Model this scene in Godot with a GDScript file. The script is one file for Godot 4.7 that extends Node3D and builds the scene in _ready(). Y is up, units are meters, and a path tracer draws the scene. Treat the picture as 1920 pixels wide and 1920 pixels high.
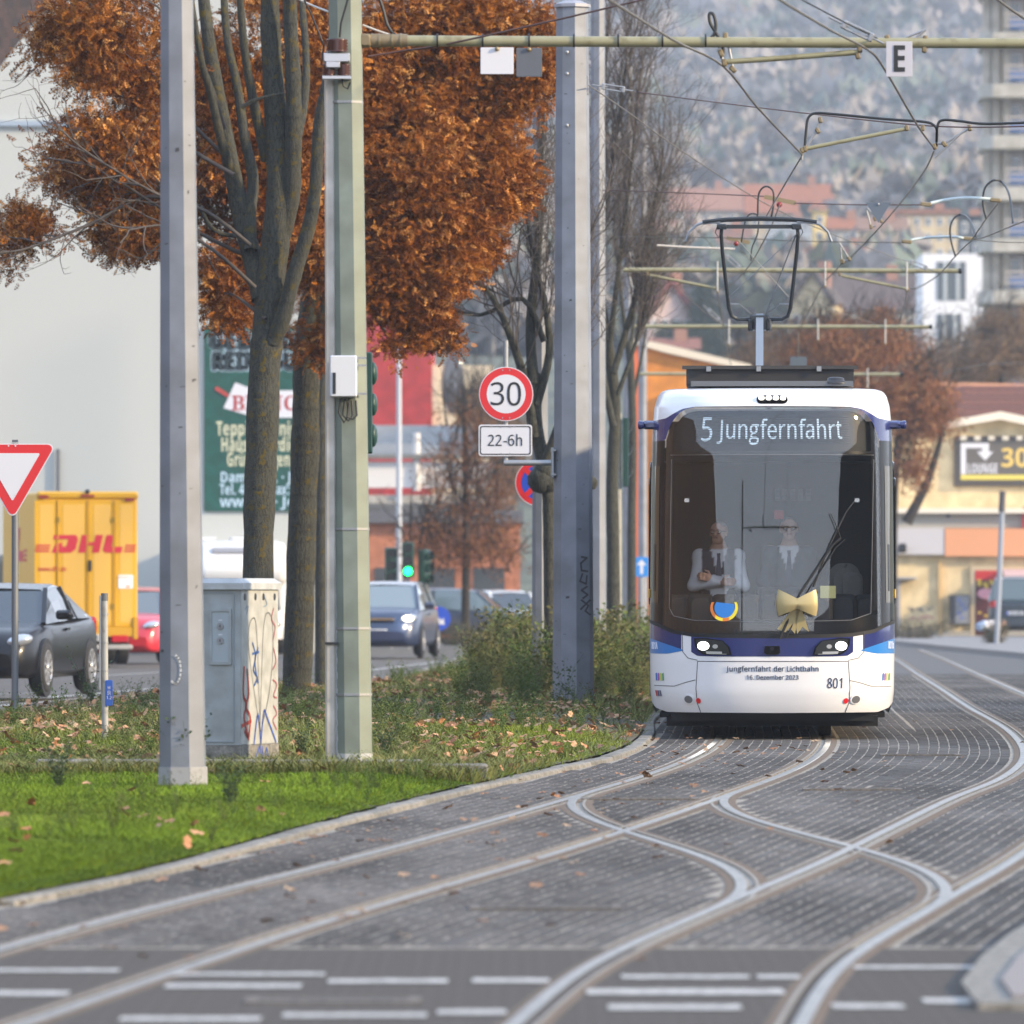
extends Node3D

# ---------------------------------------------------------------- mesh builder
class MB:
	var v := PackedVector3Array()
	var n := PackedVector3Array()
	var uv := PackedVector2Array()
	var c := PackedColorArray()
	var ix := PackedInt32Array()
	var col := Color.WHITE
	var tinted := false

	func vert(p: Vector3, nn: Vector3, u := Vector2.ZERO) -> int:
		v.append(p)
		n.append(nn)
		uv.append(u)
		c.append(col)
		return v.size() - 1

	func face(a: int, b: int, d: int) -> void:
		ix.append(a)
		ix.append(b)
		ix.append(d)

	func tri(a: Vector3, b: Vector3, d: Vector3) -> void:   # counter-clockwise seen from outside
		var nn := (b - a).cross(d - a).normalized()
		var i := vert(a, nn)
		vert(b, nn)
		vert(d, nn)
		face(i, i + 2, i + 1)

	func quad(a: Vector3, b: Vector3, d: Vector3, e: Vector3) -> void:   # counter-clockwise seen from outside; uv runs 0..1
		var nn := (b - a).cross(e - a)
		if nn.length_squared() < 1e-16:
			nn = (d - b).cross(e - b)
		nn = nn.normalized()
		var i := vert(a, nn, Vector2(0, 1))
		vert(b, nn, Vector2(1, 1))
		vert(d, nn, Vector2(1, 0))
		vert(e, nn, Vector2(0, 0))
		face(i, i + 2, i + 1)
		face(i, i + 3, i + 2)

	func box(at: Vector3, size: Vector3, b := Basis.IDENTITY) -> void:
		var h := size / 2.0
		var p := []
		for k in 8:
			p.append(at + b * Vector3(h.x * (1 if k & 1 else -1), h.y * (1 if k & 2 else -1), h.z * (1 if k & 4 else -1)))
		quad(p[4], p[5], p[7], p[6])
		quad(p[1], p[0], p[2], p[3])
		quad(p[5], p[1], p[3], p[7])
		quad(p[0], p[4], p[6], p[2])
		quad(p[6], p[7], p[3], p[2])
		quad(p[0], p[1], p[5], p[4])

	# box with chamfered long edges: a rounded rectangle in x,y extruded in z, its two faces inset too
	func rbox(at: Vector3, size: Vector3, r: float, b := Basis.IDENTITY, seg := 3) -> void:
		var poly := rrect(size.x, size.y, r, seg)
		var e := minf(r, size.z * 0.45)
		var rings := []
		for k in 4:
			var z: float = [-size.z / 2, -size.z / 2 + e, size.z / 2 - e, size.z / 2][k]
			var ins: float = [e * 0.7, 0.0, 0.0, e * 0.7][k]
			var ring := PackedVector3Array()
			for q in poly:
				ring.append(at + b * Vector3(q.x - signf(q.x) * ins, q.y - signf(q.y) * ins, z))
			rings.append(ring)
		loft(rings, true, true, true)

	static func rrect(w: float, h: float, r: float, seg := 3) -> PackedVector2Array:
		var o := PackedVector2Array()
		r = minf(r, minf(w, h) * 0.499)
		for k in 4:
			var cx: float = (w / 2 - r) * [1, -1, -1, 1][k]
			var cy: float = (h / 2 - r) * [1, 1, -1, -1][k]
			for j in seg + 1:
				var a := PI / 2 * (k + float(j) / seg)
				o.append(Vector2(cx + cos(a) * r, cy + sin(a) * r))
		return o

	# rings of equal length joined into a skin; closed round, flat or smooth
	func loft(rings: Array, closed := true, smooth := true, caps := false) -> void:
		var m: int = rings[0].size()
		var cnt := m if closed else m - 1
		if smooth:
			var base := v.size()
			var nn := PackedVector3Array()
			nn.resize(rings.size() * m)
			for r in rings.size() - 1:
				for k in cnt:
					var a: Vector3 = rings[r][k]
					var b: Vector3 = rings[r][(k + 1) % m]
					var d: Vector3 = rings[r + 1][(k + 1) % m]
					var e: Vector3 = rings[r + 1][k]
					var f := (d - a).cross(e - b)
					nn[r * m + k] += f
					nn[r * m + (k + 1) % m] += f
					nn[(r + 1) * m + k] += f
					nn[(r + 1) * m + (k + 1) % m] += f
			for r in rings.size():
				for k in m:
					vert(rings[r][k], nn[r * m + k].normalized(), Vector2(float(k) / cnt, float(r) / maxf(1, rings.size() - 1)))
			for r in rings.size() - 1:
				for k in cnt:
					var a := base + r * m + k
					var b := base + r * m + (k + 1) % m
					face(a, b + m, b)
					face(a, a + m, b + m)
		else:
			for r in rings.size() - 1:
				for k in cnt:
					quad(rings[r][k], rings[r][(k + 1) % m], rings[r + 1][(k + 1) % m], rings[r + 1][k])
		if caps:
			cap(rings[rings.size() - 1], false)
			cap(rings[0], true)

	func cap(ring: PackedVector3Array, flip: bool) -> void:
		var mid := Vector3.ZERO
		for p in ring:
			mid += p
		mid /= ring.size()
		for k in ring.size():
			var a := ring[k]
			var b := ring[(k + 1) % ring.size()]
			if flip:
				tri(mid, b, a)
			else:
				tri(mid, a, b)

	func tube(pts: Array, r0: float, r1 := -1.0, sides := 8, caps := true) -> void:
		if r1 < 0:
			r1 = r0
		var rr := []
		for k in pts.size():
			rr.append(lerpf(r0, r1, float(k) / maxf(1, pts.size() - 1)))
		tube_r(pts, rr, sides, caps)

	func tube_r(pts: Array, rr: Array, sides := 8, caps := true) -> void:
		var rings := []
		var side := Vector3.ZERO
		for k in pts.size():
			var t: Vector3 = (pts[mini(k + 1, pts.size() - 1)] - pts[maxi(k - 1, 0)]).normalized()
			if side == Vector3.ZERO:
				side = t.cross(Vector3.UP if absf(t.y) < 0.9 else Vector3.RIGHT).normalized()
			else:
				side = (side - t * side.dot(t)).normalized()
			var up := t.cross(side)
			var ring := PackedVector3Array()
			for j in sides:
				var a := TAU * j / sides
				ring.append(pts[k] + (side * cos(a) + up * sin(a)) * rr[k])
			rings.append(ring)
		loft(rings, true, sides > 4, caps)

	func bar(a: Vector3, b: Vector3, w: float, h: float, up := Vector3.UP) -> void:   # square bar from a to b
		var z := (b - a).normalized()
		if absf(z.dot(up)) > 0.98:
			up = Vector3.RIGHT
		var x := up.cross(z).normalized()
		box((a + b) / 2, Vector3(w, h, a.distance_to(b)), Basis(x, z.cross(x), z))

	# polygon in the x,y of xf, extruded along its z from z0 to z1
	func prism(poly: PackedVector2Array, z0: float, z1: float, xf := Transform3D.IDENTITY, back := true) -> void:
		var area := 0.0
		for k in poly.size():
			area += poly[k].cross(poly[(k + 1) % poly.size()])
		if area < 0:
			poly = poly.duplicate()
			poly.reverse()
		var t := Geometry2D.triangulate_polygon(poly)
		for side in (2 if back else 1):
			var nn := xf.basis.z.normalized() * (1 if side == 0 else -1)
			var base := v.size()
			for p in poly:
				vert(xf * Vector3(p.x, p.y, z1 if side == 0 else z0), nn, p)
			for k in range(0, t.size(), 3):
				if (side == 0) == ((poly[t[k + 1]] - poly[t[k]]).cross(poly[t[k + 2]] - poly[t[k]]) < 0):
					face(base + t[k], base + t[k + 1], base + t[k + 2])
				else:
					face(base + t[k], base + t[k + 2], base + t[k + 1])
		for k in poly.size():
			var a := poly[k]
			var b := poly[(k + 1) % poly.size()]
			quad(xf * Vector3(a.x, a.y, z0), xf * Vector3(b.x, b.y, z0), xf * Vector3(b.x, b.y, z1), xf * Vector3(a.x, a.y, z1))

	# a ring (polygon with a hole of the same count)
	func frame(outer: PackedVector2Array, inner: PackedVector2Array, z0: float, z1: float, xf := Transform3D.IDENTITY) -> void:
		var m := outer.size()
		for k in m:
			var a := outer[k]
			var b := outer[(k + 1) % m]
			var d := inner[(k + 1) % m]
			var e := inner[k]
			quad(xf * Vector3(a.x, a.y, z1), xf * Vector3(b.x, b.y, z1), xf * Vector3(d.x, d.y, z1), xf * Vector3(e.x, e.y, z1))
			quad(xf * Vector3(a.x, a.y, z0), xf * Vector3(b.x, b.y, z0), xf * Vector3(b.x, b.y, z1), xf * Vector3(a.x, a.y, z1))
			quad(xf * Vector3(d.x, d.y, z0), xf * Vector3(e.x, e.y, z0), xf * Vector3(e.x, e.y, z1), xf * Vector3(d.x, d.y, z1))

	func lathe(prof: Array, sides: int, xf := Transform3D.IDENTITY, caps := true) -> void:   # prof: Vector2(radius, height along y)
		var rings := []
		for p in prof:
			var ring := PackedVector3Array()
			for j in sides:
				var a := -TAU * j / sides
				ring.append(xf * Vector3(cos(a) * p.x, p.y, sin(a) * p.x))
			rings.append(ring)
		loft(rings, true, true, caps)

	# flat ribbon on a plane: strokes of paint
	func stroke(pts: PackedVector2Array, w: float, xf: Transform3D, z := 0.003) -> void:
		for k in pts.size() - 1:
			var a := pts[k]
			var b := pts[k + 1]
			var d := (b - a).normalized() * w * 0.35
			var s := (b - a).orthogonal().normalized() * w / 2
			a -= d
			b += d
			quad(xf * Vector3(a.x - s.x, a.y - s.y, z), xf * Vector3(b.x - s.x, b.y - s.y, z), xf * Vector3(b.x + s.x, b.y + s.y, z), xf * Vector3(a.x + s.x, a.y + s.y, z))

	func ball(at: Vector3, r: Vector3, sides := 12, b := Basis.IDENTITY) -> void:
		var prof := []
		var k := sides / 2
		for j in k + 1:
			var a := -PI / 2 + PI * j / k
			prof.append(Vector2(maxf(cos(a), 0.001), sin(a)))
		lathe(prof, sides, Transform3D(b * Basis.from_scale(r), at), false)

	func mesh() -> ArrayMesh:
		var a := []
		a.resize(Mesh.ARRAY_MAX)
		a[Mesh.ARRAY_VERTEX] = v
		a[Mesh.ARRAY_NORMAL] = n
		a[Mesh.ARRAY_TEX_UV] = uv
		if tinted:
			a[Mesh.ARRAY_COLOR] = c
		a[Mesh.ARRAY_INDEX] = ix
		var m := ArrayMesh.new()
		if v.size():
			m.add_surface_from_arrays(Mesh.PRIMITIVE_TRIANGLES, a)
		return m

# ---------------------------------------------------------------- naming, things, parts
var taken := {}
var M := {}
var rng := RandomNumberGenerator.new()

func numbered(called: String) -> String:
	var k: int = taken.get(called, 0)
	taken[called] = k + 1
	return called if k == 0 else "%s_%03d" % [called, k]

func tag(o: Node, label: String, category: String, group := "") -> Node:
	o.set_meta("label", label)
	o.set_meta("category", category)
	if group:
		o.set_meta("group", group)
	return o

func thing(called: String, label: String, category: String, at := Vector3.ZERO, turn := 0.0, group := "") -> Node3D:
	var o := Node3D.new()
	o.name = numbered(called)
	add_child(o, true)
	o.position = at
	o.rotation.y = turn
	tag(o, label, category, group)
	return o

func put(called: String, b: Variant, m: Material, parent: Node = null, label := "") -> MeshInstance3D:
	var o := MeshInstance3D.new()
	o.mesh = b.mesh() if b is MB else b
	o.material_override = m
	if parent:
		var names := {}
		for ch in parent.get_children():
			names[String(ch.name)] = true
		var nm := called
		var k := 0
		while names.has(nm):
			k += 1
			nm = "%s_%03d" % [called, k]
		o.name = nm
		parent.add_child(o, true)
	else:
		o.name = numbered(called)
		add_child(o, true)
	if label:
		o.set_meta("label", label)
	return o

func struct(called: String, b: Variant, m: Material, kind := "structure") -> MeshInstance3D:
	var o := put(called, b, m)
	o.set_meta("kind", kind)
	return o

func node(called: String, parent: Node, at := Vector3.ZERO, b := Basis.IDENTITY) -> Node3D:
	var o := Node3D.new()
	var k := 0
	var nm := called
	while parent.has_node(nm):
		k += 1
		nm = "%s_%03d" % [called, k]
	o.name = nm
	parent.add_child(o, true)
	o.transform = Transform3D(b, at)
	return o

func multi(called: String, m: Mesh, mt: Material, xs: Array, cols: Array = [], parent: Node = null, kind := "stuff") -> MultiMeshInstance3D:
	var mm := MultiMesh.new()
	mm.transform_format = MultiMesh.TRANSFORM_3D
	mm.use_colors = cols.size() > 0
	mm.mesh = m
	mm.instance_count = xs.size()
	for i in xs.size():
		mm.set_instance_transform(i, xs[i])
		if cols.size():
			mm.set_instance_color(i, cols[i])
	var o := MultiMeshInstance3D.new()
	o.multimesh = mm
	o.material_override = mt
	if parent:
		o.name = called
		parent.add_child(o, true)
	else:
		o.name = numbered(called)
		add_child(o, true)
	o.set_meta("kind", kind)
	return o

func dup(o: Node3D, label: String, at: Vector3, turn := 0.0) -> Node3D:
	var r: Node3D = o.duplicate()
	var base := RegEx.create_from_string("_\\d{3}$").sub(String(o.name), "")
	r.name = numbered(base)
	add_child(r, true)
	r.position = at
	r.rotation.y = turn
	r.set_meta("label", label)
	return r

# lettering as thin solid letters; at is the middle of the text, h the height of a capital
var fonts := {}
func text(parent: Node, words: String, h: float, at: Vector3, m: Material, b := Basis.IDENTITY, wide := 0.0, bold := false, face := "Droid Sans", called := "lettering") -> MeshInstance3D:
	var key := face + str(bold)
	if not fonts.has(key):
		var f := SystemFont.new()
		f.font_names = PackedStringArray([face])
		f.font_weight = 700 if bold else 400
		fonts[key] = f
	var t := TextMesh.new()
	t.font = fonts[key]
	t.text = words
	t.font_size = 48
	t.pixel_size = h / 34.3
	t.depth = 0.004
	t.curve_step = 1.5
	var o := put(called, t, m, parent)
	var bx := t.get_aabb()
	var sx := wide / bx.size.x if wide > 0 else 1.0
	o.transform = Transform3D(b * Basis.from_scale(Vector3(sx, 1, 1)), at)
	return o

# ---------------------------------------------------------------- camera model: where a point at a known distance lies
const FP := 16000.0
var tilt := atan(154.0 / 16000.0)
func pt(x: float, y: float, s: float) -> Vector3:   # picture coordinates (of 1920) and pixels per metre
	var d := FP / s
	var r := Vector3((x - 960) / FP, sin(tilt) + (960 - y) / FP * cos(tilt), -cos(tilt) + (960 - y) / FP * sin(tilt))
	return Vector3(0, 1.4, 0) + r * (d / -r.z)

func ground(d: float) -> float:   # the street drops a little towards the junction
	var t := 0.005 * (d - 70.8)
	return -0.5 * (sqrt(t * t + 0.0004) - t)

func spline(tab: Array, d: float) -> float:
	var k := 0
	while k < tab.size() - 2 and d > tab[k + 1].x:
		k += 1
	var a: Vector2 = tab[k]
	var b: Vector2 = tab[k + 1]
	var p: Vector2 = tab[maxi(k - 1, 0)]
	var q: Vector2 = tab[mini(k + 2, tab.size() - 1)]
	var h := b.x - a.x
	var ta := (b.y - p.y) / (b.x - p.x)
	var tb := (q.y - a.y) / (q.x - a.x)
	var t := (d - a.x) / h
	if t > 1.0 or t < 0.0:
		return b.y + tb * (d - b.x) if t > 1.0 else a.y + ta * (d - a.x)
	return (2 * t * t * t - 3 * t * t + 1) * a.y + (t * t * t - 2 * t * t + t) * h * ta + (3 * t * t - 2 * t * t * t) * b.y + (t * t * t - t * t) * h * tb

# ---------------------------------------------------------------- materials
var noises := {}
func noise_tex(kind: String) -> Texture2D:
	if noises.has(kind):
		return noises[kind]
	var f := FastNoiseLite.new()
	f.seed = 7 + noises.size()
	var t := NoiseTexture2D.new()
	t.width = 512
	t.height = 512
	t.seamless = true
	var g := Gradient.new()
	match kind:
		"fine":
			f.frequency = 0.09
			f.fractal_octaves = 4
			g.colors = PackedColorArray([Color(0.72, 0.72, 0.72), Color(1, 1, 1)])
		"cloud":
			f.frequency = 0.012
			f.fractal_octaves = 5
			g.colors = PackedColorArray([Color(0.80, 0.79, 0.77), Color(1, 1, 1)])
		"strong":
			f.frequency = 0.02
			f.fractal_octaves = 6
			f.fractal_gain = 0.65
			g.colors = PackedColorArray([Color(0.45, 0.45, 0.45), Color(1, 1, 1)])
		"speck":
			f.noise_type = FastNoiseLite.TYPE_CELLULAR
			f.frequency = 0.12
			g.offsets = PackedFloat32Array([0.0, 0.3, 0.75, 1.0])
			g.colors = PackedColorArray([Color(0.5, 0.5, 0.5), Color(0.85, 0.85, 0.85), Color(1, 1, 1), Color(1, 1, 1)])
		"grime":
			f.frequency = 0.015
			f.fractal_octaves = 6
			g.offsets = PackedFloat32Array([0.0, 0.30, 0.42, 1.0])
			g.colors = PackedColorArray([Color(0.70, 0.67, 0.63), Color(0.9, 0.89, 0.87), Color(0.97, 0.97, 0.97), Color(1, 1, 1)])
		"rough":
			f.frequency = 0.02
			f.fractal_octaves = 5
			g.colors = PackedColorArray([Color(0.55, 0.55, 0.55), Color(1, 1, 1)])
	if kind != "fine" and kind != "cloud" and kind != "strong" and kind != "rough" or g.offsets.size() == 2:
		pass
	t.color_ramp = g
	t.noise = f
	noises[kind] = t
	return t

func C(hex: String) -> Color:
	return Color(hex)

# albedo given as an sRGB colour; tex one of the noises laid on in world space
func mat(c: Color, rough := 0.7, metal := 0.0, tex := "", scale := 0.5, own := false) -> StandardMaterial3D:
	var m := StandardMaterial3D.new()
	m.albedo_color = c
	m.roughness = rough
	m.metallic = metal
	if tex:
		m.albedo_texture = noise_tex(tex)
		m.uv1_triplanar = true
		m.uv1_world_triplanar = not own
		m.uv1_scale = Vector3.ONE * scale
	return m

func lin(r: float, g: float, b: float) -> Color:
	return Color(r, g, b).linear_to_srgb()

func glow(c: Color, e: float) -> StandardMaterial3D:
	var m := mat(c, 0.4)
	m.emission_enabled = true
	m.emission = c
	m.emission_energy_multiplier = e
	return m

func tintmat(rough := 0.8) -> StandardMaterial3D:
	var m := StandardMaterial3D.new()
	m.vertex_color_use_as_albedo = true
	m.roughness = rough
	return m

func glass(a := 0.12, c := Color(0.02, 0.025, 0.03)) -> StandardMaterial3D:
	var m := StandardMaterial3D.new()
	m.transparency = BaseMaterial3D.TRANSPARENCY_ALPHA
	m.albedo_color = Color(c.r, c.g, c.b, a)
	m.roughness = 0.02
	m.metallic_specular = 0.7
	return m

func paint(c: Color, rough := 0.35) -> StandardMaterial3D:   # lacquer
	var m := mat(c, rough)
	m.clearcoat_enabled = true
	m.clearcoat = 0.6
	m.clearcoat_roughness = 0.06
	return m

# ---------------------------------------------------------------- the place
var LT := [Vector2(22, -3.36), Vector2(30, -2.511), Vector2(40, -1.451), Vector2(50, -0.225), Vector2(60, 0.881), Vector2(70, 1.85), Vector2(80, 2.427), Vector2(92, 2.79), Vector2(110, 3.36), Vector2(130, 4.3), Vector2(160, 5.6), Vector2(215, 7.4)]
var RT := [Vector2(22, -0.13), Vector2(30, 0.433), Vector2(36, 0.856), Vector2(42, 1.541), Vector2(48, 2.267), Vector2(54, 2.93), Vector2(60, 3.591), Vector2(66, 4.314), Vector2(72, 4.835), Vector2(80, 5.29), Vector2(90, 5.698), Vector2(105, 6.15), Vector2(125, 6.82), Vector2(150, 7.64), Vector2(180, 8.65), Vector2(215, 9.75)]
var KT := [Vector2(30, -4.4), Vector2(42, -2.56), Vector2(46.3, -1.95), Vector2(53.9, -1.21), Vector2(62.2, -0.35), Vector2(66.7, 0.17), Vector2(73.2, 0.87), Vector2(82.7, 1.30), Vector2(95, 1.55), Vector2(130, 2.9), Vector2(160, 4.2), Vector2(215, 6.0)]
var RE := [Vector2(42, -12.0), Vector2(80, -6.6), Vector2(93, -5.6), Vector2(107, -4.3), Vector2(120, -2.0), Vector2(144, -1.55), Vector2(185, -0.95), Vector2(230, -0.6)]   # kerb of the left road
func lx(d: float) -> float: return spline(LT, d)
func rx(d: float) -> float: return spline(RT, d)
func kx(d: float) -> float: return spline(KT, d)
func cross_x(d: float) -> float:
	var t := clampf((62.0 - d) / 20.0, 0, 1)
	return lerpf(lx(d), rx(d), t * t * (3 - 2 * t))
func island(x: float, d: float) -> float:   # height of the planted strip
	var e := minf(x - spline(RE, d), kx(d) - x)
	var edge := clampf(e / 0.7, 0, 1)
	return ground(d) + 0.05 + edge * (0.05 + 0.10 * smoothstep(66, 74, d) * (0.6 + 0.5 * sin(x * 1.3 + d * 0.23) * sin(d * 0.31)))

func _ready() -> void:
	rng.seed = 4711
	view()
	materials()
	setting()
	buildings()
	trees()
	far_trees()
	street_furniture()
	vehicles()
	tram()
	overhead()

func view() -> void:
	var cam := Camera3D.new()
	cam.name = "camera"
	cam.position = Vector3(0, 1.4, 0)
	cam.rotation.x = tilt
	var at := CameraAttributesPhysical.new()
	at.frustum_focal_length = 200.0
	at.exposure_aperture = 3.4
	at.frustum_focus_distance = 78.0
	at.frustum_near = 1.0
	at.frustum_far = 6000.0
	cam.attributes = at
	cam.fov = 6.8673
	cam.near = 1.0
	cam.far = 6000.0
	add_child(cam)
	cam.current = true
	var env := Environment.new()
	env.background_mode = Environment.BG_SKY
	var sky := Sky.new()
	var sm := ProceduralSkyMaterial.new()
	sm.sky_top_color = Color(0.63, 0.71, 0.83)
	sm.sky_horizon_color = Color(0.90, 0.915, 0.935)
	sm.sky_curve = 0.25
	sm.sky_energy_multiplier = 1.25
	sm.ground_horizon_color = Color(0.5, 0.5, 0.5)
	sm.ground_bottom_color = Color(0.3, 0.3, 0.3)
	sm.ground_energy_multiplier = 0.6
	sky.sky_material = sm
	env.sky = sky
	env.tonemap_mode = Environment.TONE_MAPPER_LINEAR
	env.tonemap_exposure = 1.88
	env.sdfgi_enabled = true
	env.ssao_enabled = true
	env.ssil_enabled = true
	env.fog_enabled = true
	env.fog_density = 0.00026
	env.fog_light_color = Color(0.80, 0.85, 0.92)
	var we := WorldEnvironment.new()
	we.name = "environment"
	we.environment = env
	add_child(we)
	var sun := DirectionalLight3D.new()
	sun.name = "sun"
	sun.light_energy = 1.4
	sun.light_color = Color(1.0, 0.90, 0.74)
	sun.light_angular_distance = 4.0
	sun.shadow_enabled = true
	add_child(sun)
	# low winter sun over the right shoulder
	sun.look_at_from_position(Vector3.ZERO, -Vector3(0.88, 0.34, 0.33), Vector3.UP)

# strip of ground between two edges given as functions of the distance
func sheet(d0: float, d1: float, n: int, left: Callable, right: Callable, up: float, across := 1) -> MB:
	var b := MB.new()
	var rings := []
	for k in n + 1:
		var d := d0 * pow(d1 / d0, float(k) / n)
		var ring := PackedVector3Array()
		var xl: float = left.call(d)
		var xr: float = right.call(d)
		for j in across + 1:
			ring.append(Vector3(lerpf(xl, xr, float(j) / across), ground(d) + up, -d))
		rings.append(ring)
	b.loft(rings, false, true)
	return b

func materials() -> void:
	var asphalt := mat(lin(0.150, 0.137, 0.127), 0.85, 0, "fine", 3.0)
	asphalt.detail_enabled = true
	asphalt.detail_albedo = noise_tex("cloud")
	asphalt.detail_blend_mode = BaseMaterial3D.BLEND_MODE_MUL
	asphalt.metallic_specular = 0.15
	M.asphalt = asphalt
	M.asphalt_far = mat(lin(0.148, 0.138, 0.130), 0.8, 0, "cloud", 0.4)
	M.asphalt_far.metallic_specular = 0.15
	M.soil = mat(lin(0.10, 0.085, 0.055), 0.95, 0, "fine", 1.5)
	M.joint = mat(lin(0.50, 0.45, 0.375), 0.95, 0, "strong", 0.9)
	M.concrete = mat(lin(0.36, 0.34, 0.30), 0.9, 0, "strong", 1.1)
	M.steel = mat(lin(0.44, 0.40, 0.34), 0.38, 0.85, "strong", 0.7)
	M.lip = mat(lin(0.42, 0.35, 0.26), 0.5, 0.4, "strong", 1.0)
	M.rust = mat(lin(0.16, 0.11, 0.075), 0.8, 0.2, "strong", 2.0)
	M.groove = mat(lin(0.03, 0.028, 0.025), 0.8)
	M.white_line = mat(lin(0.78, 0.76, 0.72), 0.8, 0, "strong", 1.3)
	M.galv = mat(lin(0.42, 0.43, 0.45), 0.45, 0.55, "fine", 2.0)
	M.black = mat(lin(0.012, 0.012, 0.014), 0.45)
	M.rubber = mat(lin(0.018, 0.018, 0.02), 0.8)
	M.bark_dark = mat(lin(0.055, 0.048, 0.042), 0.95, 0, "strong", 2.0)
	M.mast_grey = mat(lin(0.235, 0.255, 0.30), 0.5, 0.1, "cloud", 0.35)
	M.mast_green = mat(lin(0.235, 0.275, 0.235), 0.5, 0.05, "cloud", 0.4)
	M.sign_red = mat(lin(0.58, 0.012, 0.014), 0.35)
	M.sign_white = mat(lin(0.62, 0.62, 0.66), 0.4)
	M.sign_black = mat(lin(0.015, 0.015, 0.016), 0.5)
	M.sign_blue = mat(lin(0.012, 0.06, 0.45), 0.35)
	M.sign_back = mat(lin(0.10, 0.11, 0.13), 0.55)
	M.signal_green = mat(lin(0.008, 0.045, 0.035), 0.45)
	M.scuff = mat(lin(0.06, 0.06, 0.065), 0.8)

func setting() -> void:
	# ground to the horizon
	var g := MB.new()
	var rings := []
	for d in [-60.0, 10.0, 30.0, 45.0, 60.0, 75.0, 100.0, 200.0, 420.0, 800.0]:
		rings.append(PackedVector3Array([Vector3(-500, ground(d) - 0.12, -d), Vector3(0, ground(d) - 0.12, -d), Vector3(500, ground(d) - 0.12, -d)]))
	g.loft(rings, false, true)
	struct("ground", g, M.asphalt_far)
	hills()

	# carriageway on the left, crossing carriageway in front, paved tram area
	struct("road", sheet(60, 260, 40, func(_d): return -30.0, func(d): return spline(RE, d) - 0.14, -0.02), M.asphalt_far)
	struct("crossing_road", sheet(12, 37.7, 14, func(_d): return -14.0, func(_d): return 9.0, 0.002), M.asphalt)
	struct("track_bed", sheet(37.7, 230, 70, func(d): return kx(d) if d > 42.0 else -9.0, func(d): return rx(d) + 2.2, -0.0035), M.joint)
	struct("track_paving", sheet(148.5, 232, 30, kx, func(d): return rx(d) + 2.2, -0.001), mat(lin(0.12, 0.115, 0.11), 0.8, 0, "strong", 0.5))
	struct("pavement", sheet(44, 260, 40, func(d): return rx(d) + 2.2, func(_d): return 40.0, 0.0), M.asphalt_far)
	setts()

	# rails
	for spec in [["L", -1, 20.0, 215.0], ["L", 1, 20.0, 215.0], ["R", -1, 20.0, 215.0], ["R", 1, 20.0, 215.0], ["C", -1, 42.0, 61.6], ["C", 1, 42.0, 61.6]]:
		rail(spec[0], spec[1], spec[2], spec[3])

	# kerb along the planted strip, stone by stone
	var kn := Node3D.new()
	kn.name = "kerb"
	kn.set_meta("kind", "structure")
	add_child(kn)
	var st := [M.concrete, mat(lin(0.30, 0.285, 0.25), 0.9, 0, "strong", 0.9), mat(lin(0.40, 0.375, 0.33), 0.85, 0, "strong", 1.3)]
	var d := 42.3
	while d < 130.0:
		var step := 1.0
		var a := Vector3(kx(d), ground(d), -d)
		var e := Vector3(kx(d + step), ground(d + step), -d - step)
		var b := MB.new()
		var z := (a - e).normalized()
		var x := Vector3.UP.cross(z).normalized()
		b.rbox(Vector3.ZERO, Vector3(0.13, 0.22, a.distance_to(e) - 0.012), 0.02, Basis.IDENTITY, 2)
		var o := put("kerb_stone", b, st[rng.randi() % 3], kn)
		o.transform = Transform3D(Basis(x, z.cross(x), z), (a + e) / 2 + Vector3(0, -0.075 + rng.randf_range(-0.005, 0.005), 0))
		d += step
	for k in 8:   # the return to the left
		var b := MB.new()
		b.rbox(Vector3.ZERO, Vector3(0.985, 0.22, 0.16), 0.02, Basis.IDENTITY, 2)
		var o := put("kerb_stone", b, st[k % 3], kn)
		o.position = Vector3(-3.08 - k, ground(42) - 0.07, -42.1)
	# old flush edging across the grass
	var en := Node3D.new()
	en.name = "edging"
	en.set_meta("kind", "structure")
	add_child(en)
	for k in 7:
		var b := MB.new()
		b.rbox(Vector3.ZERO, Vector3(0.46, 0.12, 0.22), 0.02, Basis.IDENTITY, 2)
		var o := put("edging_stone", b, st[k % 3], en)
		var x := -3.35 + 0.49 * k
		o.position = Vector3(x, island(x, 64) + 0.035, -64.2 + 0.02 * k)
		o.rotation.y = 0.03
	# kerb on the far side, along the carriageway
	var rk := Node3D.new()
	rk.name = "road_kerb"
	rk.set_meta("kind", "structure")
	add_child(rk)
	d = 66.0
	while d < 200.0:
		var a := Vector3(spline(RE, d), ground(d), -d)
		var e := Vector3(spline(RE, d + 2), ground(d + 2), -d - 2)
		var b := MB.new()
		b.rbox(Vector3.ZERO, Vector3(0.14, 0.22, a.distance_to(e) - 0.015), 0.02, Basis.IDENTITY, 2)
		var z := (a - e).normalized()
		var x := Vector3.UP.cross(z).normalized()
		put("kerb_stone", b, st[rng.randi() % 3], rk).transform = Transform3D(Basis(x, z.cross(x), z), (a + e) / 2 + Vector3(-0.07, -0.02, 0))
		d += 2.0

	# island surface
	var isl := MB.new()
	rings = []
	for k in 80:
		var dd := 42.15 + 150.0 * pow(k / 79.0, 1.5)
		var ring := PackedVector3Array()
		for j in 15:
			var x := lerpf(spline(RE, dd), kx(dd) - 0.06, j / 14.0)
			ring.append(Vector3(x, island(x, dd) - 0.01, -dd))
		rings.append(ring)
	isl.loft(rings, false, true)
	struct("planted_strip", isl, M.soil)
	vegetation()
	markings()

	# concrete apron on the right and the pavement kerb beyond the rails
	var ap := MB.new()
	var poly := PackedVector2Array()
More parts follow.
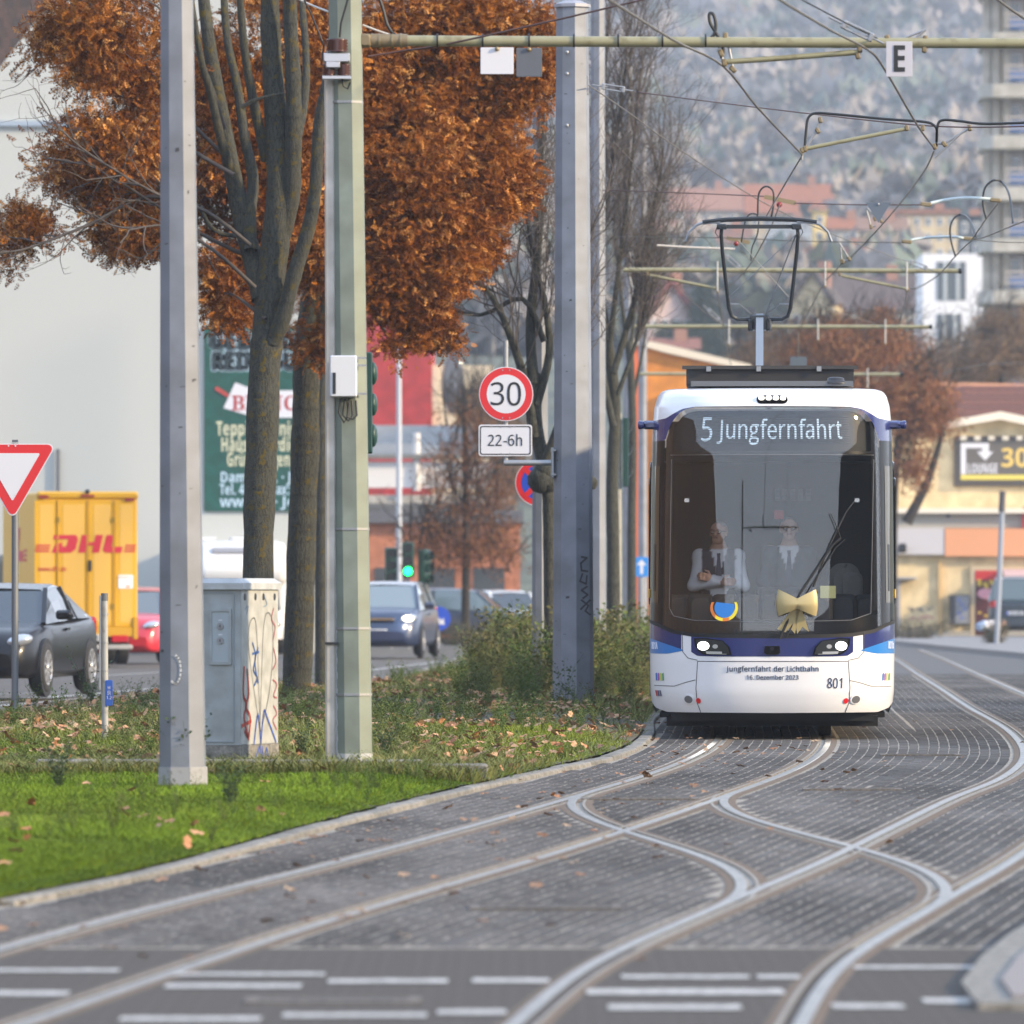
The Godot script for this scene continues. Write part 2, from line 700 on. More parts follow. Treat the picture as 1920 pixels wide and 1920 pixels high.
	for q in [Vector2(1.78, 32.6), Vector2(1.80, 34.2), Vector2(2.0, 36.4), Vector2(2.25, 38.6), Vector2(2.6, 41.2), Vector2(3.6, 43.5), Vector2(8, 45.0), Vector2(8, 32.6)]:
		poly.append(q)
	ap.prism(poly, -0.05, 0.03, Transform3D(Basis(Vector3.RIGHT, Vector3(0, 0.005, -1).normalized(), Vector3(0, 1, 0.005).normalized()), Vector3(0, ground(0), 0)))
	struct("apron", ap, M.concrete)
	var ap2 := MB.new()
	poly = PackedVector2Array()
	for q in [Vector2(1.93, 32.9), Vector2(1.96, 34.2), Vector2(2.15, 36.2), Vector2(2.4, 38.3), Vector2(2.75, 40.7), Vector2(3.7, 42.7), Vector2(7.9, 44.2), Vector2(7.9, 32.9)]:
		poly.append(q)
	ap2.prism(poly, 0.0, 0.045, Transform3D(Basis(Vector3.RIGHT, Vector3(0, 0.005, -1).normalized(), Vector3(0, 1, 0.005).normalized()), Vector3(0, ground(0), 0)))
	struct("apron_top", ap2, mat(lin(0.30, 0.27, 0.26), 0.9, 0, "fine", 2.0))
	var pv := MB.new()
	poly = PackedVector2Array()
	for q in [Vector2(12.0, 168), Vector2(11.3, 176), Vector2(11.2, 190), Vector2(10.8, 215), Vector2(10.6, 240), Vector2(12, 262), Vector2(40, 262), Vector2(40, 160), Vector2(16, 160)]:
		poly.append(q)
	pv.prism(poly, -0.1, 0.11, Transform3D(Basis(Vector3.RIGHT, Vector3(0, 0, -1), Vector3.UP), Vector3.ZERO))
	struct("raised_pavement", pv, mat(lin(0.24, 0.235, 0.24), 0.85, 0, "cloud", 0.6))

func rail(which: String, side: int, d0: float, d1: float) -> void:
	var root := Node3D.new()
	root.name = numbered("rail")
	root.set_meta("kind", "structure")
	add_child(root)
	var head := MB.new()
	var lip := MB.new()
	var groove := MB.new()
	var band := MB.new()
	var rr := [[], [], [], [], []]
	var d := d0
	while d <= d1:
		var f := func(q): return lx(q) if which == "L" else rx(q) if which == "R" else cross_x(q)
		var x: float = f.call(d)
		var t := Vector3(f.call(d + 0.2) - f.call(d - 0.2), ground(d + 0.2) - ground(d - 0.2), -0.4).normalized()
		var nx := Vector3(-t.z, 0, t.x).normalized() * -1.0
		if nx.x < 0:
			nx = -nx
		var h := 0.004 if which != "C" else 0.0035
		var c := Vector3(x, ground(d) + h, -d) + nx * (0.5 + 0.03) * side
		var inn := -nx * side   # towards the middle of the track
		rr[0].append(PackedVector3Array([c - inn * 0.034 + Vector3(0, -0.02, 0), c - inn * 0.031 + Vector3(0, 0.004, 0), c - inn * 0.024 + Vector3(0, 0.0065, 0), c + inn * 0.022 + Vector3(0, 0.0065, 0), c + inn * 0.030 + Vector3(0, 0.003, 0), c + inn * 0.032 + Vector3(0, -0.04, 0)]))
		rr[1].append(PackedVector3Array([c + inn * 0.031 + Vector3(0, -0.022, 0), c + inn * 0.074 + Vector3(0, -0.022, 0)]))
		rr[2].append(PackedVector3Array([c + inn * 0.073 + Vector3(0, -0.03, 0), c + inn * 0.075 + Vector3(0, 0.003, 0), c + inn * 0.094 + Vector3(0, 0.003, 0), c + inn * 0.096 + Vector3(0, -0.01, 0)]))
		rr[3].append(PackedVector3Array([c - inn * 0.085 + Vector3(0, -0.003, 0), c - inn * 0.033 + Vector3(0, 0.001, 0)]))
		rr[4].append(PackedVector3Array([c + inn * 0.095 + Vector3(0, 0.001, 0), c + inn * 0.150 + Vector3(0, -0.003, 0)]))
		d += 0.4 if d < 90 else 1.5
	if side < 0 or true:
		for k in 5:
			if rr[k].size() and side > 0:   # keep the faces turned up
				for q in rr[k].size():
					var a: PackedVector3Array = rr[k][q]
					a.reverse()
					rr[k][q] = a
	for k in 5:
		for q in rr[k].size():
			var a: PackedVector3Array = rr[k][q]
			rr[k][q] = a
	head.loft(rr[0], false, false)
	groove.loft(rr[1], false, false)
	lip.loft(rr[2], false, false)
	band.loft(rr[3], false, false)
	band.loft(rr[4], false, false)
	put("rail_head", head, M.steel, root)
	put("groove", groove, M.groove, root)
	put("guard_lip", lip, M.lip, root)
	put("mortar_band", band, mat(lin(0.22, 0.15, 0.095), 0.9, 0, "strong", 1.5), root)

func setts() -> void:
	var b := MB.new()   # one sett: bevelled slab of unit size with its top at y = 0
	var t := [Vector3(-0.44, 0, 0.46), Vector3(0.44, 0, 0.46), Vector3(0.44, 0, -0.46), Vector3(-0.44, 0, -0.46)]
	var o := [Vector3(-0.5, -0.005, 0.5), Vector3(0.5, -0.005, 0.5), Vector3(0.5, -0.005, -0.5), Vector3(-0.5, -0.005, -0.5)]
	b.quad(t[0], t[1], t[2], t[3])
	for k in 4:
		b.quad(o[k], o[(k + 1) % 4], t[(k + 1) % 4], t[k])
	var m := tintmat(0.8)
	m.metallic_specular = 0.2
	m.albedo_texture = noise_tex("fine")
	m.uv1_triplanar = true
	m.uv1_world_triplanar = true
	m.uv1_scale = Vector3.ONE * 4.0
	var patchy := FastNoiseLite.new()
	patchy.seed = 12
	patchy.frequency = 0.35
	var xs := []
	var cols := []
	for kk in range(-64, 64):
		var ref := posmod(kk, 2)
		var k := kk >> 1
		var d := 37.9 + rng.randf() * 0.1
		while d < 150.0:
			var len := rng.randf_range(0.095, 0.135)
			var dm := d + len / 2
			d += len + 0.009
			var u := (k + 0.5) * 0.092
			var L := lx(dm)
			var R := rx(dm)
			var x := (R if ref else L) + u
			var mid := (L + R) / 2
			if ref == 0 and x > mid + 0.03 or ref == 1 and x < mid - 0.03:
				continue
			if x < kx(dm) + 0.10 or x > R + 2.15:
				continue
			var near_rail := false
			for q in [L - 0.53, L + 0.53, R - 0.53, R + 0.53]:
				if absf(x - q) < 0.115:
					near_rail = true
			if dm < 61.5 and dm > 42:
				var cx := cross_x(dm)
				if absf(x - cx - 0.53) < 0.12 or absf(x - cx + 0.53) < 0.12:
					near_rail = true
			if near_rail:
				continue
			var slope := (lx(dm + 0.3) - L) / 0.3 if ref == 0 else (rx(dm + 0.3) - R) / 0.3
			var z := Vector3(slope, ground(dm + 0.3) / 0.3 - ground(dm) / 0.3, -1).normalized()
			var bs := Basis(Vector3.UP.cross(-z).normalized(), Vector3.UP, -z)
			bs = bs.rotated(Vector3.UP, rng.randf_range(-0.03, 0.03)) * Basis(Vector3.FORWARD, rng.randf_range(-0.012, 0.012))
			xs.append(Transform3D(bs.scaled_local(Vector3(0.0825 + rng.randf_range(-0.007, 0.004), 1, len)), Vector3(x + rng.randf_range(-0.006, 0.006), ground(dm) + rng.randf_range(-0.0012, 0.0012), -dm)))
			var v := rng.randf_range(0.085, 0.14) * (0.95 + 0.75 * patchy.get_noise_2d(x * 1.6, dm * 0.4))
			var w := rng.randf_range(0.02, 0.11)
			cols.append(Color(v * (1 + w), v, v * (1 - w * 0.6)))
	multi("paving_setts", b.mesh(), m, xs, cols)

func markings() -> void:
	var root := Node3D.new()
	root.name = "crossing_marking"
	root.set_meta("kind", "structure")
	add_child(root)
	# dashes: left, right, picture height of the middle, thickness along the street
	for q in [[-20, 225, 1821, 0.22], [-60, 130, 1864, 0.28], [325, 610, 1828, 0.20], [310, 565, 1850, 0.26], [615, 840, 1841, 0.26], [885, 1030, 1840, 0.28], [225, 490, 1912, 0.24], [530, 800, 1905, 0.24], [820, 950, 1899, 0.26], [1165, 1405, 1833, 0.24], [1420, 1500, 1833, 0.26], [1100, 1470, 1861, 0.34], [1140, 1390, 1890, 0.28], [1600, 1830, 1815, 0.22], [1560, 1695, 1888, 0.28], [1730, 1990, 1878, 0.30]]:
		var s: float = (q[2] - 1034) / 1.754
		var d := FP / s
		var x0: float = (q[0] - 960) / s
		var x1: float = (q[1] - 960) / s
		var w: float = q[3] * 1.3
		var b := MB.new()
		var ring := []
		var n := 9
		for k in n:   # worn outline
			var x := lerpf(x0, x1, k / (n - 1.0))
			ring.append(PackedVector3Array([Vector3(x, ground(d) + 0.006, -d + w / 2 + rng.randf_range(-0.02, 0.02)), Vector3(x, ground(d) + 0.006, -d - w / 2 + rng.randf_range(-0.02, 0.02))]))
		b.loft(ring, false, false)
		put("dash", b, M.white_line, root)
	var lane := Node3D.new()
	lane.name = "lane_marking"
	lane.set_meta("kind", "structure")
	add_child(lane)
	for q in [[-40, 1345, 215, 1336], [-40, 1325, 175, 1306], [-40, 1312, 110, 1303], [-40, 1318, 300, 1288], [175, 1320, 470, 1290], [150, 1268, 300, 1259], [640, 1262, 860, 1235], [-40, 1300, 120, 1297]]:
		var s0: float = (q[1] - 1114) / 1.4
		var s1: float = (q[3] - 1114) / 1.4
		var a := Vector3((q[0] - 960) / s0, -0.012, -FP / s0)
		var e := Vector3((q[2] - 960) / s1, -0.012, -FP / s1)
		var z := (e - a).normalized()
		var x := Vector3(z.z, 0, -z.x) * 0.07
		var b := MB.new()
		b.quad(a - x, a + x, e + x, e - x)
		put("line", b, M.white_line, lane)

func hills() -> void:
	var tab := [Vector2(380, -0.1), Vector2(450, 2.0), Vector2(571, 14.0), Vector2(640, 21.0), Vector2(727, 25.5), Vector2(889, 32.5), Vector2(1143, 51.0), Vector2(1333, 65.0), Vector2(1800, 125.0), Vector2(2400, 225.0), Vector2(3000, 290.0)]
	var noise := FastNoiseLite.new()
	noise.seed = 3
	noise.frequency = 0.004
	var b := MB.new()
	var rings := []
	for k in 60:
		var d := 380.0 * pow(3000.0 / 380.0, k / 59.0)
		var ring := PackedVector3Array()
		for j in 41:
			var x := (j - 20) / 20.0 * (120.0 + d * 0.35)
			ring.append(Vector3(x, spline(tab, d) + noise.get_noise_2d(x, d) * d * 0.012, -d))
		rings.append(ring)
	b.loft(rings, false, true)
	struct("hillside", b, mat(lin(0.15, 0.165, 0.10), 0.95, 0, "strong", 0.01))
	# woods: bare grey-brown and dark evergreen, too far off to tell apart
	var leaf := MB.new()
	var r2 := RandomNumberGenerator.new()
	r2.seed = 5
	for k in 26:
		var p := Vector3(r2.randfn(), r2.randfn() * 1.2 + 1.4, r2.randfn()) * 0.32
		var a := Vector3(r2.randfn(), r2.randfn(), r2.randfn()).normalized() * 0.30
		var c := a.cross(Vector3(r2.randfn(), r2.randfn(), r2.randfn())).normalized() * 0.26
		leaf.tri(p - a, p + c, p + a)
		leaf.tri(p - c * 0.8, p + a * 0.7, p + c)
	leaf.tube([Vector3(0, -0.4, 0), Vector3(0, 0.6, 0)], 0.05, 0.03, 4, false)
	var xs := []
	var cols := []
	var f2 := FastNoiseLite.new()
	f2.seed = 9
	f2.frequency = 0.006
	for k in 26000:
		var d := 640.0 * pow(2800.0 / 640.0, r2.randf())
		var x := r2.randf_range(-0.075, 0.085) * d
		var q := f2.get_noise_2d(x * 1.5, d * 0.7)
		if d < 1000 and (q < 0.12 or r2.randf() < 0.6) or d < 1350 and q < 0.0 and r2.randf() < 0.8:
			continue
		if d < 1600 and q < -0.2 and r2.randf() < 0.5:
			continue
		var y := spline(tab, d) + noise.get_noise_2d(x, d) * d * 0.012
		var h := r2.randf_range(5, 9) if d < 1350 else r2.randf_range(6, 12)
		xs.append(Transform3D(Basis(Vector3.UP, r2.randf() * TAU).scaled(Vector3(h * 0.75, h * 0.75, h * 0.75)), Vector3(x, y + h * 0.2, -d)))
		var ev := r2.randf() < 0.28 + q * 0.6
		var v := r2.randf_range(0.85, 1.2)
		cols.append(Color(0.10, 0.125, 0.10) * v if ev else Color(0.21, 0.185, 0.165) * v)
	var m := tintmat(0.95)
	multi("hill_woods", leaf.mesh(), m, xs, cols)

func blade_tuft(n: int, h: float, w: float, spread: float, sd: int, bend := 0.35) -> ArrayMesh:
	var r := RandomNumberGenerator.new()
	r.seed = sd
	var b := MB.new()
	for k in n:
		var a := r.randf() * TAU
		var base := Vector3(cos(a), 0, sin(a)) * spread * r.randf()
		var out := Vector3(cos(a + r.randf_range(-0.8, 0.8)), 0, sin(a + r.randf_range(-0.8, 0.8)))
		var hh := h * r.randf_range(0.55, 1.1)
		var side := Vector3(-out.z, 0, out.x).rotated(Vector3.UP, r.randf_range(-0.7, 0.7)) * w
		var mid := base + Vector3.UP * hh * 0.6 + out * hh * bend * 0.35
		var tip := base + Vector3.UP * hh * r.randf_range(0.85, 1.0) + out * hh * bend * r.randf_range(0.7, 1.5)
		b.quad(base - side, base + side, mid + side * 0.8, mid - side * 0.8)
		b.tri(mid - side * 0.8, mid + side * 0.8, tip)
	return b.mesh()

func weed_mesh(sd: int, stems: int, h: float, leaf: float) -> ArrayMesh:
	var r := RandomNumberGenerator.new()
	r.seed = sd
	var b := MB.new()
	for k in stems:
		var a := r.randf() * TAU
		var out := Vector3(cos(a), 0, sin(a))
		var hh := h * r.randf_range(0.55, 1.0)
		var pts := []
		for j in 5:
			var t := j / 4.0
			pts.append(out * (0.02 + t * t * hh * r.randf_range(0.25, 0.5)) + Vector3.UP * hh * t + Vector3(r.randf_range(-1, 1), 0, r.randf_range(-1, 1)) * 0.02)
		b.tube(pts, 0.004, 0.002, 3, false)
		for j in int(10 + 10 * hh):
			var t := r.randf_range(0.15, 1.0)
			var i := int(t * 3.99)
			var p: Vector3 = pts[i].lerp(pts[i + 1], t * 4 - i)
			var ang := r.randf() * TAU
			var dir := Vector3(cos(ang), r.randf_range(0.0, 0.9), sin(ang)).normalized()
			p += dir * r.randf() * 0.05
			var l := leaf * r.randf_range(0.6, 1.3)
			var side := dir.cross(Vector3(r.randfn(), r.randfn(), r.randfn())).normalized() * l * 0.32
			var q := p + dir * l * 0.5 + Vector3.UP * 0.004
			b.quad(p, q + side, p + dir * l, q - side)
	return b.mesh()

func leaf_fallen() -> ArrayMesh:
	var b := MB.new()
	var o := [Vector3(-0.5, 0.06, 0), Vector3(-0.18, 0.0, 0.28), Vector3(0.05, 0.10, 0.20), Vector3(0.25, 0.02, 0.30), Vector3(0.5, 0.16, 0.0), Vector3(0.22, 0.05, -0.30), Vector3(0.02, 0.12, -0.2), Vector3(-0.2, 0.02, -0.27)]
	for k in 8:
		b.tri(Vector3(0, 0.02, 0), o[k], o[(k + 1) % 8])
	return b.mesh()

func vegetation() -> void:
	var gm := tintmat(0.7)
	gm.metallic_specular = 0.15
	gm.backlight_enabled = true
	gm.backlight = Color(0.35, 0.38, 0.2)
	var lm := tintmat(0.75)
	var n1 := FastNoiseLite.new()
	n1.seed = 21
	n1.frequency = 0.55
	var n2 := FastNoiseLite.new()
	n2.seed = 33
	n2.frequency = 0.16
	# short lawn in the near corner, longer rough grass behind
	for variant in 3:
		var xs := []
		var cols := []
		for k in 20000:
			var d := 42.2 + 36.0 * pow(rng.randf(), 1.2)
			var xl := maxf(spline(RE, d), -0.0665 * d)
			var x := rng.randf_range(xl, kx(d) - 0.07)
			var edge := kx(d) - x
			var q := n1.get_noise_2d(x, d * 0.5)
			var far := smoothstep(58.0, 84.0, d + q * 9)
			if rng.randf() < far * 0.72:
				continue
			var h := rng.randf_range(0.65, 1.25) * (0.75 + 0.5 * q) * (0.55 if edge < 0.25 else 1.0) * lerpf(0.85, 1.0, far)
			xs.append(Transform3D(Basis(Vector3.UP, rng.randf() * TAU).scaled(Vector3(1, h, 1)), Vector3(x, island(x, d) - 0.012, -d)))
			var v := rng.randf_range(0.6, 1.3) * (1.0 + 0.5 * q) * (1.0 + 0.3 * n2.get_noise_2d(x * 3, d))
			var dry := clampf(rng.randf() * 0.5 + 0.35 * far + 0.4 * n2.get_noise_2d(x, d * 0.4), 0, 1)
			cols.append(Color(0.135, 0.225, 0.018).lerp(Color(0.19, 0.185, 0.045), dry * 0.8) * v)
		multi("lawn_grass", blade_tuft(9, 0.085, 0.0035, 0.07, 50 + variant), gm, xs, cols)
	for variant in 2:
		var xs := []
		var cols := []
		for k in 9000:
			var d := 63.0 + 75.0 * pow(rng.randf(), 1.5)
			var xl := maxf(spline(RE, d), -0.0665 * d)
			var x := rng.randf_range(xl, kx(d) - 0.05)
			var q := n2.get_noise_2d(x, d * 0.5)
			var h := rng.randf_range(0.3, 0.85) * (0.9 + 0.9 * q)
			if q < -0.15 and rng.randf() < 0.6:
				continue
			xs.append(Transform3D(Basis(Vector3.UP, rng.randf() * TAU).scaled(Vector3(1.3, h, 1.3)), Vector3(x, island(x, d) - 0.015, -d)))
			var v := rng.randf_range(0.6, 1.3)
			cols.append(Color(0.14, 0.18, 0.045).lerp(Color(0.27, 0.21, 0.10), rng.randf() * 0.7) * v)
		multi("rough_grass", blade_tuft(8, 0.17, 0.0035, 0.08, 60 + variant, 0.6), gm, xs, cols)
	# tall weeds; thickest round the pole in the middle and along the tram side
	for variant in 3:
		var xs := []
		var cols := []
		for k in 2600:
			var d := 66.0 + 80.0 * pow(rng.randf(), 1.3) if k % 4 else rng.randf_range(49, 68)
			var xl := maxf(spline(RE, d), -0.0665 * d)
			var x := rng.randf_range(xl, kx(d) - 0.1)
			var thick := smoothstep(90.0, 108.0, d) * smoothstep(-1.0, -0.2, x)
			var q := n2.get_noise_2d(x + 40, d * 0.4)
			if rng.randf() > (0.06 if k % 4 else 0.05) + thick * 0.38 + maxf(0, q) * 0.3:
				continue
			var h := rng.randf_range(0.14, 0.38) + thick * pow(rng.randf(), 1.8) * 0.95
			if kx(d) - x < 0.5 or d < 67:
				h *= 0.6
			xs.append(Transform3D(Basis(Vector3.UP, rng.randf() * TAU).scaled(Vector3(h, h, h)), Vector3(x, island(x, d) - 0.01, -d)))
			var v := rng.randf_range(0.6, 1.25)
			cols.append(Color(0.085, 0.135, 0.035).lerp(Color(0.17, 0.13, 0.07), rng.randf() * (0.35 + 0.5 * thick)) * v)
		multi("weeds", weed_mesh(80 + variant, 12, 1.0, 0.055), gm, xs, cols)
	# fallen leaves
	var xs := []
	var cols := []
	for k in 13000:
		var d := 44.0 + 90.0 * pow(rng.randf(), 1.25)
		var x := rng.randf_range(maxf(spline(RE, d) - 0.2, -0.0665 * d), kx(d) - 0.02)
		var q := n1.get_noise_2d(x * 0.7, d * 0.3)
		var far := smoothstep(62, 68, d)
		if rng.randf() > (0.015 + 0.55 * far) * (0.65 + q):
			continue
		var sz := rng.randf_range(0.06, 0.12)
		xs.append(Transform3D(Basis(Vector3(rng.randfn(), 0, rng.randfn()).normalized(), rng.randf_range(-0.9, 0.9)).rotated(Vector3.UP, rng.randf() * TAU).scaled(Vector3(sz, sz, sz)), Vector3(x, island(x, d) + rng.randf_range(0.03, 0.09), -d)))
		var v := rng.randf_range(0.5, 1.3)
		cols.append(Color(0.36, 0.14, 0.05).lerp(Color(0.40, 0.27, 0.16), rng.randf()) * v)
	for k in 260:   # strays on the paving
		var d := 36.0 + 60.0 * rng.randf()
		var x := kx(d) + absf(rng.randfn()) * 1.4 + 0.05
		var sz := rng.randf_range(0.06, 0.10)
		xs.append(Transform3D(Basis(Vector3(rng.randfn(), 0, rng.randfn()).normalized(), rng.randf_range(-0.4, 0.4)).rotated(Vector3.UP, rng.randf() * TAU).scaled(Vector3(sz, sz, sz)), Vector3(x, ground(d) + 0.012, -d)))
		cols.append(Color(0.27, 0.12, 0.05).lerp(Color(0.32, 0.23, 0.15), rng.randf()) * rng.randf_range(0.6, 1.2))
	multi("fallen_leaves", leaf_fallen(), lm, xs, cols)
	# single plants one can tell apart
	M.weed_leaf = mat(lin(0.055, 0.095, 0.03), 0.7, 0, "fine", 3.0)
	M.weed_leaf.backlight_enabled = true
	M.weed_leaf.backlight = Color(0.3, 0.35, 0.2)
	var spots := [
		[345, 1500, 268, 0.46, "leafy green weed growing against the foot of the front grey pole", 1],
		[430, 1530, 290, 0.30, "low dark green weed in the grass right of the front grey pole", 2],
		[110, 1530, 272, 0.34, "dark feathery weed in the lawn at the left edge of the picture", 3],
		[722, 1460, 240, 0.34, "bushy weed beside the white painted foot of the green pole", 4],
		[568, 1455, 238, 0.30, "low bushy weed between the graffiti cabinet and the green pole", 5],
		[1060, 1350, 172, 0.55, "tall thin weed standing in front of the grey pole with the speed sign", 6],
		[170, 1345, 172, 0.62, "thin straggling weed beside the yield sign post at the road edge", 7],
		[360, 1335, 160, 0.45, "dry brown weed at the top of the leaf covered bank", 8]]
	for q in spots:
		var at := pt(q[0], q[1], q[2])
		at.y = island(at.x, -at.z) - 0.01
		var o := put("weed_plant", weed_mesh(90 + q[5], 22 if q[5] < 6 else 7, 1.0, 0.06), M.weed_leaf)
		o.position = at
		o.scale = Vector3.ONE * q[3] * 1.15
		tag(o, q[4], "weed", "single weeds on the planted strip")
	# dark shrubs behind the pole with the signs
	for q in [[935, 1245, 132, 0.8, 0.6, "dark bristly shrub left of the pole with the speed limit sign"], [1005, 1240, 140, 0.9, 0.55, "brownish shrub at the foot of the post with the no stopping sign"], [1165, 1245, 140, 0.8, 0.6, "green shrub close beside the left side of the tram"]]:
		var at := pt(q[0], q[1], q[2])
		at.y = island(at.x, -at.z)
		var t := thing("shrub", q[5], "shrub", at, 0, "shrubs on the planted strip")
		shrub(t, q[3], q[4], int(q[0]))

func shrub(t: Node3D, h: float, w: float, sd: int) -> void:
	var r := RandomNumberGenerator.new()
	r.seed = sd
	var st := MB.new()
	var lf := MB.new()
	lf.tinted = true
	for k in 90:
		var a := r.randf() * TAU
		var tip := Vector3(cos(a) * w * sqrt(r.randf()), h * r.randf_range(0.5, 1.0), sin(a) * w * sqrt(r.randf()))
		var pts := [Vector3(tip.x * 0.2, 0, tip.z * 0.2), tip * 0.5 + Vector3(0, 0.1, 0), tip]
		st.tube(pts, 0.007, 0.002, 3, false)
		for j in 26:
			var p: Vector3 = pts[0].lerp(tip, r.randf_range(0.2, 1.0)) + Vector3(r.randfn(), r.randfn(), r.randfn()) * 0.06
			var dir := Vector3(r.randfn(), absf(r.randfn()), r.randfn()).normalized() * r.randf_range(0.03, 0.07)
			var s := dir.cross(Vector3(r.randfn(), r.randfn(), r.randfn())).normalized() * 0.013
			var v := r.randf_range(0.6, 1.3)
			lf.col = Color(0.06, 0.075, 0.03).lerp(Color(0.15, 0.10, 0.06), r.randf()) * v
			lf.quad(p, p + dir * 0.5 + s, p + dir, p + dir * 0.5 - s)
	put("stems", st, M.bark_dark, t)
	put("foliage", lf, tintmat(0.8), t).set_meta("kind", "stuff")

# ---------------------------------------------------------------- trees
func leaf_spray(sd: int, n: int, reach: float, size: float) -> ArrayMesh:
	var r := RandomNumberGenerator.new()
	r.seed = sd
	var b := MB.new()
	b.tinted = true
	for k in n:
		var p := Vector3(r.randfn(), r.randfn() * 0.8, r.randfn()) * reach * 0.5
		var dir := (p * 1.5 + Vector3(r.randfn(), r.randfn() - 0.7, r.randfn()) * reach * 0.6).normalized()
		var s := dir.cross(Vector3(r.randfn(), r.randfn(), r.randfn())).normalized()
		var up := s.cross(dir).normalized()
		var l := size * r.randf_range(0.7, 1.25)
		var w := l * r.randf_range(0.26, 0.36)
		var v := r.randf_range(0.75, 1.2)
		b.col = Color(v, v * r.randf_range(0.9, 1.05), v * r.randf_range(0.8, 1.1))
		var curl := up * l * r.randf_range(0.05, 0.28)
		# lobed outline folded along the midrib
		for side in [-1.0, 1.0]:
			var o := [p]
			for q in [[0.16, 0.30], [0.30, 1.0], [0.42, 0.45], [0.58, 1.05], [0.70, 0.45], [0.84, 0.62], [1.0, 0.0]]:
				o.append(p + dir * l * q[0] + s * w * q[1] * side + curl * q[1])
			for i in 6:
				b.tri(p + dir * l * (0.1 + 0.14 * i) - curl * 0.2, o[i + 1], o[i + 2])
			b.tri(o[0], o[1], o[2])
	return b.mesh()

# grows twigs from a limb; collects tips
func grow(b: MB, p: Vector3, dir: Vector3, l: float, r: float, lvl: int, up: float, tips: Array, wild := 0.35, kids := 3, sides := 4) -> void:
	var pts := [p]
	var q := p
	var d := dir
	var n := 4 if lvl > 0 else 3
	for k in n:
		d = (d + Vector3(rng.randfn(), rng.randfn(), rng.randfn()) * wild * 0.35 + Vector3.UP * up * 0.25).normalized()
		q += d * l / n
		pts.append(q)
	b.tube(pts, r, r * 0.55, sides if lvl > 1 else 3, false)
	if lvl == 0:
		tips.append(q)
		return
	for k in kids:
		var t := rng.randf_range(0.3, 1.0) if k else 1.0
		var i := mini(int(t * n), n - 1)
		var a: Vector3 = pts[i].lerp(pts[i + 1], t * n - i)
		var nd := (d + Vector3(rng.randfn(), rng.randfn(), rng.randfn()) * wild * 1.6).normalized()
		grow(b, a, nd, l * rng.randf_range(0.5, 0.8), r * (0.5 + 0.12 * rng.randf()), lvl - 1, up, tips, wild, kids, sides)

func limb(b: MB, pts: Array, s: float, w0: float, w1: float, dz0 := 0.0, dz1 := 0.0, sides := 10) -> Array:   # picture points -> curved limb; widths in picture pixels
	var o := []
	for k in pts.size():
		var t := float(k) / (pts.size() - 1)
		var p: Vector3 = pt(pts[k][0], pts[k][1], s)
		p.z += lerpf(dz0, dz1, t)
		o.append(p)
	# Catmull-Rom refinement
	var f := []
	var rr := []
	for k in o.size() - 1:
		for j in 4:
			var t := j / 4.0
			var a: Vector3 = o[maxi(k - 1, 0)]
			var e: Vector3 = o[mini(k + 2, o.size() - 1)]
			f.append(o[k].cubic_interpolate(o[k + 1], a, e, t))
			rr.append(lerpf(w0, w1, (k + t) / (o.size() - 1)) / s / 2)
	f.append(o[o.size() - 1])
	rr.append(w1 / s / 2)
	for k in f.size():
		rr[k] *= rng.randf_range(0.95, 1.06)
	b.tube_r(f, rr, sides, false)
	return f

func bark(lichen: bool) -> StandardMaterial3D:
	var im := Image.create(512, 512, false, Image.FORMAT_RGB8)
	var layers := []
	for q in [[0.05, 5, 96], [0.012, 4, 512], [0.16, 2, 512]]:   # ridges drawn out upwards, lichen blotches, grain
		var f := FastNoiseLite.new()
		f.seed = 70 + layers.size()
		f.frequency = q[0]
		f.fractal_octaves = q[1]
		var g := f.get_seamless_image(512, q[2])
		g.resize(512, 512, Image.INTERPOLATE_CUBIC)
		layers.append(g)
	for y in 512:
		for x in 512:
			var ridge: float = absf(layers[0].get_pixel(x, y).r - 0.5) * 2.0
			var fine: float = layers[2].get_pixel(x, y).r - 0.5
			var base := Color(0.17, 0.165, 0.15).lerp(Color(0.37, 0.365, 0.335), clampf(ridge * 3.2 + fine * 0.9, 0, 1))
			if fine > 0.08:
				base = base.lerp(Color(0.52, 0.53, 0.49), clampf((fine - 0.08) * 3.5, 0, 0.7))
			if lichen:
				var l: float = layers[1].get_pixel(x, y).r + fine * 0.16
				if l > 0.71:
					base = base.lerp(Color(0.52, 0.43, 0.07), clampf((l - 0.71) * 18, 0, 0.85))
			im.set_pixel(x, y, base)
	var m := StandardMaterial3D.new()
	var t := ImageTexture.create_from_image(im)
	m.albedo_texture = t
	m.albedo_color = Color(0.70, 0.71, 0.69)
	m.roughness = 0.95
	m.uv1_triplanar = true
	m.uv1_world_triplanar = true
	m.uv1_scale = Vector3.ONE * 0.95
	m.heightmap_enabled = true
	m.heightmap_texture = t
	m.heightmap_scale = 2.0
	return m

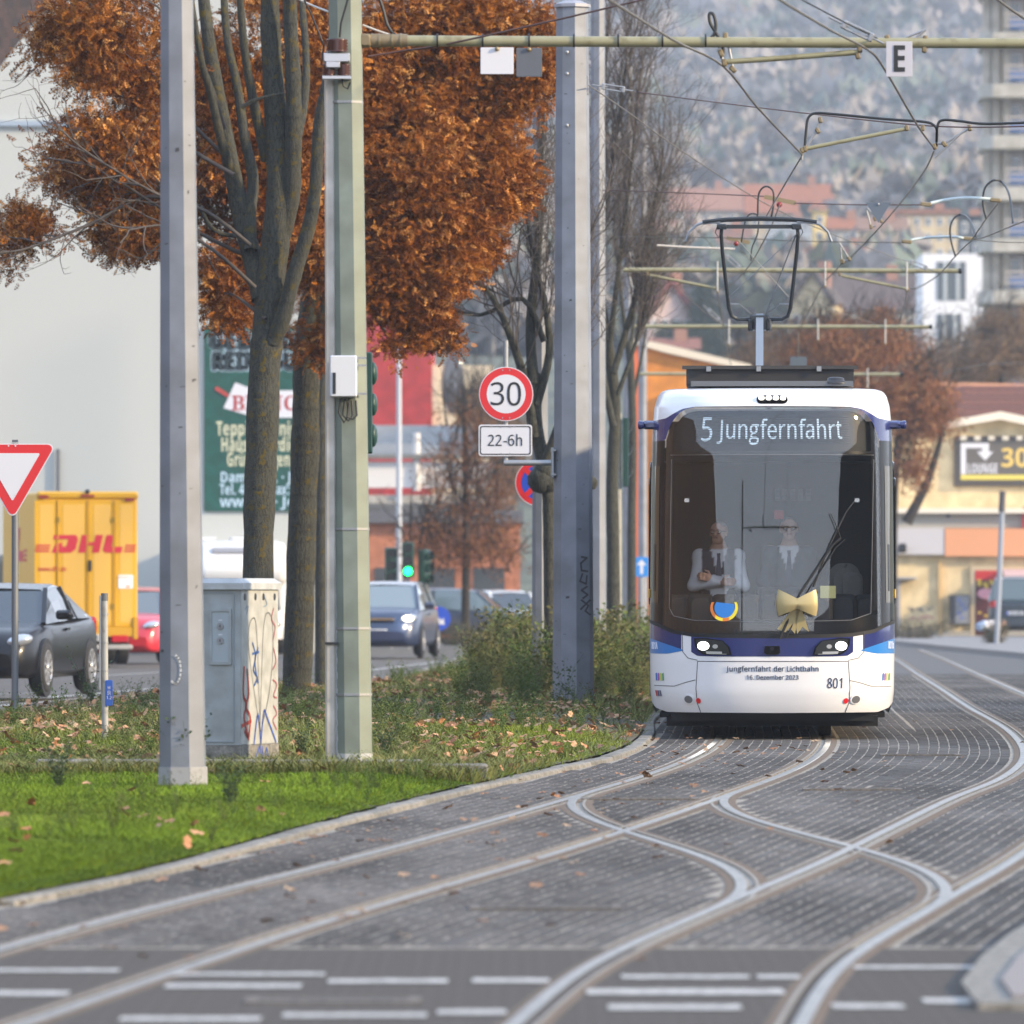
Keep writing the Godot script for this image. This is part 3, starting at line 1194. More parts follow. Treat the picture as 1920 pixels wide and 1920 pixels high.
# crown of withered leaves: sprays through lobes [x, y, radius in picture pixels, depth shift in metres]
func crown(t: Node3D, lobes: Array, s: float, count: int, sd: int, palette: Array, size: float, gap := -0.1, reach := 0.17) -> void:
	var r := RandomNumberGenerator.new()
	r.seed = sd
	var m := tintmat(0.9)
	m.metallic_specular = 0.15
	m.backlight_enabled = true
	m.backlight = Color(0.32, 0.22, 0.14)
	var total := 0.0
	for q in lobes:
		total += q[2] * q[2]
	var nz := FastNoiseLite.new()
	nz.seed = sd
	nz.frequency = 0.95
	for variant in 3:
		var xs := []
		var cols := []
		for q in lobes:
			var n := int(count * q[2] * q[2] / total / 3.0)
			var cen := pt(q[0], q[1], s) - t.position
			cen.z += q[3]
			for k in n:
				var dir := Vector3(r.randfn(), r.randfn(), r.randfn()).normalized()
				var p: Vector3 = cen + dir * (q[2] / s) * pow(r.randf(), 0.45) * (0.96 + 0.4 * nz.get_noise_3dv((cen + dir * 2.0) * 0.7))
				if nz.get_noise_3dv(p) < gap:
					continue
				xs.append(Transform3D(Basis(Vector3(r.randfn(), r.randfn(), r.randfn()).normalized(), r.randf() * 1.2).rotated(Vector3.UP, r.randf() * TAU).scaled(Vector3.ONE * r.randf_range(0.75, 1.2)), p))
				var c: Color = palette[0].lerp(palette[1], r.randf())
				if r.randf() < 0.18:
					c = palette[2]
				cols.append(c * r.randf_range(0.7, 1.25))
		var o := multi("leaves" if variant == 0 else "leaves_%03d" % variant, leaf_spray(sd * 10 + variant, 8, reach, size), m, xs, cols, t)
		o.set_meta("kind", "stuff")

func trees() -> void:
	M.bark = bark(true)
	M.bark_plain = bark(false)
	M.twig = mat(lin(0.075, 0.062, 0.055), 0.9)
	M.twig_grey = mat(lin(0.095, 0.08, 0.072), 0.9)
	var rusty := [Color(0.36, 0.125, 0.020), Color(0.13, 0.042, 0.010), Color(0.60, 0.28, 0.085)]
	# front oak: pale trunk with many upright limbs
	var s := 165.0
	var base := pt(486, 1345, s)
	var t := thing("oak_tree", "front oak with yellow lichened trunk, upright limbs and rusty leaves beside the grey pole", "tree", base)
	var w := MB.new()
	limb(w, [[486, 1352], [484, 1200], [485, 1000], [490, 850], [496, 700], [503, 610], [512, 520]], s, 60, 62)
	limb(w, [[494, 560], [478, 500], [455, 420], [430, 300], [405, 170], [385, 50], [370, -90]], s, 46, 20, 0, -0.7)
	limb(w, [[505, 545], [518, 440], [524, 330], [516, 200], [508, 60], [505, -90]], s, 60, 34, 0, 0.2)
	limb(w, [[518, 470], [545, 380], [550, 300], [552, 180], [546, 40], [545, -80]], s, 38, 26, 0, 0.5)
	limb(w, [[512, 640], [530, 600], [552, 520], [580, 430], [594, 350], [600, 240], [622, 120], [640, -60]], s, 34, 16, 0.1, 0.8)
	limb(w, [[470, 470], [468, 400], [472, 330], [455, 250], [440, 150], [420, 60], [410, -80]], s, 26, 14, 0, -1.2)
	limb(w, [[432, 320], [415, 260], [398, 180], [380, 110], [360, -30]], s, 20, 10, 0, 1.2)
	limb(w, [[500, 300], [478, 200], [460, 90], [450, -60]], s, 22, 12, 0, 0.8)
	limb(w, [[525, 360], [560, 240], [572, 120], [560, -30]], s, 20, 12, 0, -0.9)
	limb(w, [[450, 442], [420, 440], [395, 425], [376, 390]], s, 10, 7, 0, 0.4, 6)
	limb(w, [[455, 205], [485, 190], [535, 180]], s, 9, 6, 0.4, 0.5, 6)
	for q in w.v.size():
		w.v[q] -= base
	put("trunk", w, M.bark, t)
	var tw := MB.new()
	var tips := []
	for q in [[[440, 330], [330, 260], [200, 130], [110, 90]], [[430, 300], [330, 200], [250, 90], [170, 10]], [[470, 460], [390, 400], [300, 370], [180, 300], [120, 250]], [[465, 480], [380, 440], [300, 390], [220, 340], [160, 310]], [[380, 390], [280, 370], [170, 425], [60, 470], [10, 480]], [[480, 540], [400, 470], [320, 430], [250, 440]], [[500, 600], [450, 560], [420, 540]], [[420, 240], [380, 120], [300, 20]]]:
		var f := limb(tw, q, s, 9, 3, rng.randf_range(-0.3, 0.3), rng.randf_range(-1.5, 1.5), 5)
		for k in range(5, f.size(), 1):
			grow(tw, f[k], ((f[k] - f[k - 1]).normalized() + Vector3(rng.randfn(), rng.randfn(), rng.randfn()) * 0.6).normalized(), 0.55, 0.010, 2, 0.2, tips, 0.4, 2)
	for q in tw.v.size():
		tw.v[q] -= base
	put("branches", tw, M.twig, t)
	crown(t, [[205, 85, 145, 0.0], [120, 110, 85, 0.0], [170, 305, 85, -0.4], [110, 300, 60, 0], [220, 250, 105, 0.2], [320, 330, 100, -1.8], [330, 120, 140, -1.9], [225, 420, 70, 0], [280, 455, 55, 0.2], [425, 505, 75, -1.4], [425, 580, 42, -1.0], [45, 432, 52, 0], [95, 452, 48, 0.2], [25, 480, 44, 0], [165, 425, 24, 0], [440, 250, 150, -1.8], [560, 300, 130, -2.0], [500, 80, 170, -2.0], [590, 480, 75, -1.4], [470, 420, 100, -1.8]], s, 15000, 31, rusty, 0.105, 0.0, 0.16)
	# second oak, darker trunk behind, dense crown to the right
	s = 154.0
	base = pt(556, 1332, s)
	t = thing("oak_tree", "second oak with darker straight trunk and dense rusty crown behind the green pole", "tree", base)
	w = MB.new()
	limb(w, [[554, 1338], [560, 1200], [566, 1000], [572, 850], [574, 740], [576, 650], [590, 560], [620, 430]], s, 58, 50)
	limb(w, [[578, 640], [640, 520], [720, 380], [790, 230], [830, 80], [840, -60]], s, 36, 14, 0, 0.6)
	limb(w, [[600, 540], [620, 380], [650, 200], [660, 20], [660, -80]], s, 34, 16, 0, -0.5)
	limb(w, [[580, 650], [680, 580], [790, 470], [880, 380], [960, 230]], s, 22, 7, 0, 0.9, 7)
	limb(w, [[640, 520], [760, 480], [860, 490], [930, 470]], s, 15, 6, 0.1, 0.8, 6)
	limb(w, [[720, 380], [820, 300], [900, 190], [960, 60]], s, 16, 6, 0.3, 1.2, 6)
	limb(w, [[690, 570], [720, 620], [745, 660]], s, 9, 5, 0.8, 1.1, 5)
	for q in w.v.size():
		w.v[q] -= base
	put("trunk", w, M.bark, t)
	tw = MB.new()
	for k in 60:
		var p := pt(rng.randf_range(640, 980), rng.randf_range(20, 560), s) - base + Vector3(0, 0, rng.randf_range(-0.8, 1.6))
		grow(tw, p, Vector3(rng.randf_range(-0.3, 0.9), rng.randf_range(0.2, 1.0), rng.randf_range(-0.2, 0.5)).normalized(), 0.7, 0.012, 2, 0.3, tips, 0.35, 2)
	put("branches", tw, M.twig, t)
	crown(t, [[770, 120, 160, 0], [900, 90, 125, 0], [985, 60, 60, 0.2], [985, 170, 62, 0.2], [930, 260, 85, 0], [780, 320, 170, 0.4], [870, 385, 82, 0.3], [800, 480, 105, 0.5], [730, 540, 80, 0.6], [790, 600, 55, 0.5], [740, 650, 40, 0.6], [815, 640, 42, 0.4], [905, 465, 36, 0], [950, 350, 48, 0], [1000, 120, 50, 0.2], [930, 330, 70, 0.2], [640, 200, 110, -1.0], [660, 450, 90, -0.8], [600, 620, 60, -0.8]], 158.0, 18000, 47, rusty, 0.105, -0.06, 0.15)
	# slim third trunk
	s = 132.0
	base = pt(603, 1298, s)
	t = thing("oak_tree", "slim third oak trunk half hidden by the white conduit of the green pole", "tree", base)
	w = MB.new()
	limb(w, [[603, 1300], [602, 1100], [603, 900], [606, 700], [625, 540], [650, 380], [660, 200]], s, 26, 16)
	limb(w, [[612, 640], [580, 500], [560, 380]], s, 16, 8)
	for q in w.v.size():
		w.v[q] -= base
	put("trunk", w, M.bark, t)
	crown(t, [[640, 420, 130, 0], [560, 520, 90, 0], [700, 280, 130, 0]], s, 2200, 53, rusty, 0.13)

	# bare trees in the row
	bare_tree("bare street tree with a burl and mossy crooked limbs behind the speed sign", 1012, 1316, 150, [
		[[[1031, 1322], [1030, 1100], [1029, 960], [1024, 890], [1005, 800], [1000, 700]], 20, 28], [[[1003, 820], [985, 720], [960, 640], [925, 560], [880, 520]], 22, 6], [[[1006, 760], [1030, 660], [1020, 560], [1000, 480], [985, 380]], 18, 5],
		[[[1000, 720], [995, 600], [1010, 450], [1015, 300], [1020, 150]], 22, 7], [[[1020, 640], [980, 560], [900, 590], [820, 570]], 12, 5], [[[1016, 880], [1060, 760], [1090, 600], [1095, 420]], 20, 8]], 120, 0.55, true)
	bare_tree("bare tree with steep fanning twigs right of the grey pole with the signs", 1150, 1262, 128, [
		[[[1150, 1265], [1150, 1050], [1148, 900], [1154, 760], [1140, 640]], 26, 20], [[[1150, 800], [1120, 640], [1112, 460], [1125, 280], [1140, 60]], 14, 4], [[[1142, 660], [1160, 500], [1180, 340], [1195, 190]], 12, 3],
		[[[1150, 700], [1185, 580], [1215, 440], [1240, 320]], 14, 4], [[[1140, 640], [1125, 480], [1150, 300], [1175, 110]], 14, 4], [[[1158, 740], [1190, 650], [1215, 560]], 10, 4]], 190, 0.5, false)
	bare_tree("further bare tree of the row, seen through the twigs beside the tram roof", 1185, 1228, 100, [
		[[[1185, 1232], [1184, 1000], [1186, 800], [1180, 640]], 18, 14], [[[1182, 700], [1165, 560], [1150, 420]], 10, 4], [[[1182, 660], [1195, 520], [1205, 400]], 10, 4], [[[1184, 760], [1205, 660], [1215, 590]], 8, 3]], 90, 0.55, false)

func bare_tree(label: String, x: float, y: float, s: float, limbs: Array, n: int, wild: float, burl: bool) -> void:
	var base := pt(x, y, s)
	var t := thing("bare_tree", label, "tree", base, 0, "")
	var w := MB.new()
	var tw := MB.new()
	var tips := []
	for q in limbs:
		var f := limb(w, q[0], s, q[1], q[2], 0, rng.randf_range(-0.6, 0.6), 8)
		var first: bool = q == limbs[0]
		for k in n / 5 if not first else 0:
			var i := rng.randi_range(4, f.size() - 1)
			var dir: Vector3 = ((f[i] - f[i - 1]).normalized() + Vector3(rng.randf_range(-0.5, 0.6), 0.25, rng.randfn() * 0.4)).normalized()
			grow(tw, f[i], dir, rng.randf_range(0.55, 1.1), 0.011, 3, 0.45, tips, wild * 0.7, 3, 4)
	if burl:
		for q in [[1014, 900, 26], [1030, 905, 20], [1022, 885, 22]]:
			var p := pt(q[0], q[1], s)
			w.ball(p, Vector3.ONE * q[2] / s, 10)
		w.ball(pt(1108, 905, s) + Vector3(0, 0, -0.3), Vector3.ONE * 14.0 / s, 10)
	for q in w.v.size():
		w.v[q] -= base
	for q in tw.v.size():
		tw.v[q] -= base
	put("trunk", w, M.bark_plain, t)
	put("twigs", tw, M.twig_grey, t).set_meta("kind", "stuff")

# ---------------------------------------------------------------- background trees
func far_trees() -> void:
	var tan_ := [Color(0.22, 0.10, 0.045), Color(0.17, 0.085, 0.045), Color(0.27, 0.14, 0.07)]
	var pale := [Color(0.24, 0.16, 0.105), Color(0.18, 0.125, 0.085), Color(0.28, 0.20, 0.13)]
	# slender brown tree left of the speed sign
	far_tree("slender half bare brown tree behind the traffic lights, left of the speed sign", 872, 1200, 70, [[[872, 1205], [874, 1000], [872, 840], [868, 720]]], 18, [[872, 800, 60], [850, 900, 80], [910, 920, 75], [860, 1020, 90], [930, 1030, 70], [800, 1010, 60]], 1200, 0.13, tan_, 60)
	far_tree("rusty leaved tree behind the tram roof at the right, in front of the yellow shop", 1672, 1195, 64, [[[1672, 1198], [1674, 1000], [1680, 860], [1690, 760]], [[1682, 850], [1710, 760], [1740, 690]], [[1700, 980], [1740, 900], [1770, 800]]], 22, [[1640, 690, 70], [1700, 740, 75], [1590, 700, 60], [1740, 760, 55], [1690, 660, 55], [1720, 820, 50], [1765, 800, 35], [1560, 650, 45], [1710, 880, 40]], 2200, 0.16, [Color(0.34, 0.15, 0.07), Color(0.25, 0.11, 0.055), Color(0.42, 0.23, 0.12)], 60)
	far_tree("rusty tree crown behind the third beam and the tram roof", 1560, 1190, 58, [[[1560, 1195], [1560, 900], [1565, 700]]], 20, [[1530, 650, 60], [1600, 640, 60], [1650, 630, 50], [1500, 670, 40], [1570, 700, 60]], 2200, 0.18, tan_, 20)
	far_tree("pale bare tree at the right below the tower", 1880, 1190, 48, [[[1880, 1192], [1880, 900], [1876, 700]]], 20, [[1880, 660, 75], [1830, 670, 60], [1930, 640, 70], [1870, 620, 45]], 2400, 0.16, pale, 50)
	far_tree("pale bushy tree right of the white block", 1790, 1190, 46, [[[1790, 1192], [1790, 900], [1790, 720]]], 18, [[1780, 690, 65], [1730, 680, 55], [1830, 710, 55]], 2000, 0.16, pale, 40)
	far_tree("bare brown tree on the right half of the street behind the orange market", 1440, 1190, 50, [[[1440, 1192], [1440, 900], [1444, 680]]], 18, [[1440, 660, 60], [1400, 680, 45], [1490, 690, 45]], 1400, 0.16, pale, 40)
	far_tree("dark evergreen tree left of the pantograph mast", 1322, 720, 28, [[[1322, 724], [1322, 600]]], 12, [[1322, 575, 30], [1318, 620, 40], [1330, 660, 45], [1326, 540, 18]], 1200, 0.35, [Color(0.035, 0.06, 0.035), Color(0.025, 0.045, 0.028), Color(0.05, 0.075, 0.04)], 0)
	far_tree("dark evergreen shrub beside the pink half timbered house", 1270, 720, 29, [[[1270, 724], [1268, 640]]], 10, [[1265, 640, 40], [1300, 650, 35]], 700, 0.35, [Color(0.035, 0.055, 0.03), Color(0.03, 0.045, 0.03), Color(0.05, 0.07, 0.04)], 0)
	far_tree("bare grey brown tree at the far left of the junction behind the red block", 930, 1190, 56, [[[930, 1192], [932, 900], [930, 760]]], 16, [[940, 820, 60], [900, 760, 45], [960, 900, 50]], 900, 0.16, pale, 50)

func far_tree(label: String, x: float, y: float, s: float, limbs: Array, w: float, lobes: Array, n: int, size: float, pal: Array, twigs: int) -> void:
	var base := pt(x, y, s)
	var t := thing("background_tree", label, "tree", base)
	var b := MB.new()
	for q in limbs:
		limb(b, q, s, w, w * 0.4, 0, 0, 7)
	var tips := []
	for k in twigs:
		var q = lobes[k % lobes.size()]
		var p := pt(q[0] + rng.randf_range(-0.6, 0.6) * q[2], q[1] + rng.randf_range(-0.2, 0.7) * q[2], s)
		grow(b, p, Vector3(rng.randf_range(-0.7, 0.7), 1, rng.randf_range(-0.5, 0.5)).normalized(), 1.1, 0.03, 2, 0.4, tips, 0.5, 3)
	for i in b.v.size():
		b.v[i] -= base
	put("trunk", b, M.bark_dark, t)
	var l2 := []
	for q in lobes:
		l2.append([q[0], q[1], q[2], 0.0])
	crown(t, l2, s, int(n * 1.4), int(x), pal, size * 0.85, -0.05, 0.3)

# ---------------------------------------------------------------- poles, signs, cabinet
func octagon(w: float, turn := 0.0) -> PackedVector3Array:
	var o := PackedVector3Array()
	for k in 8:
		var a := -(TAU * (k + 0.5) / 8 + turn)
		o.append(Vector3(cos(a), 0, sin(a)) * w / 2 / cos(PI / 8))
	return o
func oct_mast(b: MB, base: Vector3, top: Vector3, w0: float, w1: float, turn := 0.0) -> void:
	var r0 := octagon(w0, turn)
	var r1 := octagon(w1, turn)
	for k in 8:
		r0[k] += base
		r1[k] += top
	b.loft([r0, r1], true, false, true)

func street_furniture() -> void:
	# front grey mast
	var s := 268.0
	var base := pt(343, 1508, s)
	base.y = ground(-base.z) - 0.02
	var t := thing("catenary_mast", "front grey octagonal steel mast at the left, in front of the graffiti cabinet", "mast", base, 0, "overhead line masts")
	var b := MB.new()
	var top := pt(331, -120, s) - base
	oct_mast(b, Vector3(0, 0.0, 0), top, 0.318, 0.212, -0.07)
	put("shaft", b, M.mast_grey, t)
	b = MB.new()
	oct_mast(b, Vector3(0, -0.05, 0), Vector3(0, 0.27, 0), 0.335, 0.330, -0.07)
	put("foot_collar", b, mat(lin(0.34, 0.34, 0.345), 0.85, 0, "grime", 1.6), t)
	scuffs(t, top, 0.318, 0.212, -0.07, 26, 5)
	b = MB.new()
	var arc := PackedVector2Array()
	for k in 12:
		arc.append(Vector2(cos(-2.2 + k * 0.33) * 0.04, sin(-2.2 + k * 0.33) * 0.10))
	b.stroke(arc, 0.012, Transform3D(Basis.IDENTITY, (pt(330, 1255, s) - base) + Vector3(0, 0, 0.145)), 0.012)
	put("chalk_mark", b, mat(lin(0.55, 0.56, 0.58), 0.9), t)

	cabinet()

	# green mast with conduit
	s = 247.0
	base = pt(664, 1468, s)
	base.y = ground(-base.z) - 0.02
	t = thing("catenary_mast", "pale green octagonal mast with a white painted foot and a conduit along its left side", "mast", base, 0, "overhead line masts")
	top = pt(646, -90, s) - base
	b = MB.new()
	oct_mast(b, Vector3.ZERO, top, 0.275, 0.243, -0.05)
	put("shaft", b, M.mast_green, t)
	b = MB.new()
	oct_mast(b, Vector3(0, -0.05, 0), Vector3(-0.002, 0.245, 0), 0.283, 0.281, -0.05)
	put("painted_foot", b, mat(lin(0.50, 0.50, 0.53), 0.8, 0, "grime", 1.8), t)
	b = MB.new()
	for q in [[620, 1468, 620, 720], [620, 720, 618, 148]]:
		var p0 := pt(q[0], q[1], s) - base
		var p1 := pt(q[2], q[3], s) - base
		var rings := []
		for k in 2:
			var c: Vector3 = [p0, p1][k]
			var ring := PackedVector3Array()
			for u in MB.rrect(0.078, 0.06, 0.018, 3):
				ring.append(c + Vector3(u.x, 0, -u.y + 0.06))
			rings.append(ring)
		b.loft(rings, true, true, true)
	put("conduit", b, mat(lin(0.58, 0.54, 0.49), 0.4, 0.1, "cloud", 0.5), t)
	b = MB.new()
	b.box((pt(632, 800, s) - base) + Vector3(0, 0, 0.02), Vector3(0.018, 5.3, 0.10))
	for k in 44:
		b.box((pt(632, 165 + k * 29, s) - base) + Vector3(0.006, 0, 0.07), Vector3(0.012, 0.05, 0.012))
	put("conduit_rail", b, M.galv, t)
	for y in [192, 992, 1178, 1302]:
		b = MB.new()
		var c := pt(632 + 34 - (1468 - y) * 0.0125, y, s) - base
		c.z = 0
		var w := lerpf(0.279, 0.247, (1468.0 - y) / 1558.0)
		oct_mast(b, c - Vector3(0.008, 0.009, 0), c + Vector3(-0.008, 0.009, 0), w + 0.008, w + 0.008, -0.05)
		put("clamp_band", b, M.galv, t)
	b = MB.new()
	b.box((pt(622, 1206, s) - base) + Vector3(0, 0, 0.095), Vector3(0.10, 0.018, 0.02))
	put("cable_tie", b, M.black, t)
	b = MB.new()
	b.rbox((pt(645, 707, s) - base) + Vector3(0, 0, 0.20), Vector3(0.205, 0.315, 0.14), 0.012)
	put("control_box", b, mat(lin(0.58, 0.59, 0.62), 0.45), t)
	b = MB.new()
	b.box((pt(628, 720, s) - base) + Vector3(0, 0, 0.272), Vector3(0.024, 0.16, 0.008))
	put("display_slot", b, M.black, t)
	b = MB.new()
	for y in [672, 686, 739]:
		b.bar((pt(650, y, s) - base) + Vector3(0, 0, 0.14), (pt(688, y, s) - base) + Vector3(0.0, 0, 0.14), 0.012, 0.016)
	put("box_bracket", b, M.galv, t)
	for k in 3:
		b = MB.new()
		var x := 640 + k * 8
		b.tube([(pt(x, 748, s) - base) + Vector3(0, 0, 0.2), (pt(x - 4, 775 + k * 4, s) - base) + Vector3(0, 0, 0.21), (pt(x + 6, 793 - k * 3, s) - base) + Vector3(0, 0, 0.2), (pt(x + 14, 780, s) - base) + Vector3(0, 0, 0.19), (pt(x + 12, 752, s) - base) + Vector3(0, 0, 0.17)], 0.008, 0.008, 6)
		put("cable", b, M.black, t)
	# seen from behind: a signal head and its hoods on the far side
	var sg := thing("traffic_signal", "dark green signal housing seen edge on behind the green mast", "traffic light", pt(693, 850, s * 0.985))
	b = MB.new()
	b.rbox(Vector3(-0.005, 0.39, -0.10), Vector3(0.05, 0.78, 0.28), 0.012)
	put("housing", b, M.signal_green, sg)
	for k in 3:
		b = MB.new()
		b.ball(Vector3(0.025, 0.62 - k * 0.24, -0.18), Vector3(0.035, 0.09, 0.09), 12)
		put("hood", b, M.signal_green, sg)
	# surge arrester near the top
	var ar := thing("surge_arrester", "surge arrester with brown ribbed insulators clamped to the green mast", "insulator", pt(633, 150, s) + Vector3(0, 0, 0.2))
	var brown := mat(lin(0.055, 0.016, 0.012), 0.25)
	var prof := []
	for k in 5:
		prof.append(Vector2(0.085, 0.20 + k * 0.022))
		prof.append(Vector2(0.072, 0.21 + k * 0.022))
	b = MB.new()
	b.lathe(prof, 18, Transform3D.IDENTITY)
	put("insulator", b, brown, ar)
	for x in [-0.06, 0.05]:
		prof = []
		for k in 5:
			prof.append(Vector2(0.058, 0.02 + k * 0.020))
			prof.append(Vector2(0.040, 0.03 + k * 0.020))
		b = MB.new()
		b.lathe(prof, 16, Transform3D(Basis.IDENTITY, Vector3(x, 0, 0)))
		put("insulator", b, brown, ar)
	b = MB.new()
	b.rbox(Vector3(-0.002, 0.155, 0), Vector3(0.20, 0.07, 0.14), 0.01)
	b.rbox(Vector3(-0.03, 0.10, 0.05), Vector3(0.11, 0.05, 0.06), 0.01)
	b.box(Vector3(-0.002, 0.005, 0), Vector3(0.215, 0.022, 0.14))
	put("metal_frame", b, mat(lin(0.5, 0.5, 0.52), 0.35, 0.6), ar)
	b = MB.new()
	b.tube([Vector3(-0.12, 0.1, 0), Vector3(-0.10, 0.25, 0), Vector3(-0.2, 0.5, -0.05), Vector3(-0.33, 0.75, -0.1)], 0.008, 0.008, 6)
	b.tube([Vector3(0.02, 0.31, 0), Vector3(0.03, 0.42, 0), Vector3(0.07, 0.56, 0), Vector3(0.12, 0.75, 0)], 0.009, 0.009, 6)
	b.tube([Vector3(0.04, 0, 0), Vector3(0.05, -0.06, 0), Vector3(0.08, -0.08, 0), Vector3(0.10, -0.03, 0)], 0.008, 0.008, 6)
	put("cable", b, M.black, ar)

	# grey mast with the speed sign
	s = 168.6
	base = pt(1075, 1352, s)
	base.y = ground(-base.z) - 0.02
	t = thing("catenary_mast", "grey octagonal mast with a black graffiti tag, carrying the speed limit sign beside the tram", "mast", base, 0, "overhead line masts")
	top = pt(1073, 14, s) - base
	b = MB.new()
	oct_mast(b, Vector3.ZERO, top, 0.435, 0.335, -0.24)
	put("shaft", b, M.mast_grey, t)
	b = MB.new()
	oct_mast(b, top, top + Vector3(0, 0.035, 0), 0.385, 0.385, -0.24)
	oct_mast(b, top + Vector3(0, 0.035, 0), top + Vector3(0, 0.075, 0), 0.36, 0.18, -0.24)
	put("cap", b, mat(lin(0.30, 0.30, 0.33), 0.5, 0.2), t)
	scuffs(t, top, 0.435, 0.335, -0.24, 34, 9)
	for y in [100, 140, 237]:
		b = MB.new()
		b.ball((pt(1063, y, s) - base) + Vector3(0, 0, 0.185), Vector3(0.022, 0.022, 0.016), 8)
		put("bolt", b, M.galv, t)
	b = MB.new()
	b.rbox((pt(1100, 160, s) - base) + Vector3(0, 0, 0), Vector3(0.05, 0.22, 0.12), 0.012)
	b.rbox((pt(1098, 205, s) - base) + Vector3(0, 0, 0), Vector3(0.02, 0.5, 0.10), 0.008)
	put("anchor_plate", b, M.galv, t)
	b = MB.new()
	var face := Transform3D(Basis(Vector3.UP, 0.55), Vector3(0.104, (pt(1092, 1100, s) - base).y, 0.176))
	for st in [[[-0.02, 0.33], [0.05, 0.32], [-0.03, 0.26], [-0.02, 0.18], [0.06, 0.17]], [[-0.01, 0.14], [-0.04, 0.06], [0.04, 0.03], [0.05, 0.12]], [[0.05, 0.0], [-0.02, -0.04], [0.06, -0.09], [0.0, -0.13]], [[-0.02, -0.15], [0.07, -0.21], [0.03, -0.27], [0.09, -0.31]], [[0.09, -0.15], [-0.03, -0.25]]]:
		var pl := PackedVector2Array()
		for q in st:
			pl.append(Vector2(q[0], q[1]))
		b.stroke(pl, 0.022, face, 0.006)
	put("graffiti_tag", b, mat(lin(0.06, 0.06, 0.065), 0.7), t)
	# bracket and speed sign
	var br := thing("sign_bracket", "galvanised bracket arm on the grey mast holding the speed limit sign", "bracket", pt(1036, 868, s) + Vector3(0, 0, 0.06))
	b = MB.new()
	b.tube([Vector3(0, 0, 0), Vector3(-0.54, 0, 0)], 0.032, 0.032, 12)
	put("arm", b, M.galv, br)
	b = MB.new()
	b.rbox(Vector3(0.0, 0.0, 0), Vector3(0.035, 0.34, 0.09), 0.01)
	b.box(Vector3(0.01, -0.13, 0.0), Vector3(0.06, 0.02, 0.11))
	b.box(Vector3(0.01, 0.14, 0.0), Vector3(0.06, 0.02, 0.11))
	put("mounting_plate", b, M.galv, br)
	b = MB.new()
	b.tube([Vector3(-0.52, -0.02, -0.035), Vector3(-0.52, 1.36, -0.035)], 0.03, 0.03, 10)
	put("sign_post", b, M.galv, br)
	round_sign("speed_limit_sign", "round red and white speed limit sign reading 30", pt(949, 739, s) + Vector3(0, 0, 0.07), 0.302, "30")
	plate("time_plate", "white rectangular plate reading 22-6h below the speed limit sign", pt(947.5, 826, s) + Vector3(0, 0, 0.07), 0.595, 0.35, "22-6h", 0.125, 0.38)
	# mast and post behind it with the no stopping sign
	s = 148.0
	mast_plain("grey concrete mast with scrawled tag at the left behind the bare tree trunk", 1013, 1255, s, 30, 24, 40, M.mast_grey)
	var ns := thing("no_stopping_sign", "round blue no stopping sign with red rim, half hidden by the tree burl", "sign", pt(1010, 905, 146.0))
	b = MB.new()
	disc(b, 0.302, 0.0, 0.004)
	put("rim", b, M.sign_white, ns)
	b = MB.new()
	disc(b, 0.292, 0.004, 0.006)
	put("red_ring", b, M.sign_red, ns)
	b = MB.new()
	disc(b, 0.222, 0.006, 0.008)
	put("blue_field", b, M.sign_blue, ns)
	b = MB.new()
	for a in [PI / 4, -PI / 4]:
		b.box(Vector3(0, 0, 0.009), Vector3(0.50, 0.066, 0.003), Basis(Vector3.BACK, a))
	put("red_cross", b, M.sign_red, ns)
	b = MB.new()
	for y in [-0.27, 0.27]:
		for x in [-0.035, 0.035]:
			disc(b, 0.010, 0.007, 0.011, Vector3(x, y, 0), 8)
	put("rivets", b, M.galv, ns)
	# further masts of the row
	s = 132.0
	mast_plain("grey mast close behind and right of the mast with the speed sign", 1121, 1258, s, 30, 24, -150, M.mast_grey)
	mast_plain("light grey mast further back in the row, right of the green signal back", 1178, 1216, 96, 20, 15, 120, M.mast_grey)
	mast_plain("pale mast farthest back beside the blue arrow sign", 1205, 1200, 80, 17, 13, 200, M.mast_grey)
	s = 118.0
	base = pt(1159, 1240, s)
	base.y = 0
	t = thing("signal_post", "weathered olive signal post with a dark green signal head seen from the side", "post", base)
	b = MB.new()
	var tp_ := pt(1160, 775, s) - base
	b.tube([Vector3.ZERO, Vector3(0.0, tp_.y, 0)], 0.058, 0.055, 12)
	put("post", b, mat(lin(0.30, 0.29, 0.25), 0.7, 0, "grime", 1.0), t)
	b = MB.new()
	b.rbox((pt(1173, 848, s) - base) + Vector3(0, 0, -0.05), Vector3(0.09, 1.10, 0.30), 0.015)
	put("signal_housing", b, M.signal_green, t)
	for k in 3:
		b = MB.new()
		b.lathe([Vector2(0.10, 0), Vector2(0.11, 0.16)], 14, Transform3D(Basis(Vector3.RIGHT, PI / 2), (pt(1173, 800 + k * 42, s) - base) + Vector3(0.0, 0, -0.2)), false)
		put("signal_hood", b, M.signal_green, t)
	s = 124.0
	for q in [["sign_board", "small grey back of a square sign above another in the row of masts", 1144, 922, 0.15, 0.42], ["sign_board", "lower grey back of a square sign in the row of masts", 1144, 970, 0.15, 0.36]]:
		b = MB.new()
		b.rbox(Vector3.ZERO, Vector3(q[4], q[5], 0.02), 0.02)
		var o := put(q[0], b, M.sign_back)
		o.position = pt(q[2], q[3], s)
		tag(o, q[1], "sign", "backs of signs")
	# blue arrow sign
	s = 84.0
	t = thing("arrow_sign", "blue square sign with a white arrow pointing up beside the tram", "sign", pt(1203, 1063, s))
	b = MB.new()
	b.rbox(Vector3.ZERO, Vector3(0.31, 0.44, 0.012), 0.03)
	put("blue_board", b, mat(lin(0.015, 0.22, 0.62), 0.4), t)
	b = MB.new()
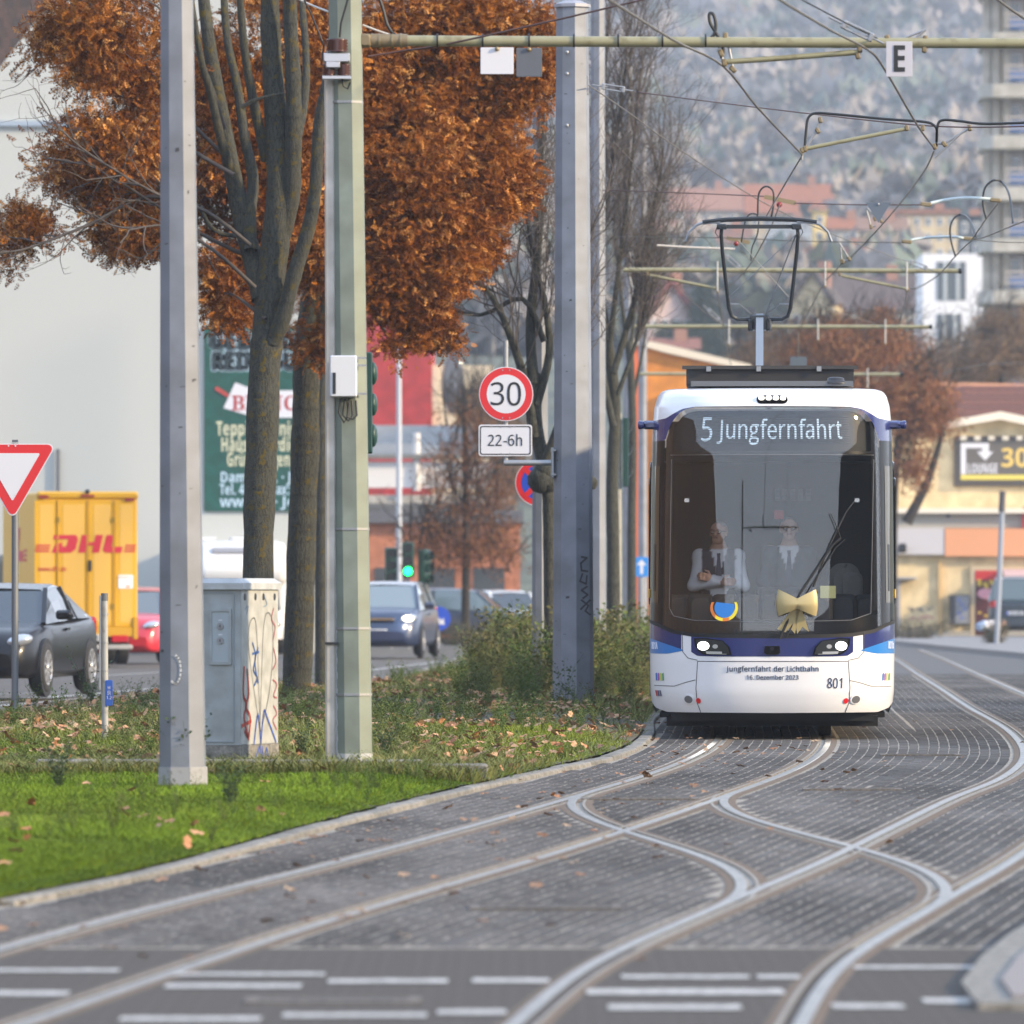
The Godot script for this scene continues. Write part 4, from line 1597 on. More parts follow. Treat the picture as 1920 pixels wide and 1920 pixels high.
	b.prism(PackedVector2Array([Vector2(-0.035, -0.16), Vector2(0.035, -0.16), Vector2(0.035, 0.04), Vector2(0.11, 0.04), Vector2(0, 0.17), Vector2(-0.11, 0.04), Vector2(-0.035, 0.04)]), 0.006, 0.010)
	put("white_arrow", b, M.sign_white, t)
	b = MB.new()
	b.tube([Vector3(0, 0.2, -0.03), Vector3(0, -2.0, -0.03)], 0.03, 0.03, 8)
	put("post", b, M.galv, t)

	# yield sign
	s = 183.0
	base = pt(28, 1366, s)
	base.y = ground(-base.z) - 0.02
	t = thing("yield_sign", "red and white triangular yield sign on a grey post at the left edge", "sign", base)
	b = MB.new()
	b.tube([Vector3.ZERO, Vector3(0, 2.97, 0)], 0.036, 0.036, 14)
	put("post", b, mat(lin(0.24, 0.25, 0.26), 0.5, 0.4, "fine", 3.0), t)
	b = MB.new()
	b.box(Vector3(0, 2.99, 0), Vector3(0.06, 0.025, 0.06))
	put("post_cap", b, M.sign_back, t)
	var yc := (pt(24, 880, s) - base) + Vector3(0, 0, 0.05)
	for q in [[0.455, "rim", M.sign_white, 0.0, 0.05], [0.438, "red_border", M.sign_red, 0.003, 0.045], [0.285, "white_field", M.sign_white, 0.006, 0.012]]:
		b = MB.new()
		b.prism(round_tri(q[0], q[4]), q[3], q[3] + 0.003, Transform3D(Basis.IDENTITY, yc))
		put(q[1], b, q[2], t)
	b = MB.new()
	for q in [[-0.04, 0.24], [0.03, 0.24], [-0.03, -0.26], [0.03, -0.26]]:
		disc(b, 0.009, 0.008, 0.012, yc + Vector3(q[0], q[1], 0), 8)
	put("rivets", b, M.sign_white, t)

	# short post with a blue plate
	s = 220.0
	base = pt(197, 1424, s)
	base.y = island(base.x, -base.z) - 0.03
	t = thing("marker_post", "short grey marker post with a small blue plate in the grass", "post", base)
	b = MB.new()
	b.tube([Vector3.ZERO, Vector3(-0.005, 1.27, 0)], 0.029, 0.029, 14)
	put("post", b, mat(lin(0.36, 0.36, 0.35), 0.6, 0.1, "grime", 1.0), t)
	b = MB.new()
	b.tube([Vector3(-0.005, 1.215, 0), Vector3(-0.005, 1.28, 0)], 0.031, 0.031, 14)
	put("cap", b, mat(lin(0.12, 0.125, 0.13), 0.6), t)
	b = MB.new()
	b.box(Vector3(-0.04, 0.86, 0.0), Vector3(0.018, 0.80, 0.09))
	put("side_strip", b, M.galv, t)
	for y in [1.10, 0.86, 0.62]:
		b = MB.new()
		b.tube([Vector3(-0.005, y - 0.008, 0), Vector3(-0.005, y + 0.008, 0)], 0.034, 0.034, 12)
		put("clamp", b, M.galv, t)
	b = MB.new()
	b.rbox(Vector3(0.035, 0.43, 0.035), Vector3(0.062, 0.22, 0.006), 0.01)
	put("blue_plate", b, mat(lin(0.02, 0.08, 0.36), 0.5), t)
	for q in [["H", 0.475], ["50", 0.43], ["1.2", 0.39]]:
		text(t, q[0], 0.026, Vector3(0.035, q[1], 0.04), M.sign_white, Basis(Vector3.BACK, PI / 2 if q[0] == "50" else 0.0), 0.0)

	# drains between the rails
	for q in [[1505, 1690, 1480, "drain grate between the two tracks in front of the tram"], [1650, 1802, 1415, "drain grate in the paving right in front of the tram, farther one"], [1090, 1310, 1498, "switch box cover inside the left track"], [880, 1165, 1702, "drain cover in the middle of the paving below the left crossover"], [460, 790, 1877, "drain cover in the crossing road at the lower left"]]:
		var ss: float = (q[2] - 1034) / 1.754 if q[2] > 1430 else (q[2] - 1114) / 1.4
		var d := FP / ss
		var w: float = (q[1] - q[0]) / ss
		t = thing("drain_cover", q[3], "drain", Vector3(((q[0] + q[1]) / 2.0 - 960) / ss, ground(d), -d))
		b = MB.new()
		for z in [-0.17, 0.17]:
			b.box(Vector3(0, -0.006, z), Vector3(w, 0.03, 0.05))
		for x in [-0.5, 0.5]:
			b.box(Vector3(x * w - x * 0.05, -0.006, 0), Vector3(0.05, 0.03, 0.29))
		put("frame", b, mat(lin(0.24, 0.20, 0.16), 0.7, 0.2, "strong", 2.0), t)
		b = MB.new()
		b.box(Vector3(0, -0.006, 0.0), Vector3(w - 0.1, 0.022, 0.288))
		put("cover_plate", b, mat(lin(0.035, 0.033, 0.03), 0.6, 0.2), t)

	# lamp posts, far traffic lights
	s = 66.0
	t = thing("street_lamp", "tall grey lamp post behind the blue car and the traffic lights", "lamp post", Vector3((748 - 960) / s, 0, -FP / s))
	b = MB.new()
	b.tube([Vector3.ZERO, Vector3(0, 8.5, 0)], 0.10, 0.07, 10)
	put("post", b, mat(lin(0.42, 0.45, 0.50), 0.5, 0.3), t)
	b = MB.new()
	b.tube([Vector3(0, 8.4, 0), Vector3(0.4, 8.8, 0), Vector3(1.2, 8.9, 0)], 0.04, 0.04, 8)
	put("arm", b, M.galv, t)
	s = 72.0
	for q in [[733, 1058, "left of the lamp post", -1, 0.10], [765, 1048, "showing green right of the lamp post", 2, 0.0], [796, 1062, "turned aside, rightmost of the three far traffic lights", -1, 0.9]]:
		t = thing("traffic_light", "dark traffic light head " + q[2], "traffic light", pt(q[0], q[1] + 34, s), q[4], "traffic lights at the far junction")
		b = MB.new()
		b.rbox(Vector3(0, 0.45, 0), Vector3(0.32, 0.92, 0.22), 0.04)
		put("housing", b, M.signal_green, t)
		for k in 3:
			b = MB.new()
			b.lathe([Vector2(0.105, 0), Vector2(0.115, 0.14)], 14, Transform3D(Basis(Vector3.RIGHT, PI / 2), Vector3(0, 0.75 - k * 0.30, 0.10)), false)
			put("hood", b, M.signal_green, t)
			b = MB.new()
			disc(b, 0.10, 0.11, 0.125, Vector3(0, 0.75 - k * 0.30, 0))
			put("signal_lens", b, glow(Color(0.12, 1.0, 0.55), 2.2) if k == q[3] else mat(lin(0.03, 0.03, 0.03), 0.3), t)
		if q[3] == 2:
			var om := OmniLight3D.new()
			om.name = "signal_light"
			om.light_color = Color(0.12, 1.0, 0.55)
			om.light_energy = 0.2
			om.light_size = 0.1
			om.omni_range = 6
			om.omni_attenuation = 2
			om.shadow_enabled = true
			t.add_child(om)
			om.position = Vector3(0, 0.15, 0.2)
		b = MB.new()
		b.tube([Vector3(0, 0.0, -0.12), Vector3(0, -2.3, -0.12)], 0.05, 0.05, 8)
		put("post", b, M.galv, t)
	s = 76.0
	t = thing("roundabout_sign", "round blue keep right sign low beside the blue car", "sign", pt(822, 1160, s))
	b = MB.new()
	disc(b, 0.30, 0, 0.01)
	put("blue_disc", b, M.sign_blue, t)
	b = MB.new()
	b.prism(PackedVector2Array([Vector2(-0.16, 0.12), Vector2(-0.12, 0.16), Vector2(0.07, -0.04), Vector2(0.13, 0.02), Vector2(0.15, -0.15), Vector2(-0.02, -0.13), Vector2(0.03, -0.08)]), 0.01, 0.014)
	put("white_arrow", b, M.sign_white, t)
	b = MB.new()
	b.tube([Vector3(0, 0, -0.03), Vector3(0, -0.9, -0.03)], 0.03, 0.03, 8)
	put("post", b, M.galv, t)
	# slim leaning post on the right
	s = 72.0
	base = pt(1868, 1216, s)
	t = thing("signpost", "slim leaning grey post on the right kerb with weeds at its foot", "post", base)
	b = MB.new()
	b.tube([Vector3.ZERO, pt(1875, 1060, s) - base, pt(1880, 930, s) - base], 0.075, 0.068, 10)
	put("tube", b, mat(lin(0.26, 0.29, 0.34), 0.5, 0.2), t)
	b = MB.new()
	b.tube([pt(1878, 960, s) - base, pt(1880, 921, s) - base], 0.09, 0.085, 10)
	put("socket", b, mat(lin(0.06, 0.06, 0.07), 0.6), t)
	var sh := thing("shrub", "small leafy weed clump at the foot of the leaning post", "shrub", pt(1864, 1218, 71), 0, "shrubs on the planted strip")
	shrub(sh, 0.8, 0.45, 333)
	sh = thing("shrub", "low dry hedge patch left of the shop wall behind the tram", "shrub", pt(1715, 1206, 64), 0, "shrubs on the planted strip")
	shrub(sh, 0.75, 1.4, 334)
	sh = thing("shrub", "dry low hedge behind the blue car and the keep right sign", "shrub", pt(850, 1210, 70), 0, "shrubs on the planted strip")
	shrub(sh, 0.7, 1.3, 335)

func scuffs(t: Node3D, top: Vector3, w0: float, w1: float, turn: float, n: int, sd: int) -> void:   # scratches and dirt specks on a mast
	var r := RandomNumberGenerator.new()
	r.seed = sd
	var b := MB.new()
	for k in n:
		var y := r.randf_range(0.08, 0.97)
		var f := r.randi() % 3
		var a := PI / 2 + (f - 1) * TAU / 8 - turn
		var nrm := Vector3(cos(a), 0, sin(a))
		var side := Vector3(nrm.z, 0, -nrm.x)
		var w := lerpf(w0, w1, y)
		var c := top * y + nrm * (w / 2 + 0.002) + side * r.randf_range(-0.35, 0.35) * w * 0.4
		var l := r.randf_range(0.003, 0.022)
		var h := r.randf_range(0.002, 0.006) * (3.0 if r.randf() < 0.2 else 1.0)
		b.quad(c - side * l - Vector3.UP * h, c + side * l - Vector3.UP * h * 0.6, c + side * l * 0.8 + Vector3.UP * h, c - side * l * 0.9 + Vector3.UP * h * 0.7)
	put("scuff_marks", b, M.scuff, t)

func mast_plain(label: String, x: float, y: float, s: float, w0: float, w1: float, ytop: float, m: Material) -> void:
	var base := pt(x, y, s)
	base.y = ground(-base.z)
	var t := thing("catenary_mast", label, "mast", base, 0, "overhead line masts")
	var b := MB.new()
	oct_mast(b, Vector3.ZERO, pt(x, ytop, s) - base, w0 / s, w1 / s, -0.2)
	put("shaft", b, m, t)
	b = MB.new()
	oct_mast(b, Vector3.ZERO, Vector3(0, 0.3, 0), w0 / s + 0.02, w0 / s + 0.015, -0.2)
	put("foot_collar", b, M.concrete, t)

func disc(b: MB, r: float, z0: float, z1: float, at := Vector3.ZERO, n := 40) -> void:
	var p := PackedVector2Array()
	for k in n:
		p.append(Vector2(cos(TAU * k / n), sin(TAU * k / n)) * r)
	b.prism(p, z0, z1, Transform3D(Basis.IDENTITY, at))

func round_tri(r: float, c: float) -> PackedVector2Array:   # point down, corners rounded
	var o := PackedVector2Array()
	var h := r * 0.866 * 2
	for k in 3:
		var a := PI / 2 + PI + TAU * k / 3
		var v := Vector2(cos(a), sin(a)) * (r * 1.1547 - c * 2)
		for j in 5:
			var e := a + lerpf(-PI / 3, PI / 3, j / 4.0)
			o.append(v + Vector2(cos(e), sin(e)) * c)
	return o

func round_sign(called: String, label: String, at: Vector3, r: float, words: String) -> void:
	var t := thing(called, label, "sign", at)
	var b := MB.new()
	disc(b, r, -0.002, 0.003)
	put("rim", b, M.sign_white, t)
	b = MB.new()
	disc(b, r * 0.97, 0.003, 0.005)
	put("red_ring", b, M.sign_red, t)
	b = MB.new()
	disc(b, r * 0.715, 0.005, 0.007)
	put("white_field", b, M.sign_white, t)
	text(t, words, r * 0.86, Vector3(0, 0, 0.009), M.sign_black, Basis.IDENTITY, r * 1.12, false)
	b = MB.new()
	for y in [-0.88, 0.88]:
		for x in [-0.13, 0.13]:
			disc(b, 0.009, 0.005, 0.010, Vector3(x * r, y * r, 0), 8)
	put("rivets", b, M.galv, t)

func plate(called: String, label: String, at: Vector3, w: float, h: float, words: String, th: float, tw_: float) -> void:
	var t := thing(called, label, "sign", at)
	var b := MB.new()
	b.rbox(Vector3.ZERO, Vector3(w, h, 0.005), 0.03)
	put("board", b, M.sign_white, t)
	b = MB.new()
	b.frame(MB.rrect(w - 0.03, h - 0.03, 0.025), MB.rrect(w - 0.054, h - 0.054, 0.02), 0.002, 0.005)
	put("black_border", b, M.sign_black, t)
	text(t, words, th, Vector3(0, 0, 0.006), M.sign_black, Basis.IDENTITY, tw_)
	b = MB.new()
	for x in [-0.05, 0.05]:
		for y in [-0.42, 0.42]:
			disc(b, 0.008, 0.002, 0.007, Vector3(x, y * h, 0), 8)
	put("rivets", b, M.galv, t)

func cabinet() -> void:
	var s := 246.0
	var base := pt(452, 1470, s)
	base.y = ground(-base.z) - 0.02
	# local x to the left along the front (negative), z backwards along the painted side
	var t := thing("switch_cabinet", "grey electrical cabinet with a graffiti covered side on a concrete plinth", "cabinet", base, -deg_to_rad(15.5))
	var grey := mat(lin(0.38, 0.415, 0.43), 0.5, 0, "cloud", 0.6)
	var side := mat(lin(0.47, 0.475, 0.45), 0.55, 0, "cloud", 0.9)
	var h := func(y): return (1470.0 - y) / s
	var W := 0.60
	var D := 0.98
	var b := MB.new()
	b.box(Vector3(-W / 2, h.call(1433), -D / 2), Vector3(W, h.call(1397), D))
	put("plinth", b, mat(lin(0.40, 0.375, 0.33), 0.9, 0, "strong", 1.4), t)
	b = MB.new()
	b.box(Vector3(-W / 2, (h.call(1396) + h.call(1104)) / 2, -D / 2), Vector3(W - 0.012, h.call(1104) - h.call(1396), D - 0.012))
	put("body", b, grey, t)
	b = MB.new()
	b.box(Vector3(-0.004, (h.call(1396) + h.call(1104)) / 2, -D / 2), Vector3(0.004, h.call(1104) - h.call(1396) - 0.01, D - 0.03))
	put("side_panel", b, side, t)
	b = MB.new()
	b.box(Vector3(-W / 2, h.call(1397), -D / 2), Vector3(W - 0.03, 0.014, D - 0.03))
	put("shadow_gap", b, M.black, t)
	b = MB.new()   # lid with a sloping edge
	var y0: float = h.call(1104)
	var y1: float = h.call(1092)
	var y2: float = h.call(1083)
	var r := []
	for q in [[0.02, y0], [0.02, y1], [-0.03, y2]]:
		r.append(PackedVector3Array([Vector3(-W - q[0], q[1], q[0]), Vector3(q[0], q[1], q[0]), Vector3(q[0], q[1], -D - q[0]), Vector3(-W - q[0], q[1], -D - q[0])]))
	b.loft(r, true, false, true)
	put("lid", b, mat(lin(0.50, 0.52, 0.53), 0.5, 0, "cloud", 0.8), t)
	b = MB.new()   # door outline on the front
	var pl := Transform3D(Basis.IDENTITY, Vector3(-W / 2 - 0.01, (h.call(1396) + h.call(1104)) / 2, 0))
	var dw := W - 0.09
	var dh: float = h.call(1110) - h.call(1392)
	b.frame(MB.rrect(dw, dh, 0.01), MB.rrect(dw - 0.016, dh - 0.016, 0.008), -0.006, 0.001, pl)
	put("door_edge", b, mat(lin(0.24, 0.27, 0.29), 0.6), t)
	var lk := node("lock_panel", t, Vector3(-0.165, (h.call(1245) + h.call(1140)) / 2, 0.0))
	b = MB.new()
	b.frame(MB.rrect(0.175, 0.43, 0.01), MB.rrect(0.135, 0.385, 0.006), -0.006, 0.008)
	put("frame", b, grey, lk)
	b = MB.new()
	b.box(Vector3(0, 0, -0.003), Vector3(0.14, 0.39, 0.006))
	put("plate", b, mat(lin(0.33, 0.37, 0.39), 0.5), lk)
	for y in [0.08, -0.03]:
		b = MB.new()
		disc(b, 0.026, 0.0, 0.010, Vector3(0, y, 0), 18)
		put("lock", b, M.galv, lk)
		b = MB.new()
		b.box(Vector3(0, y, 0.011), Vector3(0.006, 0.02, 0.004))
		put("keyhole", b, M.black, lk)
		b = MB.new()
		b.box(Vector3(0, y + 0.045, 0.001), Vector3(0.03, 0.008, 0.003))
		put("lock_label", b, M.sign_white, lk)
	for z in [-0.10, -0.37, -0.58, -0.87]:
		b = MB.new()
		b.rbox(Vector3(-0.001, h.call(1118), z), Vector3(0.05, 0.055, 0.008), 0.02, Basis(Vector3.UP, PI / 2))
		put("vent_slot", b, M.black, t)
	# paint on the side: x runs backwards along it
	var xf := Transform3D(Basis(Vector3.UP, PI / 2), Vector3(-0.002, 0, 0))
	var yy := func(py): return (1470.0 - py) / s
	var lines := {
		"grey_heart": [lin(0.20, 0.20, 0.18), 0.014, [[0.50, 1372], [0.22, 1230], [0.20, 1180], [0.28, 1160], [0.38, 1165], [0.44, 1230], [0.50, 1370]], [[0.50, 1370], [0.56, 1220], [0.62, 1160], [0.72, 1148], [0.82, 1165], [0.84, 1220], [0.74, 1300], [0.52, 1372]]],
		"blue_scrawl": [lin(0.04, 0.13, 0.42), 0.030, [[0.30, 1205], [0.38, 1230], [0.32, 1255], [0.42, 1270], [0.34, 1285]], [[0.44, 1215], [0.36, 1240], [0.44, 1280]], [[0.30, 1225], [0.46, 1222]]],
		"red_scrawl": [lin(0.62, 0.07, 0.04), 0.045, [[0.08, 1250], [0.06, 1300], [0.14, 1320], [0.08, 1345], [0.18, 1380], [0.10, 1370]], [[0.16, 1255], [0.20, 1300], [0.12, 1325], [0.24, 1345], [0.20, 1385]], [[0.02, 1360], [0.26, 1352]]],
		"pink_letters": [lin(0.55, 0.16, 0.18), 0.022, [[0.86, 1140], [0.80, 1160], [0.90, 1175], [0.84, 1200]], [[0.86, 1215], [0.92, 1240], [0.84, 1255]], [[0.84, 1275], [0.94, 1285], [0.86, 1305], [0.94, 1310]], [[0.86, 1325], [0.94, 1340], [0.84, 1352], [0.94, 1370]]],
		"blue_letters": [lin(0.05, 0.12, 0.52), 0.034, [[0.34, 1394], [0.44, 1340], [0.52, 1394]], [[0.52, 1394], [0.60, 1335], [0.70, 1350], [0.92, 1393]], [[0.30, 1440], [0.50, 1400], [0.44, 1460]], [[0.56, 1402], [0.60, 1458], [0.66, 1404], [0.78, 1458]], [[0.30, 1442], [0.50, 1446]]],
		"small_tags": [lin(0.30, 0.42, 0.55), 0.016, [[0.10, 1142], [0.18, 1135], [0.14, 1150]], [[0.62, 1118], [0.68, 1132], [0.60, 1136]]]}
	for k in lines:
		b = MB.new()
		for q in lines[k].slice(2):
			var pts := PackedVector2Array()
			for u in q:
				pts.append(Vector2(u[0] * D, yy.call(u[1])))
			# soften the corners
			var f := PackedVector2Array()
			for i in pts.size() - 1:
				for j in 5:
					f.append(pts[i].cubic_interpolate(pts[i + 1], pts[maxi(i - 1, 0)], pts[mini(i + 2, pts.size() - 1)], j / 5.0))
			f.append(pts[pts.size() - 1])
			b.stroke(f, lines[k][1] * 0.65, xf, 0.004)
		put("graffiti", b, mat(lines[k][0], 0.6, 0, "fine", 6.0), t, k.replace("_", " ") + " sprayed on the cabinet side")

# ---------------------------------------------------------------- vehicles: front towards +z
func wheel(parent: Node3D, at: Vector3, r: float, w: float, side: float, rim_c: Color) -> void:
	var n := node("wheel", parent, at, Basis(Vector3.FORWARD, PI / 2 * side))   # y of the wheel points outwards
	var b := MB.new()
	b.lathe([Vector2(r * 0.62, -w / 2), Vector2(r * 0.93, -w / 2), Vector2(r, -w / 2 + 0.03), Vector2(r, w / 2 - 0.03), Vector2(r * 0.95, w / 2), Vector2(r * 0.72, w / 2 + 0.004), Vector2(r * 0.68, w / 2 - 0.01)], 28, Transform3D.IDENTITY, true)
	put("tyre", b, M.rubber, n)
	b = MB.new()
	b.lathe([Vector2(r * 0.70, w / 2 + 0.0), Vector2(r * 0.66, w / 2 + 0.006), Vector2(r * 0.64, w / 2 - 0.03)], 28, Transform3D.IDENTITY, false)
	for k in 10:
		var a := TAU * k / 10
		var d := Vector3(cos(a), 0, sin(a))
		b.bar(d * r * 0.10 + Vector3(0, w / 2 - 0.012, 0), d * r * 0.66 + Vector3(0, w / 2 - 0.004, 0), 0.035, 0.02, Vector3.UP)
	b.lathe([Vector2(r * 0.16, w / 2 - 0.03), Vector2(r * 0.15, w / 2 + 0.004), Vector2(0.001, w / 2 + 0.008)], 12, Transform3D.IDENTITY, false)
	put("rim", b, mat(rim_c, 0.35, 0.7), n)
	b = MB.new()
	b.lathe([Vector2(r * 0.63, w / 2 - 0.04), Vector2(0.001, w / 2 - 0.04)], 20, Transform3D.IDENTITY, false)
	put("brake_disc", b, mat(lin(0.05, 0.05, 0.05), 0.5, 0.5), n)

func car(called: String, label: String, group: String, at: Vector3, turn: float, o: Dictionary) -> Node3D:
	var t := thing(called, label, "car", at, turn, group)
	var L: float = o.len
	var W: float = o.wid
	var H: float = o.hgt
	var hood: float = o.get("hood", 0.82)
	var belt: float = o.get("belt", 0.95)
	var wr: float = o.get("wheel", 0.33)
	var body := paint(o.col, 0.3)
	if o.has("dull"):
		body.clearcoat = 0.25
		body.metallic_specular = 0.35
	var gl := paint(lin(0.03, 0.036, 0.042), 0.04)
	if o.has("glass"):
		gl = paint(o.glass, 0.05)
	var trim := mat(lin(0.015, 0.015, 0.017), 0.5)
	var f := L / 2
	var r := -L / 2
	var ws: float = f - o.get("bonnet", 1.0)
	var st := [[f, 0.66, 0.34, 0.52], [f - 0.04, 0.78, 0.24, 0.62], [f - 0.18, 0.90, 0.20, hood - 0.10], [f - 0.45, 0.97, 0.19, hood - 0.02], [ws + 0.1, 1.0, 0.19, hood + 0.06], [ws - 0.3, 1.0, 0.19, belt - 0.02], [0.0, 1.0, 0.19, belt], [r + 0.9, 1.0, 0.20, belt + 0.03], [r + 0.3, 0.97, 0.22, belt + 0.05], [r + 0.06, 0.90, 0.28, belt], [r, 0.82, 0.36, belt - 0.12]]
	var rings := []
	for q in st:
		var hw: float = W / 2 * q[1]
		var y0: float = q[2]
		var y1: float = q[3]
		var ring := PackedVector3Array()
		for u in [[-0.80, 0.0], [0.80, 0.0], [0.93, 0.03], [0.985, 0.14], [1.0, 0.40], [0.99, 0.66], [0.965, 0.85], [0.90, 0.96], [0.78, 1.0], [0.4, 1.025], [-0.4, 1.025], [-0.78, 1.0], [-0.90, 0.96], [-0.965, 0.85], [-0.99, 0.66], [-1.0, 0.40], [-0.985, 0.14], [-0.93, 0.03]]:
			ring.append(Vector3(hw * u[0], lerpf(y0, y1, u[1]), q[0]))
		rings.append(ring)
	rings.reverse()
	var b := MB.new()
	b.loft(rings, true, true, true)
	put("body", b, body, t)
	# glasshouse
	var zr: float = o.get("roof_front", ws - 0.72)
	var re: float = r + o.get("roof_rear", 0.75)
	var gr: float = r + o.get("glass_rear", 0.12)
	var gs := [[ws + 0.05, belt - 0.08, belt - 0.07, 0.90, 0.86], [zr + 0.08, belt - 0.04, H - 0.075, 0.965, 0.74], [zr - 0.35, belt - 0.03, H - 0.012, 0.97, 0.74], [(zr + re) / 2, belt, H, 0.97, 0.745], [re + 0.25, belt, H - 0.03, 0.965, 0.72], [re, belt, H - 0.09, 0.95, 0.70], [gr, belt, belt + 0.06, 0.88, 0.80]]
	rings = []
	for q in gs:
		var a: float = W / 2 * q[3]
		var c: float = W / 2 * q[4]
		rings.append(PackedVector3Array([Vector3(-a, q[1], q[0]), Vector3(a, q[1], q[0]), Vector3(lerpf(a, c, 0.55), lerpf(q[1], q[2], 0.6), q[0]), Vector3(c, q[2] - 0.015, q[0]), Vector3(c * 0.9, q[2], q[0]), Vector3(-c * 0.9, q[2], q[0]), Vector3(-c, q[2] - 0.015, q[0]), Vector3(-lerpf(a, c, 0.55), lerpf(q[1], q[2], 0.6), q[0])]))
	rings.reverse()
	b = MB.new()
	b.loft(rings, true, false, true)
	put("windows", b, gl, t)
	rings = []
	for k in range(1, 6):
		var q = gs[k]
		var c: float = W / 2 * q[4]
		rings.append(PackedVector3Array([Vector3(-c - 0.012, q[2] - 0.03, q[0]), Vector3(-c * 0.9, q[2] + 0.012, q[0]), Vector3(0, q[2] + 0.03, q[0]), Vector3(c * 0.9, q[2] + 0.012, q[0]), Vector3(c + 0.012, q[2] - 0.03, q[0])]))
	b = MB.new()
	b.loft(rings, false, true)
	put("roof", b, body, t)
	for s in [-1.0, 1.0]:
		b = MB.new()
		b.bar(Vector3(W / 2 * 0.90 * s, belt - 0.07, ws + 0.04), Vector3(W / 2 * 0.75 * s, H - 0.06, zr + 0.07), 0.06, 0.05)
		put("front_pillar", b, body, t)
		b = MB.new()
		b.bar(Vector3(W / 2 * 0.965 * s, belt, (zr + re) / 2 - 0.1), Vector3(W / 2 * 0.75 * s, H - 0.03, (zr + re) / 2 - 0.1), 0.05, 0.08)
		put("middle_pillar", b, trim, t)
		b = MB.new()   # rear quarter laid over the glasshouse
		var pr := []
		for u in [0.0, 0.35, 1.0, 1.99]:
			var q0 = gs[4 + int(u)]
			var q1 = gs[mini(5 + int(u), 6)]
			var f2: float = u - int(u)
			var a: float = W / 2 * lerpf(q0[3], q1[3], f2) + 0.012
			var c: float = W / 2 * lerpf(q0[4], q1[4], f2) + 0.012
			var y0: float = lerpf(q0[1], q1[1], f2)
			var y1: float = lerpf(q0[2], q1[2], f2) + 0.004
			if u == 0.0:
				y0 = lerpf(y0, y1, 0.75)
				a = lerpf(a, c, 0.7)
			pr.append(PackedVector3Array([Vector3(a * s, y0, lerpf(q0[0], q1[0], f2)), Vector3(lerpf(a, c, 0.55) * s, lerpf(y0, y1, 0.6), lerpf(q0[0], q1[0], f2)), Vector3(c * s, y1, lerpf(q0[0], q1[0], f2))]))
		b.loft(pr, false, true)
		put("rear_pillar", b, body, t)
		b = MB.new()
		b.rbox(Vector3((W / 2 + 0.10) * s, belt + 0.05, ws - 0.35), Vector3(0.22, 0.13, 0.12), 0.05, Basis.IDENTITY, 4)
		put("mirror", b, body, t)
		# arches and wheels
		for z in [f - o.get("axle", 0.82), r + o.get("axle_rear", 0.80)]:
			b = MB.new()
			b.lathe([Vector2(wr + 0.055, -0.10), Vector2(wr + 0.055, 0.012)], 26, Transform3D(Basis(Vector3.FORWARD, PI / 2 * s), Vector3(W / 2 * 0.99 * s, wr, z)))
			put("wheel_arch", b, trim, t)
			wheel(t, Vector3((W / 2 - 0.085) * s, wr, z), wr, 0.21, s, o.get("rim", lin(0.4, 0.4, 0.41)))
		# lamps
		b = MB.new()
		b.ball(Vector3(W / 2 * 0.74 * s, hood - 0.17, f - 0.20), Vector3(0.19, 0.085, 0.16), 14, Basis(Vector3.UP, 0.45 * s) * Basis(Vector3.BACK, 0.22 * s))
		put("headlight", b, o.get("lamp", mat(lin(0.5, 0.52, 0.55), 0.08, 0.6)), t)
		if o.has("lamp_on") and s == o.lamp_on:
			b = MB.new()
			b.ball(Vector3(W / 2 * 0.74 * s, hood - 0.17, f - 0.10), Vector3(0.13, 0.07, 0.12), 12)
			put("lit_headlight", b, glow(Color(1.0, 0.95, 0.85), 1.8), t)
			var om := OmniLight3D.new()
			om.name = "headlight_glow"
			om.light_color = Color(1.0, 0.95, 0.85)
			om.light_energy = 0.3
			om.light_size = 0.1
			om.omni_range = 8
			om.omni_attenuation = 2
			om.shadow_enabled = true
			t.add_child(om)
			om.position = Vector3(W / 2 * 0.74 * s, hood - 0.17, f + 0.08)
		b = MB.new()
		b.rbox(Vector3(W / 2 * 0.78 * s, belt - 0.10, r + 0.06), Vector3(0.24, 0.24, 0.12), 0.05, Basis(Vector3.UP, 0.3 * -s))
		put("tail_light", b, mat(lin(0.35, 0.012, 0.012), 0.15), t)
		b = MB.new()
		b.box(Vector3(W / 2 * 0.995 * s, belt - 0.14, 0.05), Vector3(0.03, 0.03, 0.18))
		put("door_handle", b, body, t)
	b = MB.new()
	b.rbox(Vector3(0, 0.40, f - 0.055), Vector3(W * 0.62, 0.16, 0.06), 0.05)
	put("lower_grille", b, trim, t)
	b = MB.new()
	b.rbox(Vector3(0, hood - 0.20, f - 0.09), Vector3(W * 0.42, 0.10, 0.06), 0.03)
	put("upper_grille", b, trim, t)
	b = MB.new()
	b.box(Vector3(0, hood - 0.185, f - 0.055), Vector3(W * 0.44, 0.022, 0.03))
	put("chrome_bar", b, mat(lin(0.7, 0.7, 0.7), 0.15, 1.0), t)
	for q in [[f - 0.015, 0.52, 0.0], [r - 0.012, belt - 0.36, PI]]:
		var np := node("number_plate", t, Vector3(0, q[1], q[0]), Basis(Vector3.UP, q[2]))
		b = MB.new()
		b.rbox(Vector3.ZERO, Vector3(0.52, 0.11, 0.012), 0.01)
		put("plate", b, mat(lin(0.7, 0.7, 0.7), 0.4), np)
		b = MB.new()
		b.box(Vector3(-0.235, 0, 0.007), Vector3(0.045, 0.105, 0.003))
		put("blue_strip", b, mat(lin(0.01, 0.07, 0.45), 0.4), np)
		if o.has("plate"):
			text(np, o.plate, 0.072, Vector3(0.02, 0, 0.009), M.sign_black, Basis.IDENTITY, 0.40, true)
	return t

